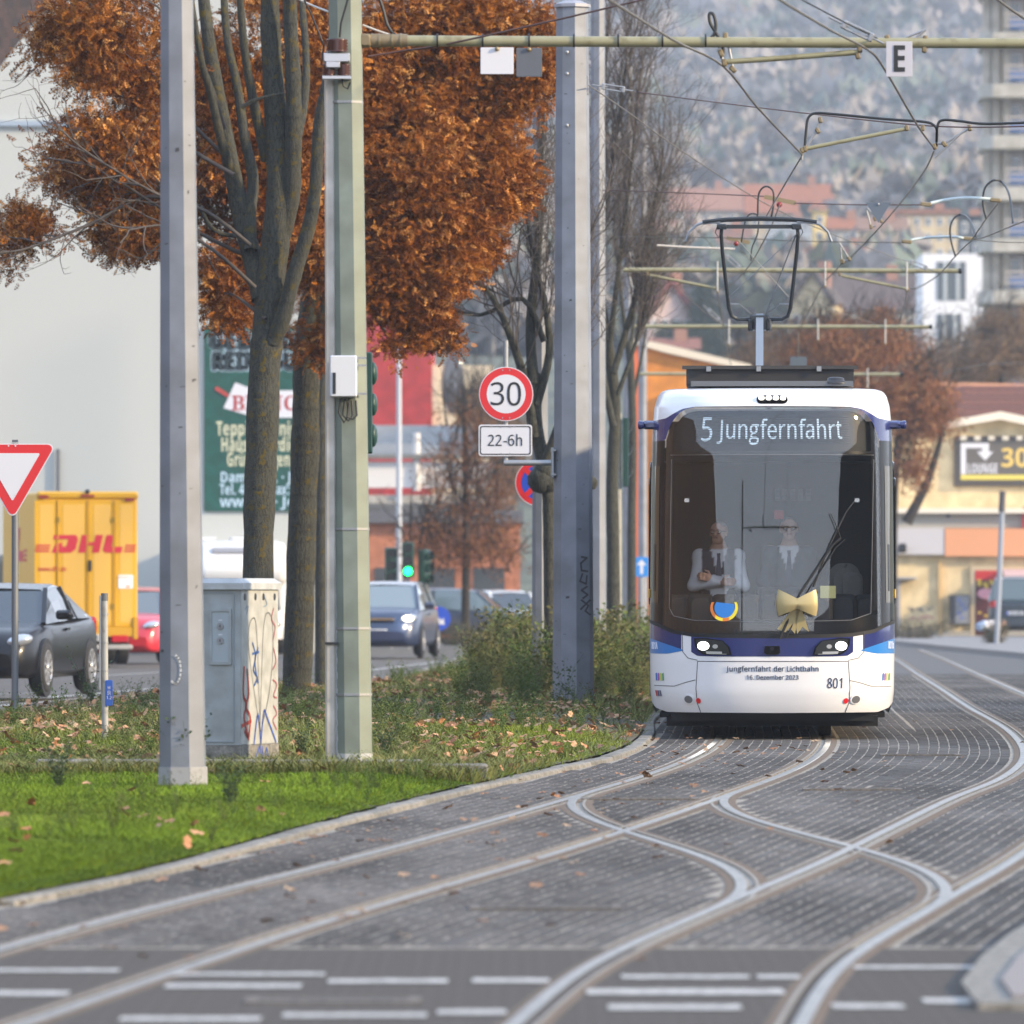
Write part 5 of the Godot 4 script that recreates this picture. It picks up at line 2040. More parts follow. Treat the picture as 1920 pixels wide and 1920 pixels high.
func vehicles() -> void:
	# black coupe, cut by the left edge
	var s := 141.0
	var p := Vector3((10 - 960) / s, 0.095, -FP / s)
	var t := car("parked_car", "black two door car with silver wheels turning in front of the yellow delivery truck", "cars on the left road", p + Vector3(-0.07, 0, -0.9), -0.17, {"len": 4.29, "wid": 1.78, "hgt": 1.43, "hood": 0.86, "belt": 0.98, "col": lin(0.008, 0.008, 0.010), "wheel": 0.335, "bonnet": 1.05, "roof_rear": 1.35, "glass_rear": 0.35, "rim": lin(0.55, 0.55, 0.57), "dull": true})
	t.name = numbered("black_car")
	# blue people carrier head on
	s = 86.0
	car("blue_car", "dark blue people carrier coming head on with a lit headlight, right of the green pole", "cars on the left road", Vector3((724 - 960) / s, 0.06, -FP / s - 2.0), -0.10, {"len": 4.6, "wid": 1.90, "hgt": 1.60, "hood": 0.98, "belt": 1.05, "col": lin(0.012, 0.022, 0.06), "wheel": 0.33, "bonnet": 0.85, "roof_rear": 0.5, "glass": lin(0.16, 0.20, 0.22), "lamp_on": 1.0, "plate": "J MB 880"})
	s = 93.0
	car("red_car", "small red car facing the viewer beside the yellow delivery truck", "cars on the left road", Vector3((246 - 960) / s, 0.02, -FP / s - 2), -0.13, {"len": 3.9, "wid": 1.70, "hgt": 1.50, "hood": 0.92, "belt": 0.98, "col": lin(0.50, 0.018, 0.03), "wheel": 0.31, "bonnet": 0.85, "roof_rear": 0.5, "glass": lin(0.12, 0.14, 0.15)})
	s = 76.0
	car("pale_van", "pale silver van behind the small red car, left of the front grey pole", "cars on the left road", Vector3((292 - 960) / s, 0.0, -FP / s - 2), 0.05, {"len": 4.6, "wid": 1.85, "hgt": 1.95, "hood": 1.05, "belt": 1.15, "col": lin(0.45, 0.50, 0.52), "wheel": 0.33, "bonnet": 0.8, "roof_rear": 0.3, "glass": lin(0.10, 0.14, 0.16)})
	s = 63.0
	car("dark_estate", "dark blue estate car parked beyond the keep right sign", "cars on the left road", Vector3((868 - 960) / s, 0.0, -FP / s), 1.45, {"len": 4.3, "wid": 1.75, "hgt": 1.55, "hood": 0.9, "belt": 0.95, "col": lin(0.02, 0.03, 0.06), "wheel": 0.32, "roof_rear": 0.35, "glass": lin(0.10, 0.14, 0.16)})
	s = 61.0
	car("white_car", "white car parked at the far right of the left road, beside the dark shrub", "cars on the left road", Vector3((948 - 960) / s, 0.0, -FP / s), 0.35, {"len": 4.0, "wid": 1.72, "hgt": 1.5, "col": lin(0.68, 0.68, 0.68), "wheel": 0.31, "roof_rear": 0.5})
	s = 62.0
	car("dark_van", "dark blue grey van seen from behind at the right edge, below the shop billboard", "", Vector3((1916 - 960) / s, 0.11, -FP / s), PI - 0.16, {"len": 4.1, "wid": 1.75, "hgt": 1.82, "hood": 1.0, "belt": 1.08, "col": lin(0.030, 0.042, 0.055), "wheel": 0.32, "bonnet": 0.8, "roof_rear": 0.12, "glass_rear": 0.02, "glass": lin(0.09, 0.13, 0.15), "plate": "J UL 1401"})
	truck()
	motorhome()
	# someone bending at the back of the van
	s = 63.5
	var o := thing("person", "person in light blue jeans and white top stooping beside the dark van", "person", pt(1848, 1207, s), PI / 2 + 0.2)
	var j := {"hip": Vector3(0, 0.50, -0.16), "waist": Vector3(0, 0.56, -0.04), "chest": Vector3(0, 0.58, 0.20), "neck": Vector3(0, 0.56, 0.40), "ls": Vector3(-0.18, 0.55, 0.30), "rs": Vector3(0.18, 0.55, 0.30), "le": Vector3(-0.22, 0.34, 0.42), "re": Vector3(0.22, 0.34, 0.42), "lw": Vector3(-0.15, 0.12, 0.52), "rw": Vector3(0.15, 0.12, 0.52),
		"lh": Vector3(-0.09, 0.48, -0.14), "rh": Vector3(0.09, 0.48, -0.14), "lk": Vector3(-0.13, 0.46, 0.20), "rk": Vector3(0.13, 0.44, 0.22), "la": Vector3(-0.13, 0.09, 0.02), "ra": Vector3(0.13, 0.09, 0.02), "foot": Vector3(0, -0.05, 0.15), "palm": Vector3(0, 0, -1)}
	figure(o, j, func(q: Vector3) -> Color:
		if q.y < 0.10 and q.z < 0.3: return Color(0.5, 0.5, 0.52)
		if q.y < 0.47 and absf(q.x) < 0.19 and q.z < 0.31 or q.z < -0.05: return Color(0.30, 0.40, 0.56)
		if q.z > 0.43 and q.y > 0.45: return Color(0.46, 0.27, 0.19)
		return Color(0.72, 0.68, 0.68), Vector3(0, 0.60, 0.52), Basis(Vector3.RIGHT, 0.9), Color(0.1, 0.07, 0.05), false)

func truck() -> void:
	var s := 97.5
	var d := FP / s
	var base := Vector3((164 - 960) / s, ground(d) + 0.05, -d)
	var t := thing("delivery_truck", "yellow box delivery truck with red lettering on its closed rear doors", "truck", base, 0.21)
	# its rear is towards the viewer (+z)
	var yellow := mat(lin(0.62, 0.33, 0.004), 0.4)
	var yellow2 := mat(lin(0.50, 0.26, 0.003), 0.45)
	var red := mat(lin(0.50, 0.012, 0.03), 0.45)
	var W := 1.96
	var h := func(y): return (1243.0 - y) / s
	var X := func(x): return (x - 164.0) / s
	var b := MB.new()
	b.rbox(Vector3(0, (h.call(920) + h.call(1190)) / 2, -2.2), Vector3(W, h.call(920) - h.call(1190), 4.4), 0.05)
	put("box_body", b, yellow, t)
	b = MB.new()
	b.rbox(Vector3(0, h.call(926), -0.02), Vector3(W + 0.02, 0.15, 0.14), 0.05)
	put("roof_cap", b, yellow, t)
	for q in [[62, 106], [106, 164], [164, 214], [214, 256]]:
		var pn := node("rear_door" if q[0] > 62 and q[0] < 214 else "rear_panel", t)
		b = MB.new()
		var x0: float = X.call(q[0] + 1.0)
		var x1: float = X.call(q[1] - 1.0)
		var y0: float = h.call(1172)
		var y1: float = h.call(936)
		b.rbox(Vector3((x0 + x1) / 2, (y0 + y1) / 2, 0.012), Vector3(x1 - x0, y1 - y0, 0.03), 0.012)
		put("leaf", b, yellow, pn)
		b = MB.new()
		var m := 0.10
		b.rbox(Vector3((x0 + x1) / 2 + 0.02, (y0 + y1) / 2, 0.026), Vector3(x1 - x0 - m * 1.6, y1 - y0 - m * 1.5, 0.012), 0.01)
		put("pressed_panel", b, mat(lin(0.66, 0.38, 0.06), 0.45), pn)
	b = MB.new()
	for x in [107, 163, 213]:
		b.box(Vector3(X.call(x), h.call(1054), 0.03), Vector3(0.025, 2.42, 0.03))
	put("door_bars", b, yellow2, t)
	b = MB.new()
	for x in [108, 212]:
		for y in [972, 1134]:
			b.box(Vector3(X.call(x), h.call(y), 0.05), Vector3(0.05, 0.10, 0.02))
	for x in [150, 167]:
		b.box(Vector3(X.call(x), h.call(1165), 0.05), Vector3(0.06, 0.06, 0.03))
	put("hinge", b, mat(lin(0.25, 0.16, 0.01), 0.5), t)
	b = MB.new()
	b.rbox(Vector3(X.call(168), h.call(1058), 0.06), Vector3(0.06, 0.22, 0.03), 0.02)
	put("door_lever", b, M.black, t)
	# lettering: slanted capitals and speed lines
	var lt := node("red_lettering", t, Vector3(X.call(159), h.call(1017), 0.036))
	var sl := 0.22   # slant
	var put_poly := func(pts: Array, called: String):
		var pb := MB.new()
		var poly := PackedVector2Array()
		for q in pts:
			poly.append(Vector2(q[0] + q[1] * sl, q[1]))
		pb.prism(poly, 0.0, 0.006)
		put(called, pb, red, lt)
	var H := 0.34
	put_poly.call([[-0.62, -H / 2], [-0.24, -H / 2], [-0.16, -H * 0.30], [-0.16, H * 0.30], [-0.22, H / 2], [-0.64, H / 2], [-0.64, H * 0.26], [-0.36, H * 0.26], [-0.34, H * 0.18], [-0.36, -H * 0.16], [-0.44, -H * 0.16], [-0.45, H * 0.04], [-0.56, H * 0.04]], "letter")
	put_poly.call([[-0.10, -H / 2], [0.04, -H / 2], [0.04, -H * 0.09], [0.17, -H * 0.09], [0.17, -H / 2], [0.31, -H / 2], [0.31, H / 2], [0.17, H / 2], [0.17, H * 0.09], [0.04, H * 0.09], [0.04, H / 2], [-0.10, H / 2]], "letter")
	put_poly.call([[0.37, -H * 0.36], [0.43, -H / 2], [0.74, -H / 2], [0.74, -H * 0.16], [0.52, -H * 0.16], [0.52, H / 2], [0.38, H / 2]], "letter")
	for k in 3:
		var y := -H * 0.46 + k * 0.055
		put_poly.call([[-0.94, y], [-0.67, y], [-0.67, y + 0.03], [-0.94, y + 0.03]], "stripe")
		put_poly.call([[0.79, y], [1.0, y], [1.0, y + 0.03], [0.79, y + 0.03]], "stripe")
	text(t, "www.dhl.de", 0.085, Vector3(X.call(97), h.call(1064), 0.042), red, Basis.IDENTITY, 0.54)
	b = MB.new()
	b.box(Vector3(X.call(236), h.call(1088), 0.04), Vector3(0.29, 0.26, 0.006))
	put("notice", b, mat(lin(0.72, 0.72, 0.74), 0.6), t)
	b = MB.new()
	b.box(Vector3(X.call(232), h.call(1080), 0.044), Vector3(0.20, 0.015, 0.004))
	b.box(Vector3(X.call(240), h.call(1097), 0.044), Vector3(0.08, 0.03, 0.004))
	put("notice_print", b, mat(lin(0.5, 0.2, 0.05), 0.6), t)
	b = MB.new()
	b.box(Vector3(X.call(163), h.call(927), 0.06), Vector3(0.26, 0.04, 0.03))
	b.box(Vector3(X.call(80), h.call(929), 0.06), Vector3(0.18, 0.05, 0.03))
	b.box(Vector3(X.call(243), h.call(934), 0.06), Vector3(0.18, 0.05, 0.03))
	put("marker_lamp", b, mat(lin(0.25, 0.02, 0.02), 0.3), t)
	b = MB.new()
	b.ball(Vector3(X.call(163), h.call(919), 0.05), Vector3(0.05, 0.05, 0.07), 10)
	put("reversing_camera", b, M.black, t)
	b = MB.new()
	b.rbox(Vector3(0, h.call(1182), 0.0), Vector3(W - 0.06, 0.20, 0.1), 0.02)
	put("rear_sill", b, yellow2, t)
	for x in [-0.93, 0.93]:
		b = MB.new()
		b.box(Vector3(x, h.call(1175), 0.02), Vector3(0.08, 0.42, 0.10))
		put("corner_post", b, yellow2, t)
	for x in [-0.62, 0.62]:
		b = MB.new()
		b.rbox(Vector3(x, h.call(1195), 0.03), Vector3(0.34, 0.15, 0.08), 0.03)
		put("tail_light", b, mat(lin(0.40, 0.012, 0.02), 0.2), t)
	b = MB.new()
	b.rbox(Vector3(0, h.call(1211), 0.10), Vector3(1.7, 0.10, 0.22), 0.03)
	put("step_bumper", b, mat(lin(0.36, 0.35, 0.33), 0.6, 0.2), t)
	var np := node("number_plate", t, Vector3(-0.03, h.call(1193), 0.07))
	b = MB.new()
	b.rbox(Vector3.ZERO, Vector3(0.52, 0.12, 0.012), 0.01)
	put("plate", b, mat(lin(0.6, 0.6, 0.6), 0.4), np)
	text(np, "K 5898", 0.08, Vector3(0.03, 0, 0.008), M.sign_black, Basis.IDENTITY, 0.40, true)
	b = MB.new()
	b.box(Vector3(0, 0.45, -2.6), Vector3(1.5, 0.2, 5.0))
	b.rbox(Vector3(0, 1.2, -5.1), Vector3(1.9, 1.9, 1.6), 0.2)
	put("chassis_and_cab", b, mat(lin(0.06, 0.05, 0.02), 0.6), t)
	for x in [-1.0, 1.0]:
		wheel(t, Vector3(0.82 * x, 0.34, -1.0), 0.34, 0.22, x, lin(0.3, 0.3, 0.3))
		wheel(t, Vector3(0.58 * x, 0.34, -1.02), 0.34, 0.20, x, lin(0.3, 0.3, 0.3))
		wheel(t, Vector3(0.85 * x, 0.34, -4.9), 0.34, 0.22, x, lin(0.3, 0.3, 0.3))
	# the left flank carries the same letters, seen at a slant at the picture edge
	var fl := node("side_lettering", t, Vector3(-W / 2 - 0.004, h.call(1020), -3.3), Basis(Vector3.UP, -PI / 2))
	b = MB.new()
	b.prism(PackedVector2Array([Vector2(0.6, -0.30), Vector2(1.5, -0.30), Vector2(1.55, -0.1), Vector2(1.0, -0.1), Vector2(1.2, 0.35), Vector2(0.85, 0.35)]), 0, 0.006)
	for k in 3:
		b.prism(PackedVector2Array([Vector2(1.65, -0.30 + k * 0.09), Vector2(2.0, -0.30 + k * 0.09), Vector2(2.0, -0.25 + k * 0.09), Vector2(1.65, -0.25 + k * 0.09)]), 0, 0.006)
	put("letter", b, red, fl)

func motorhome() -> void:
	var s := 80.0
	var base := Vector3((452 - 960) / s, 0.0, -FP / s)
	var t := thing("motorhome", "white motorhome facing the viewer behind the oak trunks, below the green wall sign", "motorhome", base, 0.10)
	var white := paint(lin(0.66, 0.66, 0.66), 0.4)
	var b := MB.new()
	b.rbox(Vector3(0, 1.60, -3.0), Vector3(2.15, 2.05, 5.6), 0.15, Basis.IDENTITY, 4)
	put("living_body", b, white, t)
	b = MB.new()
	var rings := []
	for q in [[1.62, 0.02, 2.0], [1.75, 0.42, 2.1], [2.20, 0.35, 2.1], [2.55, -0.15, 2.0], [2.66, -0.6, 1.8]]:
		rings.append(PackedVector3Array([Vector3(-q[2] / 2, q[0], -0.9), Vector3(-q[2] / 2, q[0], q[1] - 0.15), Vector3(-q[2] / 2 + 0.2, q[0], q[1]), Vector3(q[2] / 2 - 0.2, q[0], q[1]), Vector3(q[2] / 2, q[0], q[1] - 0.15), Vector3(q[2] / 2, q[0], -0.9)]))
	b.loft(rings, false, true)
	put("overcab", b, white, t)
	b = MB.new()
	b.rbox(Vector3(-0.1, 2.42, 0.10), Vector3(1.2, 0.20, 0.05), 0.04, Basis(Vector3.RIGHT, -0.9))
	put("skylight", b, mat(lin(0.22, 0.22, 0.24), 0.3), t)
	b = MB.new()
	rings = []
	for q in [[0.35, 0.75, 1.9], [0.75, 0.80, 1.95], [1.02, 0.62, 1.9]]:
		rings.append(PackedVector3Array([Vector3(-q[2] / 2, q[0], -0.8), Vector3(-q[2] / 2, q[0], q[1] - 0.3), Vector3(-q[2] / 2 + 0.3, q[0], q[1]), Vector3(q[2] / 2 - 0.3, q[0], q[1]), Vector3(q[2] / 2, q[0], q[1] - 0.3), Vector3(q[2] / 2, q[0], -0.8)]))
	b.loft(rings, false, true)
	put("cab_nose", b, white, t)
	b = MB.new()
	b.quad(Vector3(-0.88, 1.02, 0.60), Vector3(0.88, 1.02, 0.60), Vector3(0.82, 1.64, 0.05), Vector3(-0.82, 1.64, 0.05))
	b.quad(Vector3(0.88, 1.02, 0.60), Vector3(0.95, 1.02, -0.5), Vector3(0.92, 1.64, -0.5), Vector3(0.82, 1.64, 0.05))
	put("windscreen", b, paint(lin(0.02, 0.025, 0.03), 0.05), t)
	for x in [-1.0, 1.0]:
		b = MB.new()
		b.rbox(Vector3(1.12 * x, 1.35, 0.3), Vector3(0.16, 0.34, 0.12), 0.05)
		put("mirror", b, M.black, t)
		b = MB.new()
		b.ball(Vector3(0.74 * x, 0.72, 0.68), Vector3(0.17, 0.11, 0.10), 12)
		put("headlight", b, mat(lin(0.5, 0.5, 0.52), 0.1, 0.5), t)
		wheel(t, Vector3(0.90 * x, 0.34, -0.1), 0.34, 0.22, x, lin(0.35, 0.35, 0.35))
		wheel(t, Vector3(0.90 * x, 0.34, -4.2), 0.34, 0.22, x, lin(0.35, 0.35, 0.35))
	b = MB.new()
	b.rbox(Vector3(0, 0.5, 0.80), Vector3(1.3, 0.12, 0.05), 0.03)
	put("grille", b, M.black, t)
	for x in [-0.7, 0.1, 0.6]:
		b = MB.new()
		b.rbox(Vector3(x, 2.70, -2.0), Vector3(0.5, 0.10, 0.5), 0.04)
		put("roof_hatch", b, white, t)

# ---------------------------------------------------------------- buildings
func bx(b: MB, x0: float, x1: float, y0: float, y1: float, s: float, dep: float, fwd := 0.0) -> void:   # picture rectangle pushed back
	var a := pt(x0, y0, s)
	var e := pt(x1, y1, s)
	b.box(Vector3((a.x + e.x) / 2, (a.y + e.y) / 2, a.z - dep / 2 + fwd), Vector3(absf(e.x - a.x), absf(a.y - e.y), dep))

func house(label: String, x0: float, x1: float, ytop: float, ybase: float, s: float, wall: Color, roof: Color, kind: String, roof_h: float, rows: int, colsn: int, turn := 0.0, group := "houses on the hillside") -> void:
	var w := (x1 - x0) / s
	var h := (ybase - ytop) / s
	var base := pt((x0 + x1) / 2, ybase, s)
	var t := thing("house", label, "house", base, turn, group)
	var dep := w * 0.7
	var b := MB.new()
	b.box(Vector3(0, h / 2 - 3, -dep / 2), Vector3(w, h + 6, dep))
	put("wall", b, mat(wall, 0.85, 0, "cloud", 0.1), t)
	var rh := roof_h / s
	b = MB.new()
	var e := 0.5
	if kind == "eaves":
		b.prism(PackedVector2Array([Vector2(e, 0), Vector2(-dep / 2, rh), Vector2(-dep - e, 0)]), -w / 2 - e, w / 2 + e, Transform3D(Basis(Vector3(0, 0, 1), Vector3.UP, Vector3(-1, 0, 0)), Vector3(0, h, 0)))
	elif kind == "gable":
		b.prism(PackedVector2Array([Vector2(-w / 2, 0), Vector2(w / 2, 0), Vector2(0, rh)]), -dep, 0.0, Transform3D(Basis.IDENTITY, Vector3(0, h, 0)))
	else:
		b.box(Vector3(0, h + rh / 2, -dep / 2), Vector3(w + e, rh, dep + e))
	if kind == "gable":
		put("gable_wall", b, mat(wall, 0.85, 0, "cloud", 0.1), t)
		b = MB.new()
		for s2 in [-1.0, 1.0]:
			var sl := Vector3(w / 2 * -s2, rh, 0)
			b.box(Vector3(w / 4 * s2, h + rh / 2 + 0.2, -dep / 2), Vector3(sl.length() * 1.08, 0.35, dep + 0.8), Basis(Vector3.BACK, -s2 * atan2(rh, w / 2)))
	put("roof", b, mat(roof, 0.85, 0, "strong", 0.3), t)
	b = MB.new()
	b.box(Vector3(w * 0.2, h + rh * 0.8, -dep / 2), Vector3(0.8, rh * 0.6 + 1.0, 0.8))
	put("chimney", b, mat(lin(0.3, 0.15, 0.1), 0.9), t)
	var gm := paint(lin(0.06, 0.07, 0.08), 0.1)
	var wm := mat(lin(0.65, 0.64, 0.62), 0.7)
	for r in rows:
		for c in colsn:
			var n := node("window", t, Vector3(lerpf(-w / 2, w / 2, (c + 0.5) / colsn), h * (r + 0.55) / rows, 0.0))
			var ww := minf(1.1, w / colsn * 0.5)
			var hh := minf(1.4, h / rows * 0.5)
			b = MB.new()
			b.box(Vector3(0, 0, 0.02), Vector3(ww, hh, 0.08))
			put("frame", b, wm, n)
			b = MB.new()
			b.box(Vector3(0, 0, 0.05), Vector3(ww - 0.16, hh - 0.16, 0.06))
			put("pane", b, gm, n)

func buildings() -> void:
	# big white rendered gable wall with the green sign
	var s := 78.0
	var base := pt(220, 1114 + 1.4 * s, s)
	var t := thing("white_building", "large white rendered gable wall with a grey ledge at the upper left", "building", base)
	var q := func(x, y): return Vector2((x - 220) / s, (1114 + 1.4 * s - y) / s)
	var b := MB.new()
	b.prism(PackedVector2Array([q.call(-320, 1230), q.call(600, 1230), q.call(600, 190), q.call(330, -320), q.call(95, 0), q.call(0, 125), q.call(-320, 500)]), -10.0, 0.0)
	var render := mat(lin(0.62, 0.635, 0.60), 0.9, 0, "fine", 1.7)
	put("wall", b, render, t)
	b = MB.new()
	var l0: Vector2 = q.call(-320, 238)
	var l1: Vector2 = q.call(600, 225)
	b.box(Vector3((l0.x + l1.x) / 2, (l0.y + l1.y) / 2, 0.06), Vector3(l1.x - l0.x, 0.13, 0.14))
	put("ledge", b, mat(lin(0.33, 0.39, 0.46), 0.5, 0.3), t)
	b = MB.new()
	b.tube([Vector3(q.call(109, 0).x, q.call(109, 1000).y, 0.08), Vector3(q.call(109, 0).x, q.call(109, 842).y, 0.08)], 0.045, 0.045, 8)
	put("vent_pipe", b, M.sign_back, t)
	# tiled roof behind
	var rt := thing("tiled_roof_house", "steep dark brown tiled roof in the upper left corner behind the white gable", "building", pt(-40, 200, 74))
	var tm := [mat(lin(0.10, 0.062, 0.046), 0.9, 0, "strong", 1.5), mat(lin(0.13, 0.075, 0.055), 0.9, 0, "strong", 1.2), mat(lin(0.08, 0.055, 0.045), 0.9, 0, "strong", 1.9)]
	b = MB.new()
	b.quad(Vector3(-6, -2, 0), Vector3(4, -2, 0), Vector3(4, 8, -7), Vector3(-6, 8, -7))
	put("roof_boards", b, tm[2], rt)
	b = MB.new()
	b.box(Vector3(-1, -8, -4), Vector3(10, 12, 7.9))
	put("wall", b, render, rt)
	var tile := MB.new()
	tile.box(Vector3(0, 0, 0), Vector3(0.21, 0.36, 0.03), Basis(Vector3.RIGHT, -0.52))
	var tmesh := tile.mesh()
	for r in 12:
		for c in 18:
			var o := put("tile", tmesh, tm[rng.randi() % 3], rt)
			var y := 0.4 + r * 0.27
			o.position = Vector3(-1.1 + c * 0.22 + (0.11 if r % 2 else 0.0), y, -0.7 * (y + 2.0) + 0.06 + rng.randf_range(-0.01, 0.01))
	wall_sign()

	# red block, cream block and low hall beyond the junction
	s = 50.0
	t = thing("red_building", "bright red block partly hidden by the brown oak leaves, beyond the junction", "building", pt(720, 1184, s))
	b = MB.new()
	b.box(Vector3(-0.2, 6.0, -6), Vector3(4.0, 12.5, 12))
	put("wall", b, mat(lin(0.42, 0.028, 0.030), 0.7, 0, "cloud", 0.2), t)
	b = MB.new()
	b.box(Vector3(2.9, 4.6, -6.2), Vector3(2.4, 10.8, 11.6))
	put("cream_wing", b, mat(lin(0.62, 0.52, 0.36), 0.8), t)
	b = MB.new()
	b.ball(Vector3(2.6, 9.3, -0.4), Vector3(0.42, 1.15, 0.1), 18)
	put("arched_window", b, paint(lin(0.08, 0.08, 0.09), 0.1), t)
	b = MB.new()
	b.box(Vector3(1.85, 9.1, -0.37), Vector3(0.30, 1.6, 0.08))
	put("window", b, mat(lin(0.6, 0.55, 0.42), 0.4), t)
	s = 54.0
	t = thing("low_hall", "low white hall with a grey roof in front of the red block", "building", pt(800, 1190, s))
	b = MB.new()
	b.box(Vector3(-0.4, 2.4, -6), Vector3(7.0, 4.9, 12))
	put("wall", b, mat(lin(0.52, 0.50, 0.46), 0.8, 0, "cloud", 0.3), t)
	b = MB.new()
	b.prism(PackedVector2Array([Vector2(0.5, 0), Vector2(-9, 1.2), Vector2(-9.4, 1.0), Vector2(0.5, -0.15)]), -3.4, 4.2, Transform3D(Basis(Vector3(0, 0, 1), Vector3.UP, Vector3(-1, 0, 0)), Vector3(0, 6.25, 0)))
	put("roof", b, mat(lin(0.20, 0.20, 0.19), 0.7, 0, "cloud", 0.3), t)
	b = MB.new()
	b.box(Vector3(-0.4, 5.55, 0.10), Vector3(7.2, 0.9, 0.2))
	put("fascia", b, mat(lin(0.66, 0.64, 0.62), 0.6), t)
	b = MB.new()
	b.box(Vector3(-0.4, 4.45, 0.06), Vector3(6.9, 0.22, 0.12))
	put("dark_band", b, mat(lin(0.10, 0.10, 0.10), 0.6), t)
	b = MB.new()
	b.tube([Vector3(-0.35, 5.0, 0.25), Vector3(-0.35, 7.0, 0.2)], 0.13, 0.13, 8)
	put("flue", b, mat(lin(0.6, 0.58, 0.56), 0.6), t)
	for k in 4:
		var n := node("window", t, Vector3(-2.9 + k * 1.7, 3.4, 0.02))
		b = MB.new()
		b.box(Vector3.ZERO, Vector3(1.3, 1.0, 0.08))
		put("frame", b, M.sign_white, n)
		b = MB.new()
		b.box(Vector3(0, 0, 0.03), Vector3(1.15, 0.85, 0.05))
		put("pane", b, paint(lin(0.07, 0.08, 0.09), 0.1), n)
	s = 58.0
	t = thing("orange_shop", "low salmon orange building behind the traffic lights and the small brown tree", "building", pt(830, 1195, s))
	b = MB.new()
	b.box(Vector3(-0.1, 1.85, -3), Vector3(5.2, 3.7, 6))
	put("wall", b, mat(lin(0.50, 0.19, 0.10), 0.85, 0, "cloud", 0.4), t)
	b = MB.new()
	b.box(Vector3(-0.1, 3.9, -2.8), Vector3(5.4, 0.4, 6.4))
	put("roof", b, mat(lin(0.10, 0.10, 0.11), 0.7), t)
	for k in 3:
		b = MB.new()
		b.box(Vector3(-1.7 + k * 1.6, 1.5, 0.02), Vector3(1.0, 1.5, 0.06))
		put("window", b, paint(lin(0.05, 0.055, 0.06), 0.1), t)

	# orange walled market with a pale roof edge
	s = 54.0
	t = thing("orange_market", "orange market hall with a pale sloping roof edge behind the tram roof", "building", pt(1290, 1190, s))
	var o2 := func(x, y): return Vector2((x - 1290) / s, (1190 - y) / s)
	b = MB.new()
	b.prism(PackedVector2Array([o2.call(1182, 1190), o2.call(1400, 1190), o2.call(1400, 694), o2.call(1250, 660), o2.call(1182, 640)]), -8.0, 0.0)
	put("orange_wall", b, mat(lin(0.72, 0.27, 0.035), 0.8, 0, "cloud", 0.2), t)
	b = MB.new()
	b.prism(PackedVector2Array([o2.call(1178, 642), o2.call(1178, 632), o2.call(1255, 648), o2.call(1408, 684), o2.call(1408, 696), o2.call(1250, 662)]), -8.3, 0.3)
	put("roof_edge", b, mat(lin(0.66, 0.58, 0.45), 0.7), t)
	b = MB.new()
	b.prism(PackedVector2Array([o2.call(1180, 1190), o2.call(1205, 1190), o2.call(1205, 655), o2.call(1180, 648)]), 0.0, 0.15)
	put("red_pier", b, mat(lin(0.60, 0.13, 0.04), 0.8), t)
	b = MB.new()
	b.box(Vector3(0.6, 4.2, 0.1), Vector3(3.2, 8.2, 0.2))
	put("grey_wall", b, mat(lin(0.35, 0.32, 0.28), 0.8, 0, "cloud", 0.3), t)
	yellow_shop()
	tower()
	# block and houses farther off
	white_block()
	house("long cream block with an orange tiled roof on the hillside behind the pantograph", 1405, 1575, 400, 500, 18.0, lin(0.55, 0.45, 0.30), lin(0.52, 0.19, 0.09), "eaves", 58, 3, 8)
	house("pinkish roofed house left of the long orange roofed block", 1262, 1385, 395, 470, 17.0, lin(0.45, 0.40, 0.34), lin(0.50, 0.24, 0.15), "eaves", 45, 2, 5)
	house("cream apartment block with flat roof right of the dark triangle sign", 1688, 1795, 402, 520, 22.0, lin(0.62, 0.50, 0.32), lin(0.45, 0.20, 0.12), "flat", 10, 4, 5)
	house("pale house beside the cream apartment block, below the triangle sign", 1618, 1692, 432, 540, 23.0, lin(0.58, 0.55, 0.45), lin(0.40, 0.24, 0.17), "eaves", 26, 3, 3)
	house("dark slate clad block between the cream block and the tower", 1797, 1842, 408, 530, 25.0, lin(0.07, 0.09, 0.11), lin(0.05, 0.06, 0.07), "flat", 4, 3, 2)
	house("house with a steep red roof and pink half timbered gable, left of the pantograph", 1215, 1300, 590, 720, 28.0, lin(0.55, 0.42, 0.40), lin(0.33, 0.07, 0.06), "gable", 60, 3, 4, 0.3)
	house("yellow gabled house with dark roof right of the pantograph mast", 1478, 1566, 575, 720, 27.0, lin(0.62, 0.50, 0.30), lin(0.13, 0.10, 0.09), "gable", 66, 2, 3, -0.25)
	house("long grey roofed house with dormers behind the yellow gabled house", 1556, 1725, 580, 720, 26.0, lin(0.42, 0.38, 0.32), lin(0.17, 0.12, 0.11), "eaves", 66, 2, 6)
	house("red roofed house above the second beam, right of the pantograph", 1520, 1640, 505, 600, 24.0, lin(0.50, 0.42, 0.33), lin(0.38, 0.12, 0.08), "eaves", 44, 2, 4)
	house("white hillside villa, upper of the two below the tower balconies", 1664, 1732, 282, 318, 12.0, lin(0.70, 0.70, 0.69), lin(0.55, 0.55, 0.55), "flat", 5, 2, 4)
	house("small white hillside house left of the tower", 1768, 1812, 286, 312, 12.5, lin(0.66, 0.66, 0.64), lin(0.35, 0.30, 0.28), "eaves", 10, 1, 2)
	house("low white hillside house with long flat roof beside the tower", 1733, 1790, 348, 378, 14.0, lin(0.70, 0.70, 0.70), lin(0.5, 0.5, 0.5), "flat", 5, 1, 3)
	house("salmon terrace low on the hillside at the left of the pantograph", 1222, 1322, 432, 480, 19.0, lin(0.60, 0.42, 0.30), lin(0.50, 0.24, 0.15), "eaves", 22, 2, 6)
	house("cream house half covered by the pantograph head", 1332, 1402, 456, 520, 22.0, lin(0.62, 0.54, 0.42), lin(0.35, 0.18, 0.13), "eaves", 30, 2, 4)
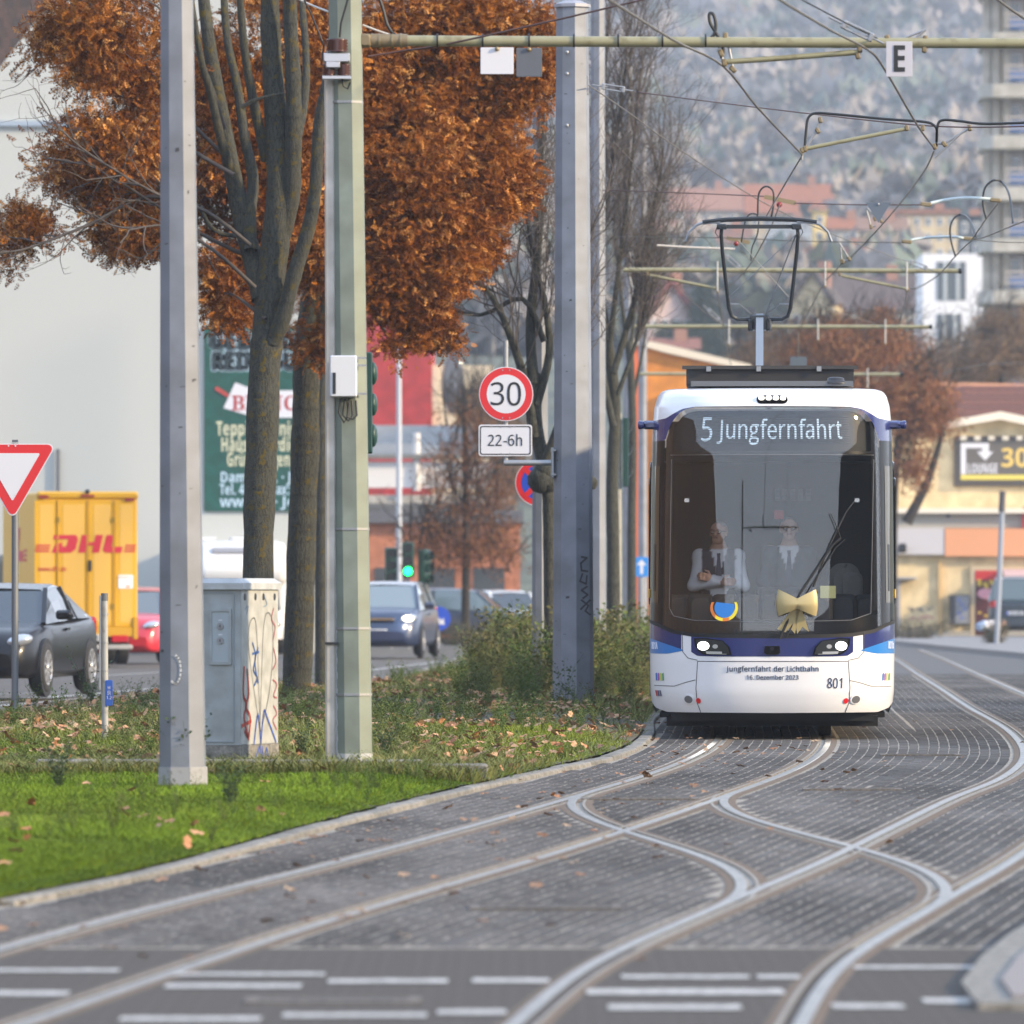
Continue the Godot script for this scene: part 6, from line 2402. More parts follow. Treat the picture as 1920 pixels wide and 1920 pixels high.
	house("grey blue apartment block between the pantograph and the yellow stair tower", 1440, 1522, 412, 505, 20.0, lin(0.34, 0.38, 0.44), lin(0.30, 0.25, 0.24), "flat", 4, 4, 5)
	house("narrow bright yellow stair tower on the hillside right of the pantograph", 1524, 1550, 398, 490, 20.5, lin(0.75, 0.55, 0.18), lin(0.6, 0.45, 0.2), "flat", 4, 3, 1)
	house("small orange roofed house under the triangle board", 1560, 1612, 430, 490, 21.0, lin(0.62, 0.55, 0.45), lin(0.52, 0.20, 0.10), "eaves", 24, 2, 3)
	house("pale plastered house below the pink half timbered gable", 1222, 1300, 655, 730, 30.0, lin(0.62, 0.58, 0.54), lin(0.40, 0.16, 0.11), "eaves", 22, 2, 4)
	# the street goes on behind the viewer: tall dark fronts mirrored in the windscreen
	for k in 2:
		var sx := -1.0 if k == 0 else 1.0
		t = thing("street_front", ["brown tenement row behind the viewer, mirrored at the left of the windscreen", "dark tenement row behind the viewer, mirrored at the right of the windscreen"][k], "building", Vector3(-34.0 if k == 0 else 48.0, -0.5, -10))
		b = MB.new()
		b.box(Vector3(5 * sx, 8, -20 if k == 0 else 5), Vector3(10, 17, 230 if k == 0 else 180))
		put("wall", b, mat(lin(0.15, 0.10, 0.065) if k == 0 else lin(0.09, 0.08, 0.07), 0.9, 0, "cloud", 0.3), t)
		for i in 22:
			for r in 3:
				b = MB.new()
				b.box(Vector3(-0.03 * sx, 3.0 + r * 3.9, -84 + i * 8.0), Vector3(0.1, 2.0, 1.3))
				put("window", b, paint(lin(0.05, 0.055, 0.06), 0.1), t)

func wall_sign() -> void:
	var s := 78.04
	var t := thing("wall_sign", "large green advertising board with cream lettering on the white wall, behind the oak trunks", "sign", pt(500, 785, s))
	var X := func(x): return (x - 500.0) / s
	var Y := func(y): return (785.0 - y) / s
	var b := MB.new()
	b.rbox(Vector3(0, 0, -0.06), Vector3(235 / s, 348 / s, 0.08), 0.02)
	put("board", b, mat(lin(0.006, 0.085, 0.065), 0.45, 0, "cloud", 0.5), t)
	var cream := mat(lin(0.55, 0.55, 0.38), 0.6)
	var pale := mat(lin(0.42, 0.56, 0.66), 0.6)
	var dark := mat(lin(0.03, 0.05, 0.06), 0.6)
	for q in [["GEBÄUDE", 484, 639, 180], ["REINIGUNG", 505, 678, 212]]:
		for k in 8:   # pale outline round the dark capitals
			var a := TAU * k / 8
			text(t, q[0], 0.40, Vector3(X.call(q[1]) + cos(a) * 0.05, Y.call(q[2]) + sin(a) * 0.05, -0.018), pale, Basis.IDENTITY, q[3] / s, true)
		text(t, q[0], 0.40, Vector3(X.call(q[1]), Y.call(q[2]), -0.004), dark, Basis.IDENTITY, q[3] / s)
	b = MB.new()
	b.prism(PackedVector2Array([Vector2(X.call(419), Y.call(765)), Vector2(X.call(480), Y.call(783)), Vector2(X.call(598), Y.call(783)), Vector2(X.call(598), Y.call(732)), Vector2(X.call(480), Y.call(732)), Vector2(X.call(441), Y.call(717))]), -0.02, -0.008)
	put("white_panel", b, M.sign_white, t)
	b = MB.new()
	b.bar(Vector3(X.call(404), Y.call(727), -0.01), Vector3(X.call(428), Y.call(742), -0.01), 0.05, 0.09)
	put("brush_handle", b, mat(lin(0.4, 0.05, 0.04), 0.5), t)
	text(t, "BIENCO", 0.36, Vector3(X.call(510), Y.call(756), -0.004), mat(lin(0.35, 0.03, 0.03), 0.6), Basis.IDENTITY, 150 / s, true, "Droid Serif")
	for q in [["Teppichreinigung", 502, 804, 193, 0.33, cream], ["Haushüterdienste", 507, 834, 184, 0.33, cream], ["Grünanlagenpflege", 513, 862, 174, 0.33, cream], ["Dammstr. · Jena", 500, 895, 172, 0.25, pale], ["Tel. 44 11 · Fax: 44 16", 502, 918, 180, 0.25, pale], ["www.B · Jena", 500, 941, 174, 0.25, pale]]:
		text(t, q[0], q[4], Vector3(X.call(q[1]), Y.call(q[2]), -0.008), q[5], Basis.IDENTITY, q[3] / s, true)

func yellow_shop() -> void:
	var s := 59.0
	var base := pt(1800, 1197, s)
	var t := thing("yellow_shop", "sunlit yellow gabled shop with orange fascia at the right, behind the tram", "building", base)
	var q := func(x, y): return Vector2((x - 1800) / s, (1197 - y) / s)
	var P := func(x, y, z): return Vector3((x - 1800) / s, (1197 - y) / s, z)
	var yel := mat(lin(0.80, 0.64, 0.38), 0.9, 0, "cloud", 0.2)
	var b := MB.new()
	b.prism(PackedVector2Array([q.call(1600, 960), q.call(2120, 960), q.call(2120, 830), q.call(1885, 782), q.call(1600, 832)]), -14.0, -3.0)
	put("gable_wall", b, yel, t)
	b = MB.new()
	b.prism(PackedVector2Array([q.call(1590, 836), q.call(1590, 824), q.call(1800, 784), q.call(1885, 768), q.call(2130, 818), q.call(2130, 834), q.call(1885, 783), q.call(1800, 797)]), -14.2, -2.6)
	put("roof_edge", b, mat(lin(0.74, 0.66, 0.54), 0.7), t)
	b = MB.new()
	b.box(P.call(1860, 1085, -1.7), Vector3(520 / s, 225 / s, 3.4))
	put("ground_floor", b, yel, t)
	b = MB.new()
	b.box(P.call(1860, 958, -1.3), Vector3(530 / s, 9 / s, 3.6))
	put("parapet", b, mat(lin(0.76, 0.68, 0.56), 0.7), t)
	b = MB.new()
	b.box(P.call(1860, 976, 0.08), Vector3(522 / s, 28 / s, 0.16))
	put("grey_band", b, mat(lin(0.36, 0.34, 0.30), 0.7), t)
	b = MB.new()
	b.box(P.call(1685, 1015, 0.16), Vector3(170 / s, 50 / s, 0.3))
	put("grey_fascia", b, mat(lin(0.50, 0.48, 0.49), 0.6), t)
	b = MB.new()
	b.box(P.call(1945, 1017, 0.18), Vector3(348 / s, 52 / s, 0.3))
	put("orange_fascia", b, mat(lin(0.66, 0.30, 0.15), 0.6), t)
	b = MB.new()
	b.box(P.call(1860, 1190, 0.04), Vector3(520 / s, 14 / s, 0.12))
	put("plinth", b, mat(lin(0.36, 0.33, 0.28), 0.9), t)
	b = MB.new()
	b.box(P.call(1763, 1120, 0.05), Vector3(7 / s, 140 / s, 0.14))
	put("pilaster", b, mat(lin(0.58, 0.40, 0.19), 0.9), t)
	# billboard
	var bb := thing("billboard", "black billboard with a white arrow and yellow figures on the yellow gable", "billboard", base + P.call(1880, 862, -2.9))
	b = MB.new()
	b.rbox(Vector3.ZERO, Vector3(165 / s, 96 / s, 0.2), 0.03)
	put("frame", b, mat(lin(0.06, 0.05, 0.045), 0.6), bb)
	b = MB.new()
	b.box(Vector3(0.05, 0.05, 0.11), Vector3(148 / s, 74 / s, 0.02))
	put("panel", b, mat(lin(0.10, 0.09, 0.08), 0.6), bb)
	b = MB.new()
	b.box(Vector3(0.05, -0.52, 0.125), Vector3(146 / s, 0.16, 0.01))
	put("yellow_stripe", b, mat(lin(0.60, 0.50, 0.10), 0.5), bb)
	b = MB.new()
	b.prism(PackedVector2Array([Vector2(-1.18, 0.58), Vector2(-0.28, 0.58), Vector2(-0.28, 0.30), Vector2(-0.14, 0.30), Vector2(-0.40, 0.02), Vector2(-0.66, 0.30), Vector2(-0.50, 0.30), Vector2(-0.50, 0.42), Vector2(-1.02, 0.42), Vector2(-1.02, -0.42), Vector2(-1.18, -0.42)]), 0.12, 0.13)
	put("white_arrow", b, M.sign_white, bb)
	text(bb, "LOUNGE", 0.30, Vector3(-0.48, -0.24, 0.125), M.sign_white, Basis.IDENTITY, 0.95, true)
	text(bb, "30", 0.6, Vector3(0.55, 0.10, 0.125), mat(lin(0.65, 0.46, 0.12), 0.5), Basis.IDENTITY, 0.85, true)
	for k in 6:
		b = MB.new()
		b.box(Vector3(-1.1 + k * 0.45, 0.74, 0.16), Vector3(0.20, 0.14, 0.14))
		put("floodlight", b, mat(lin(0.60, 0.55, 0.45), 0.5), bb)
	# doors, posters, boxes
	var dr := node("poster_door", t, P.call(1848, 1128, 0.06))
	b = MB.new()
	b.box(Vector3.ZERO, Vector3(56 / s, 132 / s, 0.10))
	put("door_frame", b, mat(lin(0.52, 0.42, 0.28), 0.7), dr)
	b = MB.new()
	b.box(Vector3(0.02, -0.05, 0.055), Vector3(42 / s, 120 / s, 0.02))
	put("red_poster", b, mat(lin(0.14, 0.015, 0.02), 0.5, 0, "strong", 0.8), dr)
	b = MB.new()
	b.box(Vector3(0.02, 0.84, 0.068), Vector3(42 / s, 18 / s, 0.01))
	put("red_heading", b, mat(lin(0.45, 0.02, 0.02), 0.5), dr)
	b = MB.new()
	b.ball(Vector3(0.02, 0.25, 0.07), Vector3(0.30, 0.17, 0.012), 14)
	put("pink_blob", b, mat(lin(0.65, 0.30, 0.35), 0.5), dr)
	b = MB.new()
	for k in 3:
		b.box(Vector3(-0.2 + k * 0.2, 0.6 - 0.08 * (k % 2), 0.07), Vector3(0.12, 0.2, 0.008), Basis(Vector3.BACK, 0.5 * k))
		b.box(Vector3(-0.2 + k * 0.2, -0.35 - 0.1 * k, 0.07), Vector3(0.12, 0.06, 0.008))
	put("yellow_shapes", b, mat(lin(0.60, 0.42, 0.05), 0.5), dr)
	b = MB.new()
	b.box(Vector3(0.22, -0.45, 0.07), Vector3(0.2, 0.12, 0.008))
	put("blue_label", b, mat(lin(0.12, 0.3, 0.45), 0.5), dr)
	var vm := thing("vending_machine", "wall mounted vending box with a dark side beside the poster door", "vending machine", base + P.call(1798, 1143, 0.28))
	b = MB.new()
	b.rbox(Vector3(0, 0, 0), Vector3(38 / s, 56 / s, 0.4), 0.03)
	put("case", b, mat(lin(0.05, 0.045, 0.045), 0.5), vm)
	b = MB.new()
	b.box(Vector3(0.08, 0, 0.21), Vector3(26 / s, 52 / s, 0.02))
	put("display_front", b, mat(lin(0.42, 0.43, 0.46), 0.4, 0, "strong", 1.2), vm)
	b = MB.new()
	for k in 5:
		b.box(Vector3(-0.02 + 0.09 * (k % 3), 0.3 - 0.14 * k, 0.222), Vector3(0.09, 0.08, 0.006))
	put("product_pictures", b, mat(lin(0.10, 0.14, 0.40), 0.4), vm)
	var wl := thing("wall_lamp", "small dark wall lamp under the grey fascia beside the tram", "lamp", base + P.call(1691, 1028, 0.5))
	b = MB.new()
	b.rbox(Vector3.ZERO, Vector3(0.24, 0.3, 0.3), 0.06)
	put("lamp_case", b, M.black, wl)
	b = MB.new()
	b.box(P.call(1700, 1084, 0.3), Vector3(0.6, 0.06, 0.6))
	b.box(P.call(1675, 1140, 0.05), Vector3(26 / s, 105 / s, 0.08))
	put("side_door", b, mat(lin(0.33, 0.33, 0.34), 0.6), t)
	b = MB.new()
	b.box(P.call(1745, 912, -2.95), Vector3(0.13, 0.2, 0.1))
	b.box(P.call(1777, 964, 0.22), Vector3(0.12, 0.22, 0.1))
	put("wall_box", b, M.sign_back, t)
	b = MB.new()
	b.box(P.call(1915, 1083, 1.0), Vector3(70 / s, 0.08, 2.0), Basis(Vector3.RIGHT, 0.25))
	put("awning", b, mat(lin(0.55, 0.40, 0.40), 0.7), t)
	b = MB.new()
	b.box(P.call(1905, 1135, 0.04), Vector3(52 / s, 100 / s, 0.08))
	put("shop_window", b, paint(lin(0.05, 0.05, 0.055), 0.1), t)
	b = MB.new()
	b.box(P.call(1921, 970, 0.2), Vector3(8 / s, 40 / s, 0.3))
	put("red_sign_box", b, M.sign_red, t)
	# scrawl on the wall
	var cols := [lin(0.25, 0.22, 0.2), lin(0.55, 0.25, 0.22), lin(0.3, 0.28, 0.28)]
	for k in 3:
		for i in 6:
			b = MB.new()
			var pl := PackedVector2Array()
			for j in 4:
				pl.append(Vector2((1706 + i * 8 + rng.randf_range(-4, 6) - 1800) / s, (1197 - [1142, 1158, 1181][k] + rng.randf_range(-6, 6)) / s))
			b.stroke(pl, 0.035, Transform3D(Basis.IDENTITY, Vector3(0, 0, 0.003)), 0.003)
			put("wall_graffiti", b, mat(cols[k], 0.8), t)
	# tiled roof of the house behind, course by course
	s = 50.0
	t = thing("red_roof_house", "house with a broad red tiled roof behind the yellow shop", "house", pt(1850, 780, s))
	b = MB.new()
	b.box(Vector3(1.5, -6, -8), Vector3(12, 12, 9))
	put("wall", b, yel, t)
	var rm := [mat(lin(0.24, 0.085, 0.055), 0.85, 0, "strong", 0.9), mat(lin(0.28, 0.10, 0.06), 0.85, 0, "strong", 0.7)]
	for r in 7:
		b = MB.new()
		b.box(Vector3(1.5, 0.05 + r * 0.19, -4 - r * 0.34), Vector3(12.6, 0.06, 0.42), Basis(Vector3.RIGHT, 0.45))
		put("tile_course", b, rm[r % 2], t)
	b = MB.new()
	b.tube([Vector3(-4.8, 1.32, -6.3), Vector3(7.8, 1.12, -6.3)], 0.14, 0.14, 8)
	put("ridge", b, mat(lin(0.52, 0.24, 0.12), 0.8), t)

func tower() -> void:
	var s := 34.5
	var base := pt(1900, 1114 + 1.4 * s, s)
	var t := thing("tower_block", "tall grey residential tower with stacked concrete balconies at the upper right edge", "tower", base, -0.04)
	var X := func(x): return (x - 1900.0) / s
	var Y := func(y): return (1114 + 1.4 * s - y) / s
	var con := mat(lin(0.52, 0.49, 0.43), 0.9, 0, "cloud", 0.15)
	var rail_m := mat(lin(0.42, 0.36, 0.31), 0.7)
	var blue := mat(lin(0.06, 0.16, 0.40), 0.6)
	var b := MB.new()
	b.box(Vector3(3.2, 18, -8), Vector3(9.0, 36, 12))
	put("core", b, con, t)
	for k in 12:
		var y: float = Y.call(65 + 96.5 * (k - 3))
		if y < 2:
			continue
		b = MB.new()
		b.prism(PackedVector2Array([Vector2(X.call(1836), 1.2), Vector2(X.call(1842), 2.2), Vector2(X.call(1862), 2.9), Vector2(6, 2.9), Vector2(6, -4), Vector2(X.call(1836), -4)]), -0.35, 0.35, Transform3D(Basis(Vector3.RIGHT, Vector3(0, 0, 1), Vector3(0, -1, 0)), Vector3(0, y - 0.3, -1.5)))
		put("balcony_slab", b, con, t)
		b = MB.new()
		for x in [1850, 1868, 1889]:
			b.box(Vector3(X.call(x), y - 1.75, -1.2), Vector3(0.40, 2.3, 0.5))
		put("pillar", b, con, t)
		b = MB.new()
		for q in [0.45, 0.75, 1.05]:
			b.box(Vector3(X.call(1912), y + q, 1.3), Vector3(1.7, 0.10, 0.06))
		put("railing", b, rail_m, t)
		b = MB.new()
		b.box(Vector3(X.call(1908), y + 0.55, 1.22), Vector3(0.9, 0.6, 0.04))
		put("blue_screen", b, blue, t)
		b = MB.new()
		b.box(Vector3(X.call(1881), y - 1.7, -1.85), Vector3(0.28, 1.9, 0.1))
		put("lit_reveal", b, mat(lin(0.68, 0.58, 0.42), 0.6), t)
		var w := node("window", t, Vector3(X.call(1902), y - 1.7, -1.9))
		b = MB.new()
		b.box(Vector3.ZERO, Vector3(0.95, 1.8, 0.12))
		put("frame", b, M.sign_white, w)
		b = MB.new()
		b.box(Vector3(0, 0, 0.06), Vector3(0.7, 1.5, 0.04))
		put("pane", b, paint(lin(0.10, 0.12, 0.14), 0.1), w)

func white_block() -> void:
	var s := 30.0
	var t := thing("white_block", "modern white cubic block with tall dark windows left of the tower", "building", pt(1790, 1156, s))
	var P := func(x, y, z): return Vector3((x - 1790) / s, (1156 - y) / s, z)
	var white := mat(lin(0.70, 0.70, 0.72), 0.8)
	var b := MB.new()
	b.box(P.call(1787, 815, -5), Vector3(112 / s, 680 / s, 9))
	put("wall", b, white, t)
	b = MB.new()
	b.box(P.call(1826, 800, -6), Vector3(50 / s, 640 / s, 8))
	put("side_wing", b, mat(lin(0.60, 0.60, 0.61), 0.8), t)
	for q in [[1758, 490, 1812, 562], [1758, 588, 1804, 640], [1758, 670, 1804, 730]]:
		var w := node("window", t, P.call((q[0] + q[2]) / 2.0, (q[1] + q[3]) / 2.0, -0.5))
		b = MB.new()
		b.box(Vector3.ZERO, Vector3((q[2] - q[0]) / s, (q[3] - q[1]) / s, 0.1))
		put("pane", b, paint(lin(0.10, 0.115, 0.13), 0.1), w)
		for x in [-0.22, 0.22]:
			b = MB.new()
			b.box(Vector3(x * (q[2] - q[0]) / s, 0, 0.06), Vector3(0.22, (q[3] - q[1]) / s, 0.08))
			put("frame", b, mat(lin(0.40, 0.43, 0.44), 0.6), w)

# ---------------------------------------------------------------- the tram
# local axes: x to the right seen from the front, y up from the rail, z towards the viewer; picture pixels at 195 per metre
func hw(y: float) -> float:   # half width at a height
	return curve([[0.20, 1.12], [0.30, 1.165], [0.45, 1.185], [1.0, 1.19], [1.7, 1.183], [2.5, 1.175], [3.05, 1.162], [3.22, 1.147], [3.32, 1.12], [3.375, 1.085], [3.40, 1.03]], y)
func tz(y: float) -> float:   # front line
	return curve([[0.20, -0.16], [0.30, -0.10], [0.45, -0.045], [0.75, -0.01], [1.05, 0.0], [1.2, -0.006], [2.0, -0.07], [2.8, -0.15], [3.15, -0.21], [3.25, -0.25], [3.32, -0.30], [3.36, -0.37], [3.385, -0.48], [3.40, -0.80]], y)
func curve(a: Array, x: float) -> float:
	for k in a.size() - 1:
		if x <= a[k + 1][0] or k == a.size() - 2:
			var t: float = clampf((x - a[k][0]) / (a[k + 1][0] - a[k][0]), 0, 1)
			return lerpf(a[k][1], a[k + 1][1], t)
	return a[0][1]
const NP := 2.7
func shell(t: float, y: float, off := 0.0) -> Vector3:
	var p := shell0(t, y)
	if off != 0.0:
		var e := 0.004
		var a := shell0(clampf(t + e, -1, 1), y) - shell0(clampf(t - e, -1, 1), y)
		var b := shell0(t, y + 0.01) - shell0(t, y - 0.01)
		p += a.cross(b).normalized() * off
	return p
func shell0(t: float, y: float) -> Vector3:
	var w := hw(y)
	var q := pow(maxf(0.0, 1.0 - pow(minf(1, absf(t)), NP)), 1.0 / NP)
	return Vector3(w * t, y, tz(y) - 1.05 * (1.0 - q))
func ty(py: float) -> float: return (1387.0 - py) / 195.0
func patch(b: MB, lo: Callable, hi: Callable, t0: float, t1: float, nx: int, ny: int, off := 0.0) -> void:
	var a0 := asin(pow(absf(t0), NP / 2)) * signf(t0)
	var a1 := asin(pow(absf(t1), NP / 2)) * signf(t1)
	var rings := []
	for j in ny + 1:
		var ring := PackedVector3Array()
		for i in nx + 1:
			var a := lerpf(a0, a1, float(i) / nx)
			var t := pow(absf(sin(a)), 2.0 / NP) * signf(a)
			var y0: float = lo.call(absf(t) * 231.0)
			var y1: float = hi.call(absf(t) * 231.0)
			ring.append(shell(t, lerpf(y0, y1, float(j) / ny), off))
		rings.append(ring)
	b.loft(rings, false, true)
func seam(b: MB, pts: Array, r := 0.0035, off := 0.001) -> void:   # picture points on the shell
	var o := []
	for k in pts.size() - 1:
		for j in 6:
			var x := lerpf(pts[k][0], pts[k + 1][0], j / 6.0)
			var y := lerpf(pts[k][1], pts[k + 1][1], j / 6.0)
			o.append(shell(clampf((x - 1448) / 195.0 / hw(ty(y)), -1, 1), ty(y), off))
	var l = pts[pts.size() - 1]
	o.append(shell(clampf((l[0] - 1448) / 195.0 / hw(ty(l[1])), -1, 1), ty(l[1]), off))
	b.tube(o, r, r, 5, false)
func on(x: float, y: float, off := 0.0) -> Vector3:
	return shell(clampf((x - 1448) / 195.0 / hw(ty(y)), -1, 1), ty(y), off)
func facing(x: float, y: float) -> Basis:
	var a := on(x + 3, y) - on(x - 3, y)
	var b := on(x, y - 3) - on(x, y + 3)
	a = a.normalized()
	b = (b - a * a.dot(b)).normalized()
	return Basis(a, b, a.cross(b))
func tp(x: float, y: float, z: float) -> Vector3:   # picture point to local point at depth z
	return Vector3((x - 1448) / 195.0, ty(y), z)
func poly_on(b: MB, pts: Array, off: float, thick := 0.004) -> void:   # small flat piece laid on the shell
	var cx := 0.0
	var cy := 0.0
	for q in pts:
		cx += q[0]
		cy += q[1]
	cx /= pts.size()
	cy /= pts.size()
	var bs := facing(cx, cy)
	var o := on(cx, cy)
	var poly := PackedVector2Array()
	for q in pts:
		poly.append(Vector2((q[0] - cx) / 195.0 / maxf(0.3, bs.x.x), (cy - q[1]) / 195.0 / maxf(0.5, bs.y.y)))
	b.prism(poly, off, off + thick, Transform3D(bs, o))
func ring_pts(cx: float, cy: float, rx_: float, ry_: float, n := 16, a0 := 0.0, a1 := TAU) -> Array:
	var o := []
	for k in n:
		var a := a0 + (a1 - a0) * k / n
		o.append([cx + cos(a) * rx_, cy - sin(a) * ry_])
	return o

# letters one by one round the curved front, from x0 to x1
func curved(parent: Node, words: String, h: float, x0: float, x1: float, y: float, off: float, m: Material, bold: bool) -> void:
	var probe := text(parent, words, h, Vector3.ZERO, m, Basis.IDENTITY, 0, bold)
	var tm: TextMesh = probe.mesh
	var wide := func(w: String) -> float:
		tm.text = w
		return tm.get_aabb().size.x
	var total: float = wide.call("|" + words + "|")
	var bar: float = wide.call("||") / 2.0
	for k in words.length():
		if words[k] == " ":
			continue
		var a: float = wide.call("|" + words.substr(0, k) + "|") - bar * 2.0
		var e: float = wide.call("|" + words.substr(0, k + 1) + "|") - bar * 2.0
		var x := lerpf(x0, x1, (a + e) / 2.0 / (total - bar * 2.0))
		var o := text(parent, words[k], h, Vector3.ZERO, m, Basis.IDENTITY, 0, bold, "Droid Sans", "letter")
		var t1: TextMesh = o.mesh
		t1.horizontal_alignment = HORIZONTAL_ALIGNMENT_CENTER
		t1.vertical_alignment = VERTICAL_ALIGNMENT_CENTER
		o.transform = Transform3D(facing(x, y) * Basis.from_scale(Vector3((x1 - x0) / 195.0 / (total - bar * 2.0), 1, 1)), on(x, y, off))
	probe.free()

func tram() -> void:
	var white := paint(lin(0.78, 0.78, 0.80), 0.28)
	var navy := paint(lin(0.018, 0.026, 0.13), 0.25)
	var sky_blue := paint(lin(0.02, 0.18, 0.52), 0.3)
	var gloss := mat(lin(0.006, 0.006, 0.007), 0.14)
	gloss.metallic_specular = 0.3
	var dark := mat(lin(0.008, 0.008, 0.009), 0.7)
	var frit := mat(lin(0.010, 0.010, 0.012), 0.25)
	var seam_m := mat(lin(0.05, 0.05, 0.06), 0.6)
	var chrome := mat(lin(0.7, 0.7, 0.7), 0.15, 1.0)
	var pane := glass(0.16, Color(0.05, 0.06, 0.07))
	pane.metallic_specular = 1.0
	var at := Vector3(2.50, 0.0, -82.0)
	var t := thing("tram", "white and blue tram with a big dark windscreen and raised pantograph coming towards the viewer", "tram", at, -atan2(0.03, 1.0))

	var cb := func(dx): return ty(curve([[0, 1193], [100, 1192], [150, 1190], [190, 1183], [215, 1171], [231, 1165]], dx))
	var ct := func(dx): return ty(curve([[0, 763], [150, 763], [165, 765], [176, 770], [186, 780], [194, 792], [200, 808], [205, 826]], dx))
	var wb := func(dx): return ty(curve([[0, 760], [150, 761], [175, 765], [190, 773], [205, 782], [231, 786]], dx))
	var flat := func(y): return func(_dx): return ty(y)
	var b := MB.new()
	patch(b, func(dx): return ty(curve([[0, 1337], [205, 1336], [224, 1328], [231, 1318]], dx)), cb, -1, 1, 64, 14)
	put("lower_front", b, white, t)
	b = MB.new()
	patch(b, wb, func(_dx): return 3.40, -1, 1, 64, 16)
	put("roof_front", b, white, t)
	b = MB.new()   # roof skin behind the rounded front
	var rings := []
	for k in 12:
		var z := -0.95 - 1.05 - 0.0
		var ring := PackedVector3Array()
		for i in 33:
			var a := lerpf(-PI / 2, PI / 2, i / 32.0)
			var tt := pow(absf(sin(a)), 2.0 / NP) * signf(a)
			var p := shell(tt, 3.40)
			ring.append(Vector3(p.x, 3.40 + 0.01 * sin(k / 11.0 * PI), lerpf(p.z, z - 0.2, k / 11.0)))
		rings.append(ring)
	b.loft(rings, false, true)
	put("roof_deck", b, white, t)
	for s in [-1.0, 1.0]:
		b = MB.new()
		patch(b, cb, func(_dx): return ty(824), 0.887 * s, 1.0 * s, 14, 20) if s > 0 else patch(b, cb, func(_dx): return ty(824), -1.0, -0.887, 14, 20)
		put("corner_pillar", b, gloss, t)
		b = MB.new()
		var lo := func(dx): return maxf(ty(825), ct.call(dx)) if dx < 205 else ty(824.5)
		if s > 0:
			patch(b, lo, wb, 0.66, 1.0, 22, 6, 0.001)
		else:
			patch(b, lo, wb, -1.0, -0.66, 22, 6, 0.001)
		put("blue_corner", b, navy, t)
		# coloured flashes at the sides
		b = MB.new()
		var up := func(dx): return ty(curve([[165, 1219], [231, 1197]], dx))
		if s > 0:
			patch(b, up, func(dx): return cb.call(dx) - 0.006, 0.735, 1.0, 14, 4, 0.002)
		else:
			patch(b, up, func(dx): return cb.call(dx) - 0.006, -1.0, -0.735, 14, 4, 0.002)
		put("navy_flash", b, navy, t)
		b = MB.new()
		var dn := func(dx): return ty(curve([[165, 1220], [195, 1226], [231, 1226]], dx))
		if s > 0:
			patch(b, dn, up, 0.72, 1.0, 14, 3, 0.002)
		else:
			patch(b, dn, up, -1.0, -0.72, 14, 3, 0.002)
		put("light_blue_flash", b, sky_blue, t)
		# narrow cab side window in the pillar
		b = MB.new()
		var t0 := 0.925 if s > 0 else -0.985
		patch(b, flat.call(1130), flat.call(872), t0, t0 + 0.06, 6, 10, 0.003)
		put("cab_side_window", b, mat(lin(0.09, 0.075, 0.05), 0.05, 0.6), t)
		b = MB.new()
		patch(b, flat.call(1108), flat.call(1020), t0 + 0.02, t0 + 0.035, 3, 6, 0.006)
		put("window_handle", b, gloss, t)
	b = MB.new()
	patch(b, func(dx): return ty(curve([[0, 1231], [110, 1231], [140, 1230], [152, 1222]], dx)), func(dx): return cb.call(dx) - 0.004, -0.655, 0.655, 40, 4, 0.002)
	put("navy_band", b, navy, t)

	# windscreen and what lies right behind its edge
	b = MB.new()
	patch(b, cb, ct, -0.887, 0.887, 60, 40)
	put("windscreen", b, pane, t)
	b = MB.new()
	patch(b, cb, ct, -0.886, 0.886, 60, 40, -0.007)
	put("inner_pane", b, pane, t)
	b = MB.new()
	patch(b, cb, func(dx): return ty(curve([[0, 1161], [150, 1160], [200, 1152], [205, 1140]], dx)), -0.885, 0.885, 48, 4, -0.012)
	patch(b, flat.call(1145), ct, 0.825, 0.885, 8, 24, -0.012)
	patch(b, flat.call(1145), ct, -0.885, -0.825, 8, 24, -0.012)
	patch(b, flat.call(851), flat.call(845), -0.83, 0.83, 40, 1, -0.012)
	put("screen_border", b, frit, t)
	b = MB.new()
	seam(b, [[1258, 860], [1254, 1140], [1262, 1155], [1300, 1163], [1448, 1166], [1596, 1163], [1634, 1150], [1637, 1000], [1640, 860]], 0.003, -0.004)
	seam(b, [[1256, 852], [1640, 852]], 0.003, -0.004)
	put("screen_rim", b, mat(lin(0.25, 0.25, 0.26), 0.4), t)
	b = MB.new()
	patch(b, func(dx): return cb.call(dx) - 0.02, func(dx): return cb.call(dx) + 0.015, -1.0, 1.0, 64, 1, 0.003)
	put("screen_gasket", b, dark, t)

	# cab behind the glass
	b = MB.new()
	b.box(Vector3(0, 0.34, -1.75), Vector3(2.16, 0.05, 1.5))
	b.box(Vector3(0, 2.72, -1.75), Vector3(2.1, 0.05, 1.5))
	b.box(Vector3(-1.10, 1.6, -1.8), Vector3(0.05, 2.5, 1.4))
	b.box(Vector3(1.10, 1.6, -1.8), Vector3(0.05, 2.5, 1.4))
	b.box(Vector3(-0.85, 1.6, -2.5), Vector3(0.5, 2.5, 0.06))
	b.box(Vector3(0.85, 1.6, -2.5), Vector3(0.5, 2.5, 0.06))
	b.box(Vector3(0, 2.45, -2.5), Vector3(1.3, 0.5, 0.05))
	b.box(Vector3(0, 1.5, -4.6), Vector3(2.2, 2.6, 0.06))
	put("cab_lining", b, mat(lin(0.022, 0.023, 0.026), 0.7), t)
	b = MB.new()
	for k in 9:
		var x := -0.92 + 0.23 * k
		b.rbox(Vector3(x, 1.02, -0.62 - 0.2 * absf(x) * absf(x)), Vector3(0.26, 0.76, 0.5), 0.06)
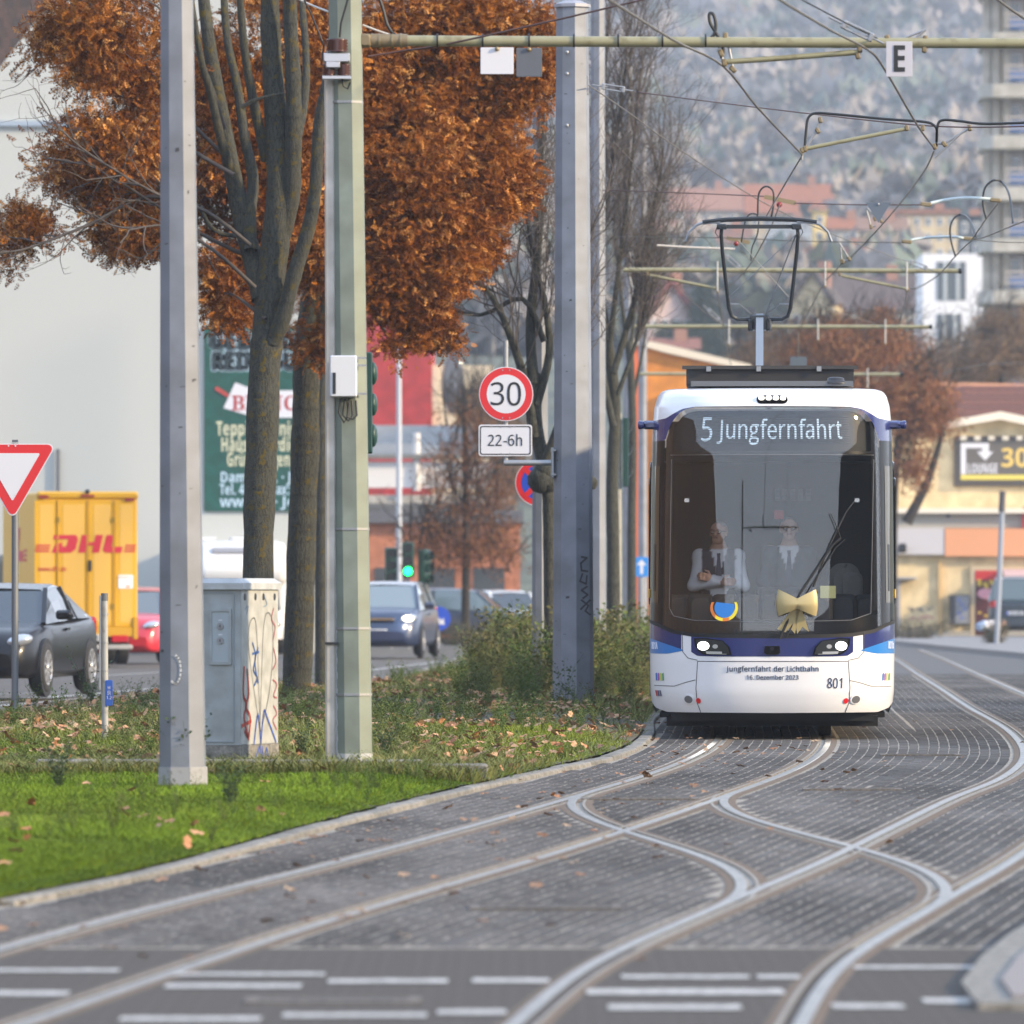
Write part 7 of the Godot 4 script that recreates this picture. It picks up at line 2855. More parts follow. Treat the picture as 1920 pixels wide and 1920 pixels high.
	b.rbox(Vector3(0.10, 1.42, -0.78), Vector3(0.52, 0.10, 0.22), 0.04)
	put("dashboard", b, mat(lin(0.03, 0.03, 0.033), 0.6), t)
	b = MB.new()
	b.rbox(tp(1585, 1096, -0.95), Vector3(0.30, 0.42, 0.14), 0.12, Basis.IDENTITY, 5)
	b.rbox(tp(1600, 1098, -0.80), Vector3(0.20, 0.26, 0.10), 0.06, Basis(Vector3.UP, 0.3), 5)
	put("driver_seat", b, mat(lin(0.16, 0.155, 0.14), 0.6), t)
	b = MB.new()
	b.box(tp(1553, 1110, -0.36), Vector3(0.15, 0.12, 0.004))
	put("paper_note", b, mat(lin(0.55, 0.58, 0.28), 0.8), t)
	b = MB.new()
	b.box(tp(1461, 963, -1.2), Vector3(0.09, 0.085, 0.006))
	put("warning_notice", b, mat(lin(0.45, 0.04, 0.05), 0.6), t)
	b = MB.new()
	for k in 5:
		for j in 9:
			b.box(tp(1458 + k * 15, 913 + j * 2.6, -1.9), Vector3(0.05, 0.005, 0.01))
	put("slotted_grille", b, mat(lin(0.5, 0.5, 0.5), 0.5), t)
	b = MB.new()
	for q in [[1287, 937], [1608, 937]]:
		b.rbox(tp(q[0], q[1], -0.55), Vector3(0.06, 0.05, 0.05), 0.01)
	put("camera_unit", b, chrome, t)

	# destination display
	b = MB.new()
	patch(b, flat.call(852), func(dx): return ct.call(dx) - 0.01, -0.875, 0.875, 48, 6, -0.06)
	put("display_backing", b, mat(lin(0.012, 0.013, 0.016), 0.6), t)
	var led := glow(Color(0.84, 0.93, 1.0), 0.32)
	var dsp := node("destination_display", t, Vector3.ZERO)
	curved(dsp, "5", 0.235, 1307, 1335, 803, -0.052, led, false)
	curved(dsp, "Jungfernfahrt", 0.185, 1346, 1584, 803, -0.052, led, false)
	b = MB.new()   # dark gaps between the rows of lamps
	for k in 12:
		patch(b, flat.call(778.4 + k * 4.5), flat.call(777.4 + k * 4.5), -0.66, 0.66, 30, 1, -0.044)
	put("lamp_rows", b, frit, dsp)

	# roof lamps
	var lamp := node("roof_lamp", t)
	b = MB.new()
	b.rbox(on(1448, 748, 0.0), Vector3(0.30, 0.098, 0.05), 0.045, facing(1448, 748), 5)
	put("lamp_housing", b, gloss, lamp)
	for k in 4:
		b = MB.new()
		b.rbox(on(1428 + k * 13.4, 748, 0.026), Vector3(0.055, 0.055, 0.012), 0.02, facing(1448, 748))
		put("lamp_lens", b, glow(Color(1, 0.99, 0.95), 0.9), lamp)

	# headlights
	for s in [-1.0, 1.0]:
		var hl := node("headlight", t)
		b = MB.new()
		var o := [[-146, 1197], [-126, 1196], [-92, 1201], [-80, 1213], [-76, 1228], [-128, 1227], [-138, 1221], [-144, 1210]]
		var pts := []
		for q in o:
			pts.append([1448 + q[0] * -s, q[1]])
		poly_on(b, pts, 0.004, 0.008)
		put("headlight_housing", b, gloss, hl)
		b = MB.new()
		pts = []
		for q in [[-142, 1199], [-127, 1198], [-93, 1202], [-82, 1214], [-79, 1226], [-126, 1225], [-136, 1219], [-141, 1209]]:
			pts.append([1448 + q[0] * -s, q[1]])
		poly_on(b, pts, 0.012, 0.003)
		put("headlight_bezel", b, mat(lin(0.06, 0.065, 0.07), 0.2, 0.6), hl)
		b = MB.new()
		poly_on(b, ring_pts(1448 + 128 * s, 1211, 11, 8.5), 0.016, 0.006)
		var g := glow(Color(1.0, 1.0, 0.97), 1.6)
		put("headlight_lamp", b, g, hl)
		b = MB.new()
		pts = []
		for q in [[-124, 1221], [-84, 1222], [-80, 1227], [-122, 1226]]:
			pts.append([1448 + q[0] * -s, q[1]])
		poly_on(b, pts, 0.016, 0.004)
		poly_on(b, ring_pts(1448 + 106 * s, 1212, 5, 4), 0.016, 0.004)
		put("light_strip", b, mat(lin(0.6, 0.62, 0.65), 0.15, 0.5), hl)
		var sp := SpotLight3D.new()
		sp.name = "headlight_beam" if s < 0 else "headlight_beam_001"
		sp.light_energy = 0.5
		sp.light_color = Color(1, 0.98, 0.94)
		sp.spot_angle = 30
		sp.spot_range = 60
		sp.spot_attenuation = 2
		sp.light_size = 0.06
		sp.shadow_enabled = true
		hl.add_child(sp)
		sp.position = on(1448 + 128 * s, 1211, 0.08)
		sp.rotation = Vector3(-0.05, PI, 0)
		# fog lamp and reflector
		var fl := node("marker_lamp", t)
		b = MB.new()
		poly_on(b, ring_pts(1448 + 156 * s, 1311, 10, 9), 0.002, 0.010)
		put("lamp_ring", b, white, fl)
		b = MB.new()
		poly_on(b, ring_pts(1448 + 156 * s, 1311, 7.5, 7), 0.010, 0.006)
		put("lamp_lens", b, mat(lin(0.25, 0.25, 0.27), 0.1, 0.5), fl)
		b = MB.new()
		poly_on(b, ring_pts(1448 + 138 * s, 1314, 4.5, 5.2, 12), 0.003, 0.006)
		put("red_reflector", b, mat(lin(0.65, 0.01, 0.015), 0.2), t)
		# side camera arm
		var cam := node("side_camera", t)
		b = MB.new()
		var c := on(1448 + 226 * s, 793, 0.0)
		b.rbox(c + Vector3(0.02 * s, 0, 0.05), Vector3(0.16, 0.085, 0.14), 0.03, Basis(Vector3.UP, -0.1 * s))
		put("camera_arm", b, navy, cam)
		b = MB.new()
		b.lathe([Vector2(0.036, 0), Vector2(0.042, 0.03), Vector2(0.042, 0.05), Vector2(0.028, 0.056)], 12, Transform3D(Basis(Vector3.FORWARD, PI / 2 * s), c + Vector3(0.09 * s, 0, 0.07)))
		put("camera_head", b, navy, cam)
		b = MB.new()
		b.rbox(on(1448 + 231 * s, 1113, 0.0) + Vector3(0.008 * s, 0, 0), Vector3(0.02, 0.09, 0.05), 0.008)
		put("side_marker_light", b, mat(lin(0.7, 0.42, 0.03), 0.3), t)
	b = MB.new()
	poly_on(b, [[1434, 1211], [1462, 1211], [1463, 1224], [1458, 1227], [1438, 1227], [1433, 1224]], 0.004, 0.02)
	put("camera_housing", b, gloss, t)
	b = MB.new()
	poly_on(b, ring_pts(1448, 1216, 3.5, 3.5, 12), 0.024, 0.01)
	put("camera_lens", b, mat(lin(0.02, 0.02, 0.03), 0.05), t)

	# joints in the lower front
	b = MB.new()
	seam(b, [[1308, 1240], [1448, 1240], [1591, 1240]])
	seam(b, [[1308, 1240], [1305, 1290], [1307, 1318], [1314, 1336]])
	seam(b, [[1591, 1240], [1594, 1290], [1592, 1318], [1585, 1336]])
	seam(b, [[1279, 1184], [1280, 1222], [1290, 1234], [1308, 1238]])
	seam(b, [[1621, 1184], [1620, 1222], [1610, 1234], [1591, 1238]])
	seam(b, [[1226, 1286], [1264, 1287], [1285, 1280], [1304, 1275]])
	seam(b, [[1672, 1288], [1634, 1287], [1612, 1280], [1594, 1276]])
	put("panel_joints", b, seam_m, t)

	# lettering
	var ink := mat(lin(0.012, 0.02, 0.06), 0.5)
	curved(t, "Jungfernfahrt der Lichtbahn", 0.050, 1363, 1536, 1254, 0.004, ink, false)
	curved(t, "16. Dezember 2023", 0.042, 1399, 1498, 1270, 0.004, ink, false)
	curved(t, "801", 0.10, 1550, 1583, 1281, 0.004, ink, false)
	var pale := mat(lin(0.75, 0.78, 0.85), 0.5)
	text(t, "801A", 0.07, on(1227, 1211, 0.006), pale, facing(1230, 1211), 0.16)
	text(t, "801b", 0.07, on(1671, 1210, 0.006), pale, facing(1668, 1210), 0.16)
	var cols := [lin(0.02, 0.15, 0.5), lin(0.35, 0.1, 0.4), lin(0.55, 0.6, 0.1), lin(0.1, 0.3, 0.12), lin(0.5, 0.04, 0.04)]
	for s in [-1.0, 1.0]:
		for k in 4:
			b = MB.new()
			var x: float = 1229 + k * 4.2 if s < 0 else 1655 + k * 4.0
			poly_on(b, [[x, 1263 + (k % 2)], [x + 2.6, 1262], [x + 2.6, 1276], [x, 1277]], 0.003, 0.002)
			put("operator_mark", b, mat(cols[k], 0.5), t)
	for k in 3:
		b = MB.new()
		poly_on(b, [[1229 + k * 4, 1295], [1231.5 + k * 4, 1295], [1231.5 + k * 4, 1306], [1229 + k * 4, 1306]], 0.003, 0.002)
		put("small_sticker", b, mat([lin(0.5, 0.06, 0.04), lin(0.1, 0.1, 0.2), lin(0.15, 0.15, 0.2)][k], 0.5), t)
	# round emblem on the glass: blue disc in an orange and a yellow crescent, cut straight at the top
	for q in [[26, 0, 26, 20, Vector2(2.0, 2.0), lin(0.85, 0.22, 0.03), PI * 0.86, PI * 1.62], [26, 0, 26, 20, Vector2(-2, 2.5), lin(0.90, 0.72, 0.03), PI * 1.28, PI * 2.14]]:
		b = MB.new()
		var pts := []
		for k in 15:
			var a := lerpf(q[6], q[7], k / 14.0)
			pts.append([1358 + cos(a) * 26, 1140 - sin(a) * 25])
		for k in 15:
			var a := lerpf(q[7], q[6], k / 14.0)
			pts.append([1358 + q[4].x * 0.8 + cos(a) * 22.5, 1140 - q[4].y - sin(a) * 21])
		poly_on(b, pts, 0.006, 0.002)
		put("emblem_crescent", b, mat(q[5], 0.4), t)
	b = MB.new()
	var disc := ring_pts(1359, 1140, 19, 18.5, 20, PI * 0.80, PI * 2.2)
	poly_on(b, disc, 0.009, 0.002)
	put("emblem_disc", b, mat(lin(0.02, 0.20, 0.60), 0.4), t)

	# wipers
	b = MB.new()
	var wp := func(x, y): return on(x, y, 0.035)
	b.tube([wp.call(1462, 1197), wp.call(1500, 1112), wp.call(1560, 1022), wp.call(1574, 1010)], 0.015, 0.011, 6)
	b.tube([wp.call(1474, 1197), wp.call(1512, 1112), wp.call(1566, 1026), wp.call(1582, 1012)], 0.007, 0.006, 6)
	b.tube([wp.call(1574, 1010), wp.call(1566, 985), wp.call(1556, 962)], 0.006, 0.005, 6)
	put("wiper_arm", b, dark, t)
	b = MB.new()
	b.tube([on(1525, 1100, 0.02), on(1556, 1020, 0.022), on(1585, 960, 0.02), on(1600, 940, 0.02)].map(func(p): return p), 0.009, 0.007, 5)
	put("wiper_blade", b, M.rubber, t)

	# roof gear
	b = MB.new()
	b.box(Vector3(-0.02, 3.53, -2.4), Vector3(1.64, 0.17, 1.7))
	put("equipment_box", b, mat(lin(0.022, 0.020, 0.020), 0.6), t)
	b = MB.new()
	b.box(Vector3(-0.02, 3.62, -1.56), Vector3(1.72, 0.035, 0.10))
	put("equipment_lip", b, mat(lin(0.04, 0.036, 0.034), 0.5), t)
	for x in [-0.62, -0.13, 0.46]:
		b = MB.new()
		b.box(Vector3(x, 3.605, -1.50), Vector3(0.045, 0.05, 0.02))
		put("latch", b, M.galv, t)
	b = MB.new()
	b.box(Vector3(0.0, 3.45, -1.3), Vector3(1.58, 0.05, 0.5))
	put("roof_tray", b, mat(lin(0.10, 0.105, 0.115), 0.5), t)
	b = MB.new()
	b.lathe([Vector2(0.13, 0), Vector2(0.13, 0.02), Vector2(0.085, 0.03), Vector2(0.08, 0.055), Vector2(0.05, 0.065), Vector2(0.001, 0.066)], 20, Transform3D(Basis.IDENTITY, Vector3(0.62, 3.45, -1.15)))
	put("antenna_dome", b, mat(lin(0.03, 0.03, 0.035), 0.4), t)

	# body behind the cab: two cars and a bellows
	for m in 2:
		var z0 := -1.45 if m == 0 else -10.2
		var z1 := -9.4 if m == 0 else -19.0
		var mod := node("car_body", t)
		var ys := [0.22, 0.30, 0.45, 1.0, 1.08]
		for part in [["side_panel", [0.24, 0.32, 0.48, 0.8, 1.06], white], ["window_band", [1.06, 1.7, 2.4, 2.78], gloss], ["cant_rail", [2.78, 3.05, 3.2, 3.3, 3.37, 3.40], white]]:
			for s in [-1.0, 1.0]:
				b = MB.new()
				var ra := PackedVector3Array()
				var rb := PackedVector3Array()
				for y in part[1]:
					ra.append(Vector3(hw(y) * s, y, z0))
					rb.append(Vector3(hw(y) * s, y, z1))
				b.loft([ra, rb] if s < 0 else [rb, ra], false, true)
				put(part[0], b, part[2], mod)
		b = MB.new()
		b.quad(Vector3(-0.95, 3.40, z0), Vector3(0.95, 3.40, z0), Vector3(0.95, 3.40, z1), Vector3(-0.95, 3.40, z1))
		put("roof", b, white, mod)
		b = MB.new()
		b.box(Vector3(0, 0.22, (z0 + z1) / 2), Vector3(2.2, 0.05, z0 - z1))
		for q in [0.28, 0.72]:
			b.box(Vector3(0, 0.24, lerpf(z0, z1, q)), Vector3(1.3, 0.30, 1.6))
		put("underframe", b, dark, mod)
		for s in [-1.0, 1.0]:
			for k in 5:
				b = MB.new()
				var zc := lerpf(z0, z1, (k + 0.5) / 5.0)
				if k == 1 or k == 3:
					b.rbox(Vector3(1.205 * s, 1.55, zc), Vector3(1.3, 2.35, 0.03), 0.08, Basis(Vector3.UP, PI / 2))
					put("door", b, glass(0.6), mod)
				else:
					b.rbox(Vector3(1.20 * s, 1.92, zc), Vector3(1.25, 1.25, 0.02), 0.10, Basis(Vector3.UP, PI / 2))
					put("side_window", b, glass(0.4), mod)
	b = MB.new()
	for k in 9:
		var z := -9.4 - 0.8 * k / 9.0
		b.box(Vector3(0, 1.8, z - 0.04), Vector3(2.2 - 0.08 * (k % 2), 2.9, 0.085))
	put("bellows", b, dark, t)
	for q in [[-0.52], [0.52]]:
		b = MB.new()
		for z in [-2.2, -4.0]:
			b.lathe([Vector2(0.30, -0.06), Vector2(0.30, 0.06)], 24, Transform3D(Basis(Vector3.FORWARD, PI / 2), Vector3(q[0], 0.305, z)))
		put("wheel", b, M.rust, t)
	b = MB.new()
	b.box(Vector3(0, 0.24, -0.75), Vector3(1.95, 0.13, 0.5))
	b.box(Vector3(0, 0.17, -1.0), Vector3(2.05, 0.10, 0.3))
	put("under_apron", b, dark, t)
	pantograph(t)
	bow(t)
	crew(t)

func pantograph(t: Node3D) -> void:
	# lies about four metres behind the front: 186 px per metre there
	var q := func(x, y, z): return Vector3((x - 1448) / 186.0 + 0.0, 1.4 + (1114 - y) / 186.0, -4.2 + z)
	var p := node("pantograph", t)
	var blk := mat(lin(0.025, 0.03, 0.036), 0.4)
	var alu := mat(lin(0.33, 0.36, 0.40), 0.45, 0.5, "fine", 3.0)
	var b := MB.new()
	b.bar(q.call(1425, 705, 0.9), q.call(1425, 592, -0.35), 0.085, 0.075, Vector3.RIGHT)
	put("lower_arm", b, alu, p)
	b = MB.new()
	b.rbox(q.call(1425, 602, -0.3), Vector3(0.20, 0.16, 0.10), 0.02)
	for s in [-1.0, 1.0]:
		b.rbox(q.call(1425 + 17 * s, 607, -0.28), Vector3(0.055, 0.13, 0.10), 0.02)
	put("knee_joint", b, blk, p)
	for s in [-1.0, 1.0]:
		b = MB.new()
		b.tube([q.call(1425 + 14 * s, 596, -0.3), q.call(1425 + 42 * s, 596, -0.28), q.call(1425 + 53 * s, 590, -0.25), q.call(1425 + 58 * s, 575, -0.2), q.call(1425 + 70 * s, 470, 0.15), q.call(1425 + 72 * s, 440, 0.22), q.call(1425 + 71 * s, 428, 0.25)], 0.023, 0.019, 8)
		put("upper_frame", b, blk, p)
		b = MB.new()
		b.bar(q.call(1425 + 16 * s, 585, -0.25), q.call(1425 + 38 * s, 567, -0.2), 0.012, 0.045, Vector3.FORWARD)
		b.bar(q.call(1425 + 38 * s, 567, -0.2), q.call(1425 + 57 * s, 567, -0.2), 0.012, 0.045, Vector3.FORWARD)
		put("stay_plate", b, alu, p)
		b = MB.new()
		b.tube([q.call(1423 + 72 * s, 416, 0.1), q.call(1423 + 100 * s, 415, 0.1), q.call(1423 + 116 * s, 421, 0.1), q.call(1423 + 130 * s, 434, 0.1), q.call(1423 + 137 * s, 452, 0.1)], 0.016, 0.012, 8)
		put("horn", b, alu, p)
		b = MB.new()
		b.rbox(q.call(1424 + 70 * s, 425, 0.2), Vector3(0.10, 0.06, 0.10), 0.015)
		b.tube([q.call(1424 + 78 * s, 424, 0.25), q.call(1424 + 82 * s, 436, 0.25), q.call(1424 + 76 * s, 446, 0.25), q.call(1424 + 71 * s, 436, 0.25)], 0.005, 0.005, 5)
		put("spring_box", b, blk, p)
	b = MB.new()
	for z in [0.06, 0.34]:
		b.tube([q.call(1318, 417, z), q.call(1360, 412, z), q.call(1425, 410, z), q.call(1490, 412, z), q.call(1532, 417, z)], 0.020, 0.020, 6)
	put("contact_strip", b, blk, p)
	b = MB.new()
	b.bar(q.call(1356, 425, 0.2), q.call(1494, 425, 0.2), 0.035, 0.04)
	put("cross_tube", b, blk, p)
	b = MB.new()
	b.tube([q.call(1434, 592, -0.3), q.call(1493, 440, 0.2)], 0.008, 0.008, 5)
	b.tube([q.call(1367, 555, -0.1), q.call(1493, 440, 0.2)], 0.005, 0.005, 5)
	b.tube([q.call(1479, 555, -0.1), q.call(1385, 450, 0.2)], 0.004, 0.004, 5)
	put("guide_rod", b, alu, p)
	b = MB.new()
	b.rbox(Vector3(-0.12, 3.55, -3.9), Vector3(0.9, 0.14, 1.2), 0.03)
	b.rbox(q.call(1430, 708, 0.9), Vector3(0.22, 0.14, 0.3), 0.03)
	put("pantograph_base", b, blk, p)

func bow(t: Node3D) -> void:
	# stands a hand's breadth off the glass, tied to the wiper
	var o := t.transform * on(1494, 1145, 0.06)
	var n := thing("ribbon_bow", "golden ribbon bow with two tails tied to the tram windscreen wiper", "bow", o, t.rotation.y)
	var gold := mat(lin(0.62, 0.50, 0.24), 0.45, 0.25, "fine", 10.0)
	var w := func(x, y, z): return Vector3((x - 1494) / 195.0, (1145 - y) / 195.0, z)
	var b := MB.new()
	for s in [-1.0, 1.0]:   # loops: bands that leave the knot in front, turn and come back behind
		b = MB.new()
		var rings := []
		for k in 25:
			var u := k / 24.0
			var x := 0.20 * sin(PI * u)
			var z := 0.065 * cos(PI * u) + 0.03
			var h := 0.035 + 0.088 * pow(x / 0.20, 0.85)
			var ring := PackedVector3Array()
			for q in [-1.0, -0.5, 0.0, 0.5, 1.0]:
				var crease := 0.012 * sin(q * 7.0) * (1.0 - x / 0.22)
				ring.append(Vector3((x - 0.018 * q * q) * s, 0.062 + q * h + 0.16 * x * (0.5 if q > 0 else 0.1), z + crease + 0.018 * (1.0 - q * q)))
			rings.append(ring)
		b.loft(rings, false, true)
		put("loop", b, gold, n)
	b = MB.new()
	b.rbox(w.call(1494, 1133, 0.045), Vector3(0.085, 0.11, 0.06), 0.03, Basis(Vector3.BACK, 0.1), 4)
	put("knot", b, gold, n)
	for l in [[[1488, 1140], [1499, 1142], [1494, 1168], [1490, 1190], [1480, 1178], [1472, 1187], [1457, 1181], [1472, 1160]], [[1492, 1141], [1501, 1140], [1508, 1158], [1516, 1186], [1504, 1177], [1494, 1190], [1491, 1165]]]:
		b = MB.new()
		var poly := PackedVector2Array()
		for p in l:
			poly.append(Vector2((p[0] - 1494) / 195.0, (1145 - p[1]) / 195.0))
		b.prism(poly, -0.02, -0.012, Transform3D(Basis(Vector3.RIGHT, 0.12), Vector3(0, 0, 0.01)))
		put("tail", b, gold, n)

# ---------------------------------------------------------------- people: joints joined by a smooth field, meshed as surface nets
func field_mesh(b: MB, bones: Array, cell: float, k: float, colour: Callable, xf := Transform3D.IDENTITY) -> void:
	var lo := Vector3.ONE * 1e6
	var hi := -lo
	for q in bones:
		var r := maxf(q[2], q[3]) + k * 0.6 + cell * 2
		lo = lo.min(q[0] - Vector3.ONE * r).min(q[1] - Vector3.ONE * r)
		hi = hi.max(q[0] + Vector3.ONE * r).max(q[1] + Vector3.ONE * r)
	var nx := int((hi.x - lo.x) / cell) + 2
	var ny := int((hi.y - lo.y) / cell) + 2
	var nz := int((hi.z - lo.z) / cell) + 2
	var f := PackedFloat32Array()
	f.resize(nx * ny * nz)
	f.fill(1.0)
	for q in bones:
		var a: Vector3 = q[0]
		var e: Vector3 = q[1]
		var ra: float = q[2]
		var rb: float = q[3]
		var r := maxf(ra, rb) + k + cell * 2
		var i0 := Vector3i(((a.min(e) - Vector3.ONE * r - lo) / cell).max(Vector3.ZERO))
		var i1 := Vector3i(((a.max(e) + Vector3.ONE * r - lo) / cell))
		var ab := e - a
		var l2 := maxf(ab.length_squared(), 1e-9)
		for z in range(i0.z, mini(i1.z + 1, nz)):
			for y in range(i0.y, mini(i1.y + 1, ny)):
				for x in range(i0.x, mini(i1.x + 1, nx)):
					var p := lo + Vector3(x, y, z) * cell
					var t := clampf((p - a).dot(ab) / l2, 0.0, 1.0)
					var d := p.distance_to(a + ab * t) - lerpf(ra, rb, t)
					var i := x + nx * (y + ny * z)
					var o := f[i]
					var h := maxf(k - absf(o - d), 0.0) / k
					f[i] = minf(o, d) - h * h * k * 0.25
	var at := {}
	for z in nz - 1:
		for y in ny - 1:
			for x in nx - 1:
				var i := x + nx * (y + ny * z)
				var s := 0
				var v := [f[i], f[i + 1], f[i + nx], f[i + nx + 1], f[i + nx * ny], f[i + nx * ny + 1], f[i + nx * ny + nx], f[i + nx * ny + nx + 1]]
				for q in 8:
					if v[q] < 0:
						s |= 1 << q
				if s == 0 or s == 255:
					continue
				var sum := Vector3.ZERO
				var cnt := 0
				for e in [[0, 1], [2, 3], [4, 5], [6, 7], [0, 2], [1, 3], [4, 6], [5, 7], [0, 4], [1, 5], [2, 6], [3, 7]]:
					if (v[e[0]] < 0) != (v[e[1]] < 0):
						var t: float = v[e[0]] / (v[e[0]] - v[e[1]])
						var a := Vector3(e[0] & 1, (e[0] >> 1) & 1, e[0] >> 2)
						var c := Vector3(e[1] & 1, (e[1] >> 1) & 1, e[1] >> 2)
						sum += a.lerp(c, t)
						cnt += 1
				var p := lo + (Vector3(x, y, z) + sum / cnt) * cell
				var g := Vector3(v[1] + v[3] + v[5] + v[7] - v[0] - v[2] - v[4] - v[6], v[2] + v[3] + v[6] + v[7] - v[0] - v[1] - v[4] - v[5], v[4] + v[5] + v[6] + v[7] - v[0] - v[1] - v[2] - v[3]).normalized()
				b.col = colour.call(p)
				at[i] = b.vert(xf * p, xf.basis.orthonormalized() * g)
	var stride := [1, nx, nx * ny]
	for i in at:
		for ax in 3:
			var u: int = stride[(ax + 1) % 3]
			var w: int = stride[(ax + 2) % 3]
			var e0 := f[i]
			var e1 := f[i + stride[ax]]
			if (e0 < 0) == (e1 < 0):
				continue
			if not (at.has(i - u) and at.has(i - w) and at.has(i - u - w)):
				continue
			var q := [at[i], at[i - u], at[i - u - w], at[i - w]]
			if e0 < 0:
				b.face(q[0], q[2], q[1])
				b.face(q[0], q[3], q[2])
			else:
				b.face(q[0], q[1], q[2])
				b.face(q[0], q[2], q[3])

func head_bones() -> Array:   # centre of the head at the origin, face towards +z
	return [
		[Vector3(0, 0.035, -0.022), Vector3(0, 0.03, 0.012), 0.082, 0.078], [Vector3(0, -0.03, 0.012), Vector3(0, -0.075, 0.038), 0.066, 0.040],
		[Vector3(-0.022, -0.07, 0.04), Vector3(0.022, -0.07, 0.04), 0.030, 0.030], [Vector3(0, 0.018, 0.082), Vector3(0, -0.018, 0.104), 0.010, 0.014],
		[Vector3(-0.012, -0.021, 0.092), Vector3(0.012, -0.021, 0.092), 0.009, 0.009], [Vector3(-0.03, 0.03, 0.075), Vector3(0.03, 0.03, 0.075), 0.014, 0.014],
		[Vector3(-0.083, 0.012, -0.008), Vector3(-0.080, -0.022, 0.0), 0.012, 0.009], [Vector3(0.083, 0.012, -0.008), Vector3(0.080, -0.022, 0.0), 0.012, 0.009],
		[Vector3(-0.017, -0.047, 0.083), Vector3(0.017, -0.047, 0.083), 0.008, 0.008]]

func hand_bones(p: Vector3, along: Vector3, palm: Vector3, left: bool) -> Array:   # wrist, direction of the fingers, palm side
	var a := along.normalized()
	var n := (palm - a * a.dot(palm)).normalized()
	var s := a.cross(n) * (1 if left else -1)
	var o := [[p, p + a * 0.05, 0.022, 0.026], [p + a * 0.05 - s * 0.02, p + a * 0.09 - s * 0.028, 0.018, 0.013], [p + a * 0.05 + s * 0.02, p + a * 0.09 + s * 0.028, 0.018, 0.013]]
	var l := [0.068, 0.078, 0.072, 0.055]
	for k in 4:
		var r := p + a * 0.088 + s * (0.030 - 0.02 * k)
		var m: Vector3 = r + (a * 0.9 + n * 0.35).normalized() * l[k] * 0.5
		o.append([r, m, 0.0095, 0.0088])
		o.append([m, m + (a * 0.55 + n * 0.8).normalized() * l[k] * 0.5, 0.0088, 0.0075])
	var t0 := p + a * 0.03 + s * 0.03
	var t1 := t0 + (a * 0.5 + s * 0.75 + n * 0.3).normalized() * 0.042
	o.append([t0, t1, 0.013, 0.0105])
	o.append([t1, t1 + (a * 0.8 + s * 0.2 + n * 0.4).normalized() * 0.032, 0.0105, 0.009])
	return o

func figure(t: Node3D, j: Dictionary, clothes: Callable, head: Vector3, hb: Basis, hair: Color, glasses: bool) -> void:
	var skin := Color(0.46, 0.27, 0.19)
	var bones := []
	bones.append_array([[j.hip + Vector3(-0.08, 0, 0), j.hip + Vector3(0.08, 0, 0), 0.115, 0.115], [j.hip, j.waist, 0.125, 0.12], [j.waist + Vector3(-0.05, 0, 0), j.chest + Vector3(-0.085, 0, 0), 0.105, 0.115], [j.waist + Vector3(0.05, 0, 0), j.chest + Vector3(0.085, 0, 0), 0.105, 0.115],
		[j.ls, j.rs, 0.068, 0.068], [j.chest, j.neck, 0.10, 0.06], [j.neck, head - hb.y * 0.06, 0.056, 0.052]])
	for s in ["l", "r"]:
		bones.append([j[s + "s"], j[s + "e"], 0.058, 0.045])
		bones.append([j[s + "e"], j[s + "w"], 0.046, 0.030])
		bones.append([j[s + "h"], j[s + "k"], 0.090, 0.062])
		bones.append([j[s + "k"], j[s + "a"], 0.062, 0.042])
		bones.append([j[s + "a"] + Vector3(0, -0.035, -0.02), j[s + "a"] + j.foot, 0.042, 0.035])
	var b := MB.new()
	b.tinted = true
	field_mesh(b, bones, 0.02, 0.06, clothes)
	field_mesh(b, head_bones(), 0.006, 0.02, func(p):
		if p.z > 0.075 and absf(p.y + 0.047) < 0.008 and absf(p.x) < 0.024: return Color(0.36, 0.15, 0.12)
		if p.y > 0.065 and p.z < 0.05 + (0.1 - p.y) * 0.2 or p.z < -0.02 and p.y > -0.045 and absf(p.x) < 0.078: return hair
		return skin, Transform3D(hb, head))
	for s in ["l", "r"]:
		field_mesh(b, hand_bones(j[s + "w"], j[s + "w"] - j[s + "e"], j.palm, s == "l"), 0.006, 0.012, func(_p): return skin)
	var m := tintmat(0.75)
	put("body", b, m, t)
	for s in [-1.0, 1.0]:
		b = MB.new()
		b.ball(head + hb * Vector3(0.031 * s, 0.010, 0.074), Vector3.ONE * 0.013, 10, hb)
		put("eye", b, mat(lin(0.6, 0.58, 0.55), 0.3), t)
		b = MB.new()
		b.ball(head + hb * Vector3(0.031 * s, 0.010, 0.0835), Vector3(0.006, 0.006, 0.004), 8, hb)
		put("pupil", b, M.black, t)
		b = MB.new()
		b.tube([head + hb * Vector3(0.014 * s, 0.029, 0.088), head + hb * Vector3(0.032 * s, 0.034, 0.086), head + hb * Vector3(0.05 * s, 0.027, 0.074)], 0.004, 0.003, 5)
		put("eyebrow", b, mat(lin(hair.r * 0.5, hair.g * 0.5, hair.b * 0.5), 0.8), t)
	if glasses:
		b = MB.new()
		for s in [-1.0, 1.0]:
			var ring := []
			for k in 13:
				var a := TAU * k / 12.0
				ring.append(head + hb * Vector3(0.033 * s + cos(a) * 0.026, 0.010 + sin(a) * 0.019, 0.098 - absf(cos(a)) * 0.004))
			b.tube(ring, 0.0028, 0.0028, 5, false)
			b.tube([head + hb * Vector3(0.058 * s, 0.014, 0.096), head + hb * Vector3(0.083 * s, 0.016, 0.0)], 0.0025, 0.0025, 5)
		b.tube([head + hb * Vector3(-0.008, 0.014, 0.1), head + hb * Vector3(0.008, 0.014, 0.1)], 0.0025, 0.0025, 5)
		put("glasses", b, M.black, t)

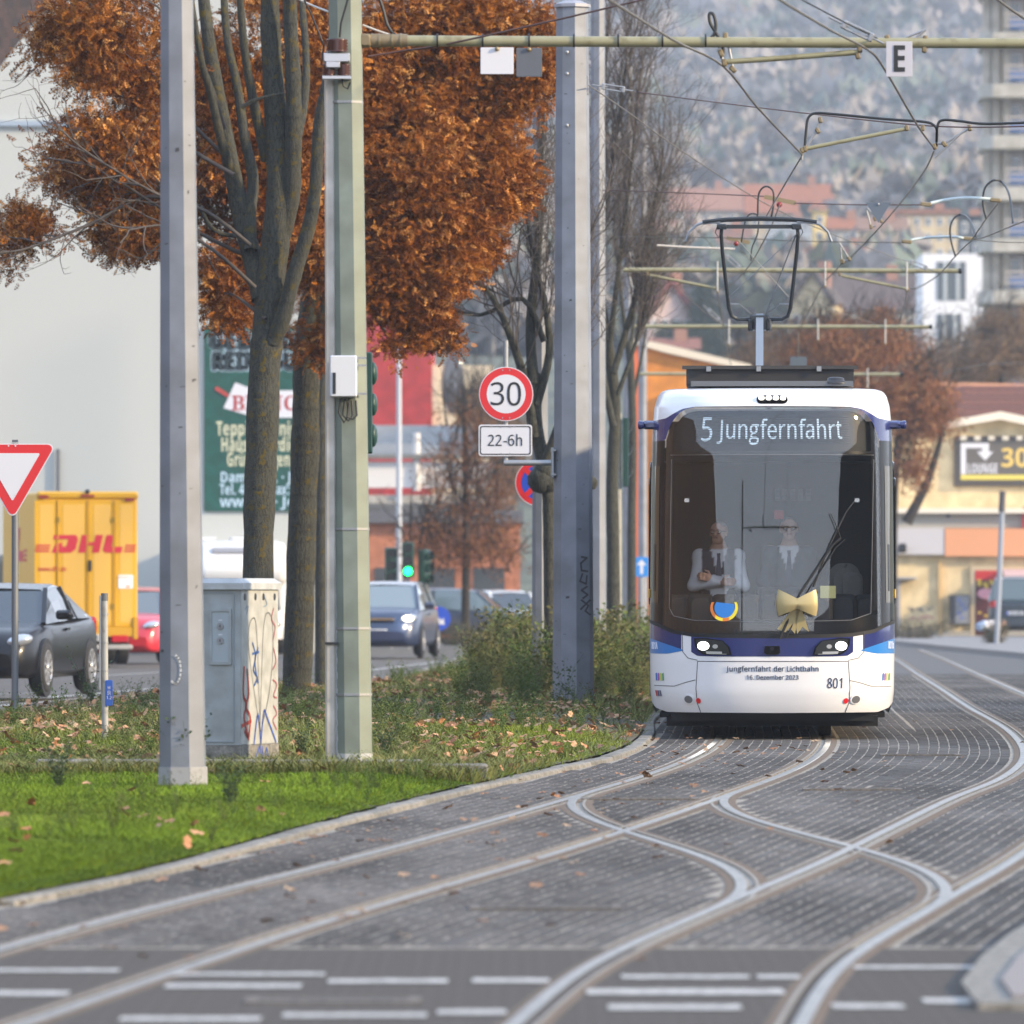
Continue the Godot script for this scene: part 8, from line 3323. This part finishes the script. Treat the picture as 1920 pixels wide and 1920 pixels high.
func crew(t: Node3D) -> void:
	var white := Color(0.72, 0.74, 0.78)
	var navy := Color(0.022, 0.026, 0.045)
	# left man: arms crossed, white sleeves, dark waistcoat
	var o := thing("person", "person with folded arms in white shirt, dark waistcoat and tie, left behind the tram windscreen", "person", t.transform * Vector3(-0.52, 0.36, -1.15), t.rotation.y + 0.0, "")
	var j := {"hip": Vector3(0, 0.93, 0), "waist": Vector3(0, 1.06, 0.01), "chest": Vector3(0, 1.28, 0.0), "neck": Vector3(0, 1.49, -0.005), "ls": Vector3(-0.185, 1.41, 0), "rs": Vector3(0.185, 1.41, 0), "le": Vector3(-0.25, 1.12, 0.08), "re": Vector3(0.25, 1.12, 0.08), "lw": Vector3(0.02, 1.15, 0.21), "rw": Vector3(-0.06, 1.19, 0.17),
		"lh": Vector3(-0.09, 0.9, 0), "rh": Vector3(0.09, 0.9, 0), "lk": Vector3(-0.11, 0.5, 0.02), "rk": Vector3(0.11, 0.5, 0.02), "la": Vector3(-0.12, 0.085, -0.01), "ra": Vector3(0.12, 0.085, -0.01), "foot": Vector3(0, -0.05, 0.15), "palm": Vector3(0, -0.2, -1)}
	var wear := func(p: Vector3) -> Color:
		if p.y < 0.10: return Color(0.015, 0.014, 0.013)
		if p.y < 0.98: return Color(0.02, 0.021, 0.028)
		if p.y > 1.485: return Color(0.46, 0.27, 0.19)
		if absf(p.x) > 0.165 or p.z > 0.125: return white
		if p.z > 0 and absf(p.x) < (p.y - 1.22) * 0.32: return white
		return navy
	figure(o, j, wear, Vector3(0.0, 1.635, 0.02), Basis(Vector3.UP, -0.35) * Basis(Vector3.RIGHT, -0.04), Color(0.25, 0.2, 0.17), true)
	tie(o, 0.13)
	# right man: standing upright in a dark suit
	o = thing("person", "person in dark suit, tie and glasses standing behind the middle of the windscreen", "person", t.transform * Vector3(0.165, 0.36, -1.2), t.rotation.y, "")
	o.scale = Vector3.ONE * 1.02
	j = j.duplicate()
	j.le = Vector3(-0.255, 1.14, -0.02)
	j.re = Vector3(0.255, 1.14, -0.02)
	j.lw = Vector3(-0.17, 0.93, 0.14)
	j.rw = Vector3(0.17, 0.93, 0.14)
	j.palm = Vector3(0, 0.3, -1)
	var wear2 := func(p: Vector3) -> Color:
		if p.y < 0.10: return Color(0.015, 0.014, 0.013)
		if p.y > 1.485: return Color(0.46, 0.27, 0.19)
		if p.z > 0 and absf(p.x) < (p.y - 1.20) * 0.36: return white
		return Color(0.035, 0.038, 0.05)
	figure(o, j, wear2, Vector3(0.0, 1.64, 0.02), Basis(Vector3.UP, 0.05), Color(0.2, 0.17, 0.15), true)
	tie(o, 0.13)

func tie(o: Node3D, z: float) -> void:
	var b := MB.new()
	var poly := PackedVector2Array([Vector2(-0.018, 1.45), Vector2(0.018, 1.45), Vector2(0.014, 1.41), Vector2(0.036, 1.16), Vector2(0, 1.12), Vector2(-0.036, 1.16), Vector2(-0.014, 1.41)])
	b.prism(poly, 0, 0.012, Transform3D(Basis(Vector3.RIGHT, -0.22), Vector3(0, 0.02, z + 0.27)))
	put("tie", b, mat(lin(0.02, 0.03, 0.07), 0.5), o)

# ---------------------------------------------------------------- overhead line
func wire(b: MB, pts: Array, r := 0.009) -> void:   # [x, y, pixels per metre]
	var o := []
	for q in pts:
		o.append(pt(q[0], q[1], q[2]))
	if o.size() > 2:
		var f := []
		for k in o.size() - 1:
			for j in 5:
				f.append(o[k].cubic_interpolate(o[k + 1], o[maxi(k - 1, 0)], o[mini(k + 2, o.size() - 1)], j / 5.0))
		f.append(o[o.size() - 1])
		o = f
	b.tube(o, r, r, 5, true)

func strung(called: String, label: String, cat: String, group: String, pts: Array, m: Material, r := 0.009) -> MeshInstance3D:
	var b := MB.new()
	wire(b, pts, r)
	var o := put(called, b, m)
	tag(o, label, cat, group)
	return o

func clamp_bits(t: Node3D, at: Array, base: Vector3, s: float) -> void:
	for q in at:
		var b := MB.new()
		b.rbox(pt(q[0], q[1], s) - base, Vector3(0.038, 0.06, 0.05), 0.012, Basis(Vector3.BACK, q[2]))
		put("clamp", b, M.brass, t)

func overhead() -> void:
	M.beam = mat(lin(0.29, 0.27, 0.16), 0.5, 0.1, "grime", 0.8)
	M.brass = mat(lin(0.26, 0.20, 0.11), 0.45, 0.5)
	M.wire = mat(lin(0.13, 0.115, 0.09), 0.5, 0.4)
	M.wire_red = mat(lin(0.12, 0.06, 0.05), 0.6, 0.2)
	M.cable = mat(lin(0.014, 0.016, 0.018), 0.45)
	M.gfk = mat(lin(0.46, 0.54, 0.55), 0.4)
	# nearest beam, from the green mast
	var s := 247.0
	var base := pt(690, 76, s)
	var t := thing("catenary_beam", "long olive tube beam reaching right from the green mast across the tracks", "beam", base, 0, "tube beams over the tracks")
	var b := MB.new()
	b.tube([Vector3.ZERO, pt(1300, 79, s) - base, pt(2120, 82, s) - base], 0.042, 0.040, 14)
	put("tube", b, M.beam, t)
	b = MB.new()
	b.rbox(Vector3(-0.02, 0, 0), Vector3(0.09, 0.10, 0.12), 0.02)
	b.tube([Vector3(0.02, 0, 0), Vector3(0.30, 0, 0)], 0.052, 0.050, 12)
	put("hinge_joint", b, mat(lin(0.22, 0.17, 0.10), 0.6, 0.3), t)
	b = MB.new()
	for x in [712, 736, 752]:
		b.tube([pt(x - 2, 77, s) - base, pt(x + 2, 77, s) - base], 0.058, 0.058, 12)
	put("ring_clamp", b, M.brass, t)
	clamp_bits(t, [[1360, 68, 0.0], [1620, 76, 0.2], [1352, 100, 0.4], [1612, 92, 0.1], [1735, 74, 0], [1664, 72, 0.3], [1733, 92, 0.0]], base, s)
	var feeder := thing("feeder_cable", "black feeder cable strapped along the nearest beam, looping up at its end", "cable", Vector3.ZERO)
	b = MB.new()
	wire(b, [[700, -30, s], [716, 10, s], [728, 50, s], [748, 68, s], [800, 70, s], [1000, 71, s], [1200, 74, s], [1310, 75, s], [1336, 68, s], [1342, 48, s], [1338, 28, s], [1330, 26, s], [1332, 44, s], [1345, 66, s], [1356, 92, s], [1352, 110, s]], 0.013)
	put("cable", b, M.cable, feeder)
	b = MB.new()
	for x in [820, 905, 992, 1076, 1159, 1242, 1323]:
		b.tube([pt(x - 1.5, 76, s), pt(x + 1.5, 76, s)], 0.054, 0.054, 10)
	put("cable_tie", b, M.black, feeder)
	for q in [["blank_board", "blank white square board hanging under the beam", 932, 114, 62, 50, M.sign_white], ["blank_board", "blank dark grey square board hanging beside the white one under the beam", 992, 117, 48, 54, M.sign_back]]:
		var bt := thing(q[0], q[1], "sign", pt(q[2], q[3], s * 1.003))
		b = MB.new()
		b.rbox(Vector3.ZERO, Vector3(q[4] / s, q[5] / s, 0.006), 0.006)
		put("board", b, q[6], bt)
		b = MB.new()
		b.ball(Vector3(0, q[5] / s / 2 - 0.012, 0.012), Vector3.ONE * 0.018, 8)
		put("bolt", b, M.brass, bt)
	# letter board
	var et := thing("letter_board", "white board with a black letter E hanging under the beam at the upper right", "sign", pt(1686, 111, s * 1.004))
	b = MB.new()
	b.rbox(Vector3.ZERO, Vector3(49 / s, 66 / s, 0.006), 0.004)
	put("board", b, mat(lin(0.48, 0.47, 0.52), 0.5), et)
	text(et, "E", 0.195, Vector3(0.0, 0, 0.006), M.sign_black, Basis.IDENTITY, 0.085, true)
	b = MB.new()
	b.tube([pt(1712, 108, s) - et.position, pt(1668, 80, s) - et.position], 0.004, 0.004, 4)
	put("hanger", b, M.brass, et)
	# arms hung from the beam
	for q in [["steady_arm", "olive steady arm hung below the nearest beam in the upper middle", [[1362, 116, s], [1480, 108, s], [1608, 98, s]], 0.022]]:
		var at := thing(q[0], q[1], "arm", pt(q[2][0][0], q[2][0][1], s))
		b = MB.new()
		wire(b, q[2], q[3])
		for i in b.v.size():
			b.v[i] -= at.position
		put("tube", b, M.beam, at)
		clamp_bits(at, [[1608, 104, 0.3], [1358, 118, 0.2], [1374, 130, 0.8]], at.position, s)
		b = MB.new()
		for w in [[[1345, 98], [1362, 62]], [[1362, 62], [1374, 128]], [[1352, 96], [1356, 120]], [[1664, 84], [1735, 56]], [[1715, 74], [1735, 56]]]:
			b.tube([pt(w[0][0], w[0][1], s) - at.position, pt(w[1][0], w[1][1], s) - at.position], 0.011, 0.011, 6)
		put("stay_rod", b, M.galv, at)
	# contact wires
	strung("contact_wire", "contact wire of the right track from the picture top to the right drop arm", "wire", "contact wires", [[1440, -20, 300], [1463, 0, 292], [1560, 58, 262], [1625, 92, 247], [1655, 124, 240], [1719, 233, 214], [1751, 277, 200]], M.wire, 0.010)
	strung("contact_wire", "contact wire curving from the right hand drop arm down to the third beam", "wire", "contact wires", [[1751, 284, 200], [1735, 318, 192], [1700, 366, 178], [1655, 420, 162], [1600, 478, 146], [1583, 491, 140], [1548, 528, 130], [1524, 570, 118], [1500, 616, 108]], M.wire, 0.009)
	strung("contact_wire", "contact wire of the left track from the upper left down to the middle drop arm", "wire", "contact wires", [[1110, -20, 300], [1143, 0, 290], [1262, 75, 258], [1356, 124, 242], [1420, 201, 220], [1504, 290, 200]], M.wire, 0.010)
	strung("contact_wire", "contact wire from the middle drop arm down to the pantograph", "wire", "contact wires", [[1504, 292, 200], [1480, 332, 192], [1454, 376, 184], [1436, 408, 178]], M.wire, 0.009)
	strung("contact_wire", "contact wire running on behind the pantograph to the second beam", "wire", "contact wires", [[1462, 384, 176], [1448, 420, 168], [1425, 465, 156], [1405, 498, 145], [1375, 530, 134], [1345, 545, 128]], M.wire, 0.008)
	strung("contact_wire", "thin contact wire dropping from the second beam at the left", "wire", "contact wires", [[1345, 548, 128], [1352, 585, 116], [1360, 640, 104], [1372, 690, 92]], M.wire, 0.008)
	strung("contact_wire", "thin contact wire dropping from the second beam at the right", "wire", "contact wires", [[1700, 545, 128], [1694, 580, 116], [1680, 620, 106]], M.wire, 0.008)
	strung("contact_wire", "crossover wire sweeping from the right edge down to the second beam", "wire", "contact wires", [[1960, 400, 180], [1899, 423, 172], [1845, 445, 160], [1822, 451, 156], [1790, 482, 148], [1760, 515, 138], [1724, 538, 130], [1706, 540, 128]], M.wire, 0.009)
	strung("contact_wire", "crossover wire from the far right end of the upper insulated rod", "wire", "contact wires", [[1871, 382, 168], [1848, 412, 162], [1822, 450, 156]], M.wire, 0.009)
	# span wires
	strung("span_wire", "reddish span wire from the pole with the sign to the right edge, above the pantograph", "wire", "span wires", [[1198, 173, 172], [1313, 188, 178], [1518, 213, 192], [1758, 237, 200], [1960, 236, 205]], M.wire_red, 0.007)
	strung("span_wire", "long diagonal stay wire from the speed sign pole to the second beam end", "wire", "span wires", [[1104, 160, 169], [1173, 207, 166], [1271, 278, 162], [1425, 376, 154], [1553, 436, 146], [1690, 487, 136]], M.wire, 0.007)
	strung("span_wire", "span wire at the height of the triangle board, left half", "wire", "span wires", [[1130, 357, 150], [1215, 359, 152], [1433, 368, 158]], M.wire_red, 0.007)
	strung("span_wire", "span wire carrying the triangle board", "wire", "span wires", [[1489, 381, 160], [1620, 384, 162], [1732, 384, 163]], M.wire_red, 0.007)
	strung("span_wire", "lower span wire passing behind the pantograph head", "wire", "span wires", [[1147, 444, 142], [1365, 446, 144], [1500, 452, 145], [1690, 455, 146]], M.wire, 0.006)
	strung("span_wire", "lower span wire at the right edge, in front of the tower", "wire", "span wires", [[1818, 449, 148], [1880, 454, 148], [1960, 455, 149]], M.wire, 0.006)
	strung("span_wire", "rising stay wire from the green mast clamp to the top of the picture", "wire", "span wires", [[690, 106, 246], [760, 95, 246], [832, 84, 247], [1010, 45, 250], [1220, -4, 254], [1260, -14, 254]], M.wire_red, 0.008)
	strung("span_wire", "thin diagonal wire in front of the bare twigs, lower left", "wire", "span wires", [[1150, 265, 150], [1240, 360, 140], [1330, 455, 132], [1366, 488, 128]], M.wire, 0.005)
	strung("span_wire", "thin diagonal wire behind the pantograph frame", "wire", "span wires", [[1366, 446, 130], [1420, 500, 124], [1480, 555, 118]], M.wire, 0.005)
	strung("span_wire", "thin long wire descending to the third beam at the left", "wire", "span wires", [[1190, 455, 128], [1260, 530, 120], [1330, 592, 112], [1358, 610, 109]], M.wire, 0.005)
	strung("span_wire", "thin long wire descending to the third beam at the right", "wire", "span wires", [[1480, 540, 118], [1560, 580, 113], [1640, 607, 109]], M.wire, 0.005)
	strung("span_wire", "dark stay wire with a turnbuckle at the top right", "wire", "span wires", [[1480, -15, 262], [1505, 0, 260], [1590, 45, 252], [1645, 72, 247]], M.cable, 0.007)
	strung("span_wire", "wire crossing the extreme upper right corner", "wire", "span wires", [[1850, -20, 260], [1882, 8, 255], [1960, 62, 250]], M.wire, 0.010)
	strung("span_wire", "pale stay wire at the top left of the green mast", "wire", "span wires", [[540, -12, 246], [580, 8, 246], [616, 22, 247]], mat(lin(0.5, 0.48, 0.44), 0.5), 0.008)
	strung("span_wire", "pale stay rod between the green mast and the nearest beam", "wire", "span wires", [[680, 47, 247], [715, 60, 247], [748, 70, 247]], mat(lin(0.5, 0.48, 0.44), 0.5), 0.008)
	strung("span_wire", "distant wire before the bare trees at the right edge", "wire", "span wires", [[1700, 720, 62], [1800, 692, 64], [1868, 682, 66], [1960, 684, 67]], M.wire, 0.012)
	# turnbuckles
	for q in [[1608, 58, 0.45, 250, "turnbuckle on the dark stay at the top right"], [1150, 165, 0.15, 170, "turnbuckle on the reddish span wire beside the pole with the sign"], [1374, 491, 0.72, 132, "turnbuckle behind the pantograph frame"], [1722, 497, 0.35, 134, "turnbuckle at the right end of the second beam"], [1338, 590, 0.75, 110, "turnbuckle above the third beam, left"]]:
		var tb := thing("turnbuckle", "steel " + q[4], "turnbuckle", pt(q[0], q[1], q[3]), 0, "turnbuckles")
		b = MB.new()
		var bs := Basis(Vector3.BACK, -q[2])
		for y in [-0.026, 0.026]:
			b.tube([bs * Vector3(-0.10, y, 0), bs * Vector3(0.10, y, 0)], 0.010, 0.010, 6)
		b.rbox(bs * Vector3(-0.11, 0, 0), Vector3(0.04, 0.07, 0.03), 0.01, bs)
		b.rbox(bs * Vector3(0.11, 0, 0), Vector3(0.04, 0.07, 0.03), 0.01, bs)
		put("frame", b, M.galv, tb)
		b = MB.new()
		b.tube([bs * Vector3(-0.24, 0, 0), bs * Vector3(-0.07, 0, 0)], 0.009, 0.009, 6)
		b.tube([bs * Vector3(0.07, 0, 0), bs * Vector3(0.22, 0, 0)], 0.009, 0.009, 6)
		put("screw", b, M.galv, tb)
	# black hoses over the span wire and the drop arms
	s = 200.0
	strung("jumper_cable", "black hose bent down at the middle drop arm and lying along the span wire", "cable", "jumper cables", [[1509, 276, s], [1512, 240, s], [1516, 220, s], [1530, 212, s], [1565, 214, s], [1660, 223, s], [1730, 228, s], [1750, 234, s], [1757, 246, s], [1755, 276, s]], M.cable, 0.014)
	strung("jumper_cable", "black hose from the right drop arm to the right edge", "cable", "jumper cables", [[1756, 274, s], [1758, 236, s], [1768, 225, s], [1800, 227, s], [1850, 232, s], [1960, 228, s]], M.cable, 0.014)
	strung("jumper_cable", "upright black loop just above the pantograph head", "cable", "jumper cables", [[1421, 404, 172], [1422, 368, 172], [1429, 353, 172], [1440, 350, 172], [1450, 360, 172], [1450, 385, 172], [1446, 408, 172]], M.cable, 0.011)
	strung("jumper_cable", "flat black loop touching the left of the pantograph head", "cable", "jumper cables", [[1390, 455, 166], [1396, 420, 166], [1404, 403, 166], [1416, 401, 166], [1422, 408, 166]], M.cable, 0.009)
	strung("jumper_cable", "black cable hanging inside the pantograph frame", "cable", "jumper cables", [[1423, 415, 166], [1420, 440, 166], [1410, 465, 164], [1408, 488, 162]], M.cable, 0.009)
	strung("jumper_cable", "black arch beside the tower, upper of two", "cable", "jumper cables", [[1849, 410, 164], [1843, 380, 164], [1847, 352, 164], [1863, 338, 164], [1880, 343, 164], [1893, 368, 165], [1899, 418, 166]], M.cable, 0.013)
	strung("jumper_cable", "black arch beside the tower, lower of two", "cable", "jumper cables", [[1792, 482, 150], [1783, 450, 150], [1782, 425, 150], [1790, 408, 150], [1803, 402, 150], [1818, 412, 151], [1829, 440, 152], [1830, 448, 152]], M.cable, 0.013)
	# insulated rods
	strung("insulated_rod", "pale bowed insulating rod in front of the tower, upper one", "insulator", "insulated rods", [[1745, 381, 163], [1780, 374, 163], [1820, 371, 164], [1858, 373, 164]], M.gfk, 0.020)
	strung("insulated_rod", "pale bowed insulating rod lower left of the tower", "insulator", "insulated rods", [[1708, 450, 147], [1745, 445, 147], [1790, 444, 148], [1808, 447, 148]], M.gfk, 0.018)
	strung("insulated_rod", "straight pale rod left of the pantograph", "insulator", "insulated rods", [[1232, 460, 140], [1300, 464, 140], [1378, 467, 140]], mat(lin(0.62, 0.55, 0.48), 0.4), 0.014)
	for q in [[1736, 383, 163, "left end of the upper insulating rod"], [1866, 375, 164, "right end of the upper insulating rod"], [1700, 453, 147, "left end of the lower insulating rod"], [1814, 447, 148, "right end of the lower insulating rod"]]:
		b = MB.new()
		b.rbox(Vector3.ZERO, Vector3(0.13, 0.05, 0.05), 0.015, Basis(Vector3.BACK, -0.1))
		var o := put("end_fitting", b, M.brass)
		o.position = pt(q[0], q[1], q[2])
		tag(o, "brass fitting at the " + q[3], "fitting", "brass end fittings")
	# hangers with the red insulators
	for q in [[1433, 369, 1492, 381, 1461, 384, 160, "upper right of the pantograph head"], [1362, 446, 1406, 455, 1380, 457, 143, "inside the pantograph frame"]]:
		t = thing("wire_hanger", "brass wire hanger with a dark red ball insulator, " + q[7], "insulator", pt(q[4], q[5], q[6]), 0, "wire hangers")
		b = MB.new()
		b.bar(pt(q[0], q[1], q[6]) - t.position, pt(q[2], q[3], q[6]) - t.position, 0.03, 0.05)
		put("strap", b, M.brass, t)
		b = MB.new()
		b.ball(Vector3(0, 0, 0.03), Vector3(0.035, 0.035, 0.035), 12)
		put("ball_insulator", b, mat(lin(0.20, 0.015, 0.02), 0.2), t)
	# triangle board
	t = thing("triangle_board", "dark grey triangular board pointing down on the span wire", "sign", pt(1647, 383, 163))
	b = MB.new()
	b.prism(PackedVector2Array([Vector2(-0.145, 0.02), Vector2(0.145, 0.02), Vector2(0, -0.215)]), -0.004, 0.004)
	put("board", b, mat(lin(0.09, 0.115, 0.15), 0.5), t)
	b = MB.new()
	b.ball(Vector3(0, 0, 0.01), Vector3.ONE * 0.016, 8)
	put("bolt", b, M.galv, t)
	t = thing("square_board", "dark grey square board hanging behind the pantograph, above the tram roof", "sign", pt(1497, 683, 104))
	b = MB.new()
	b.rbox(Vector3.ZERO, Vector3(0.30, 0.27, 0.01), 0.01)
	put("board", b, mat(lin(0.08, 0.10, 0.12), 0.5), t)
	b = MB.new()
	b.tube([Vector3(0, 0.13, 0), Vector3(0, 0.6, 0)], 0.01, 0.01, 5)
	put("hanger", b, M.wire, t)
	# drop arms at the crossing of the span wire
	for q in [[[1504, 282], [[1504, 282], [1533, 245]], [[1512, 280], [1538, 225]], [[1504, 284], [1504, 300]], "middle drop arm bracket below the black hose"], [[1752, 275], [[1752, 268], [1770, 270]], [[1770, 270], [1818, 240]], [[1752, 296], [1800, 252]], "right drop arm bracket below the black hose"], [[1640, 410], [[1625, 390], [1652, 414]], [[1625, 395], [1633, 425]], [[1633, 425], [1642, 424]], "small bracket under the triangle board"], [[1580, 490], [[1574, 456], [1592, 485]], [[1576, 462], [1578, 490]], [[1578, 490], [1588, 488]], "small bracket right of the pantograph above the second beam"]]:
		var ss := 200.0 if q[0][1] < 300 else 152.0
		t = thing("drop_bracket", "jointed " + q[4], "bracket", pt(q[0][0], q[0][1], ss), 0, "drop brackets")
		b = MB.new()
		for k in range(1, 4):
			b.tube([pt(q[k][0][0], q[k][0][1], ss) - t.position, pt(q[k][1][0], q[k][1][1], ss) - t.position], 0.012, 0.012, 6)
		put("rods", b, M.galv, t)
		clamp_bits(t, [[q[0][0], q[0][1], 0.3], [q[1][1][0], q[1][1][1], 0.6], [q[2][1][0], q[2][1][1], 0.2]], t.position, ss)
	t = thing("steady_arm", "olive steady arm between the two drop brackets, above the tower side", "arm", pt(1510, 279, 200))
	b = MB.new()
	b.tube([Vector3.ZERO, pt(1696, 242, 200) - t.position], 0.020, 0.020, 10)
	put("tube", b, M.beam, t)
	clamp_bits(t, [[1510, 279, 0.1], [1700, 240, 0.1], [1730, 240, 0]], t.position, 200)
	# farther beams
	for q in [[132.0, 1168, 1800, 506, 508, 0.034, "second tube beam, crossing behind the pantograph frame"], [109.0, 1190, 1745, 612, 613, 0.034, "third tube beam at the knee of the pantograph"], [90.0, 1200, 1690, 701, 702, 0.036, "fourth tube beam just above the tram roof"]]:
		base = pt(q[1], q[3], q[0])
		t = thing("catenary_beam", q[6], "beam", base, 0, "tube beams over the tracks")
		b = MB.new()
		b.tube([Vector3.ZERO, pt(q[2], q[4], q[0]) - base], q[5], q[5], 12)
		put("tube", b, M.beam, t)
		b = MB.new()
		b.tube([pt(q[2] - 3, q[4], q[0]) - base, pt(q[2] + 3, q[4], q[0]) - base], q[5] + 0.006, q[5] + 0.006, 12)
		put("end_cap", b, M.black, t)
		var sc: float = q[0] / 132.0
		for w in [[1345, 0, 40], [1547, 0, 30], [1700, 0, 38]]:
			var x: float = 1470 + (w[0] - 1470) * sc
			b = MB.new()
			b.tube([pt(x, q[3] - 16 * sc, q[0]) - base + Vector3(0, 0, 0.05), pt(x, q[3] + w[2] * sc, q[0]) - base + Vector3(0, 0, 0.05)], 0.013, 0.013, 6)
			put("dropper", b, mat(lin(0.5, 0.5, 0.48), 0.4, 0.3), t)
			clamp_bits(t, [[x, q[3], 0.0], [x, q[3] + w[2] * sc, 0.2]], base, q[0])
	for q in [[1218, 516, 1344, 541, "left steady arm below the second beam"], [1578, 517, 1702, 542, "right steady arm below the second beam"]]:
		t = thing("steady_arm", "olive " + q[4], "arm", pt(q[0], q[1], 132))
		b = MB.new()
		b.tube([Vector3.ZERO, pt(q[2], q[3], 132) - t.position], 0.022, 0.022, 10)
		put("tube", b, M.beam, t)
		clamp_bits(t, [[q[0] - 4, q[1] - 3, 0.0], [q[2], q[3], 0.3]], t.position, 132)
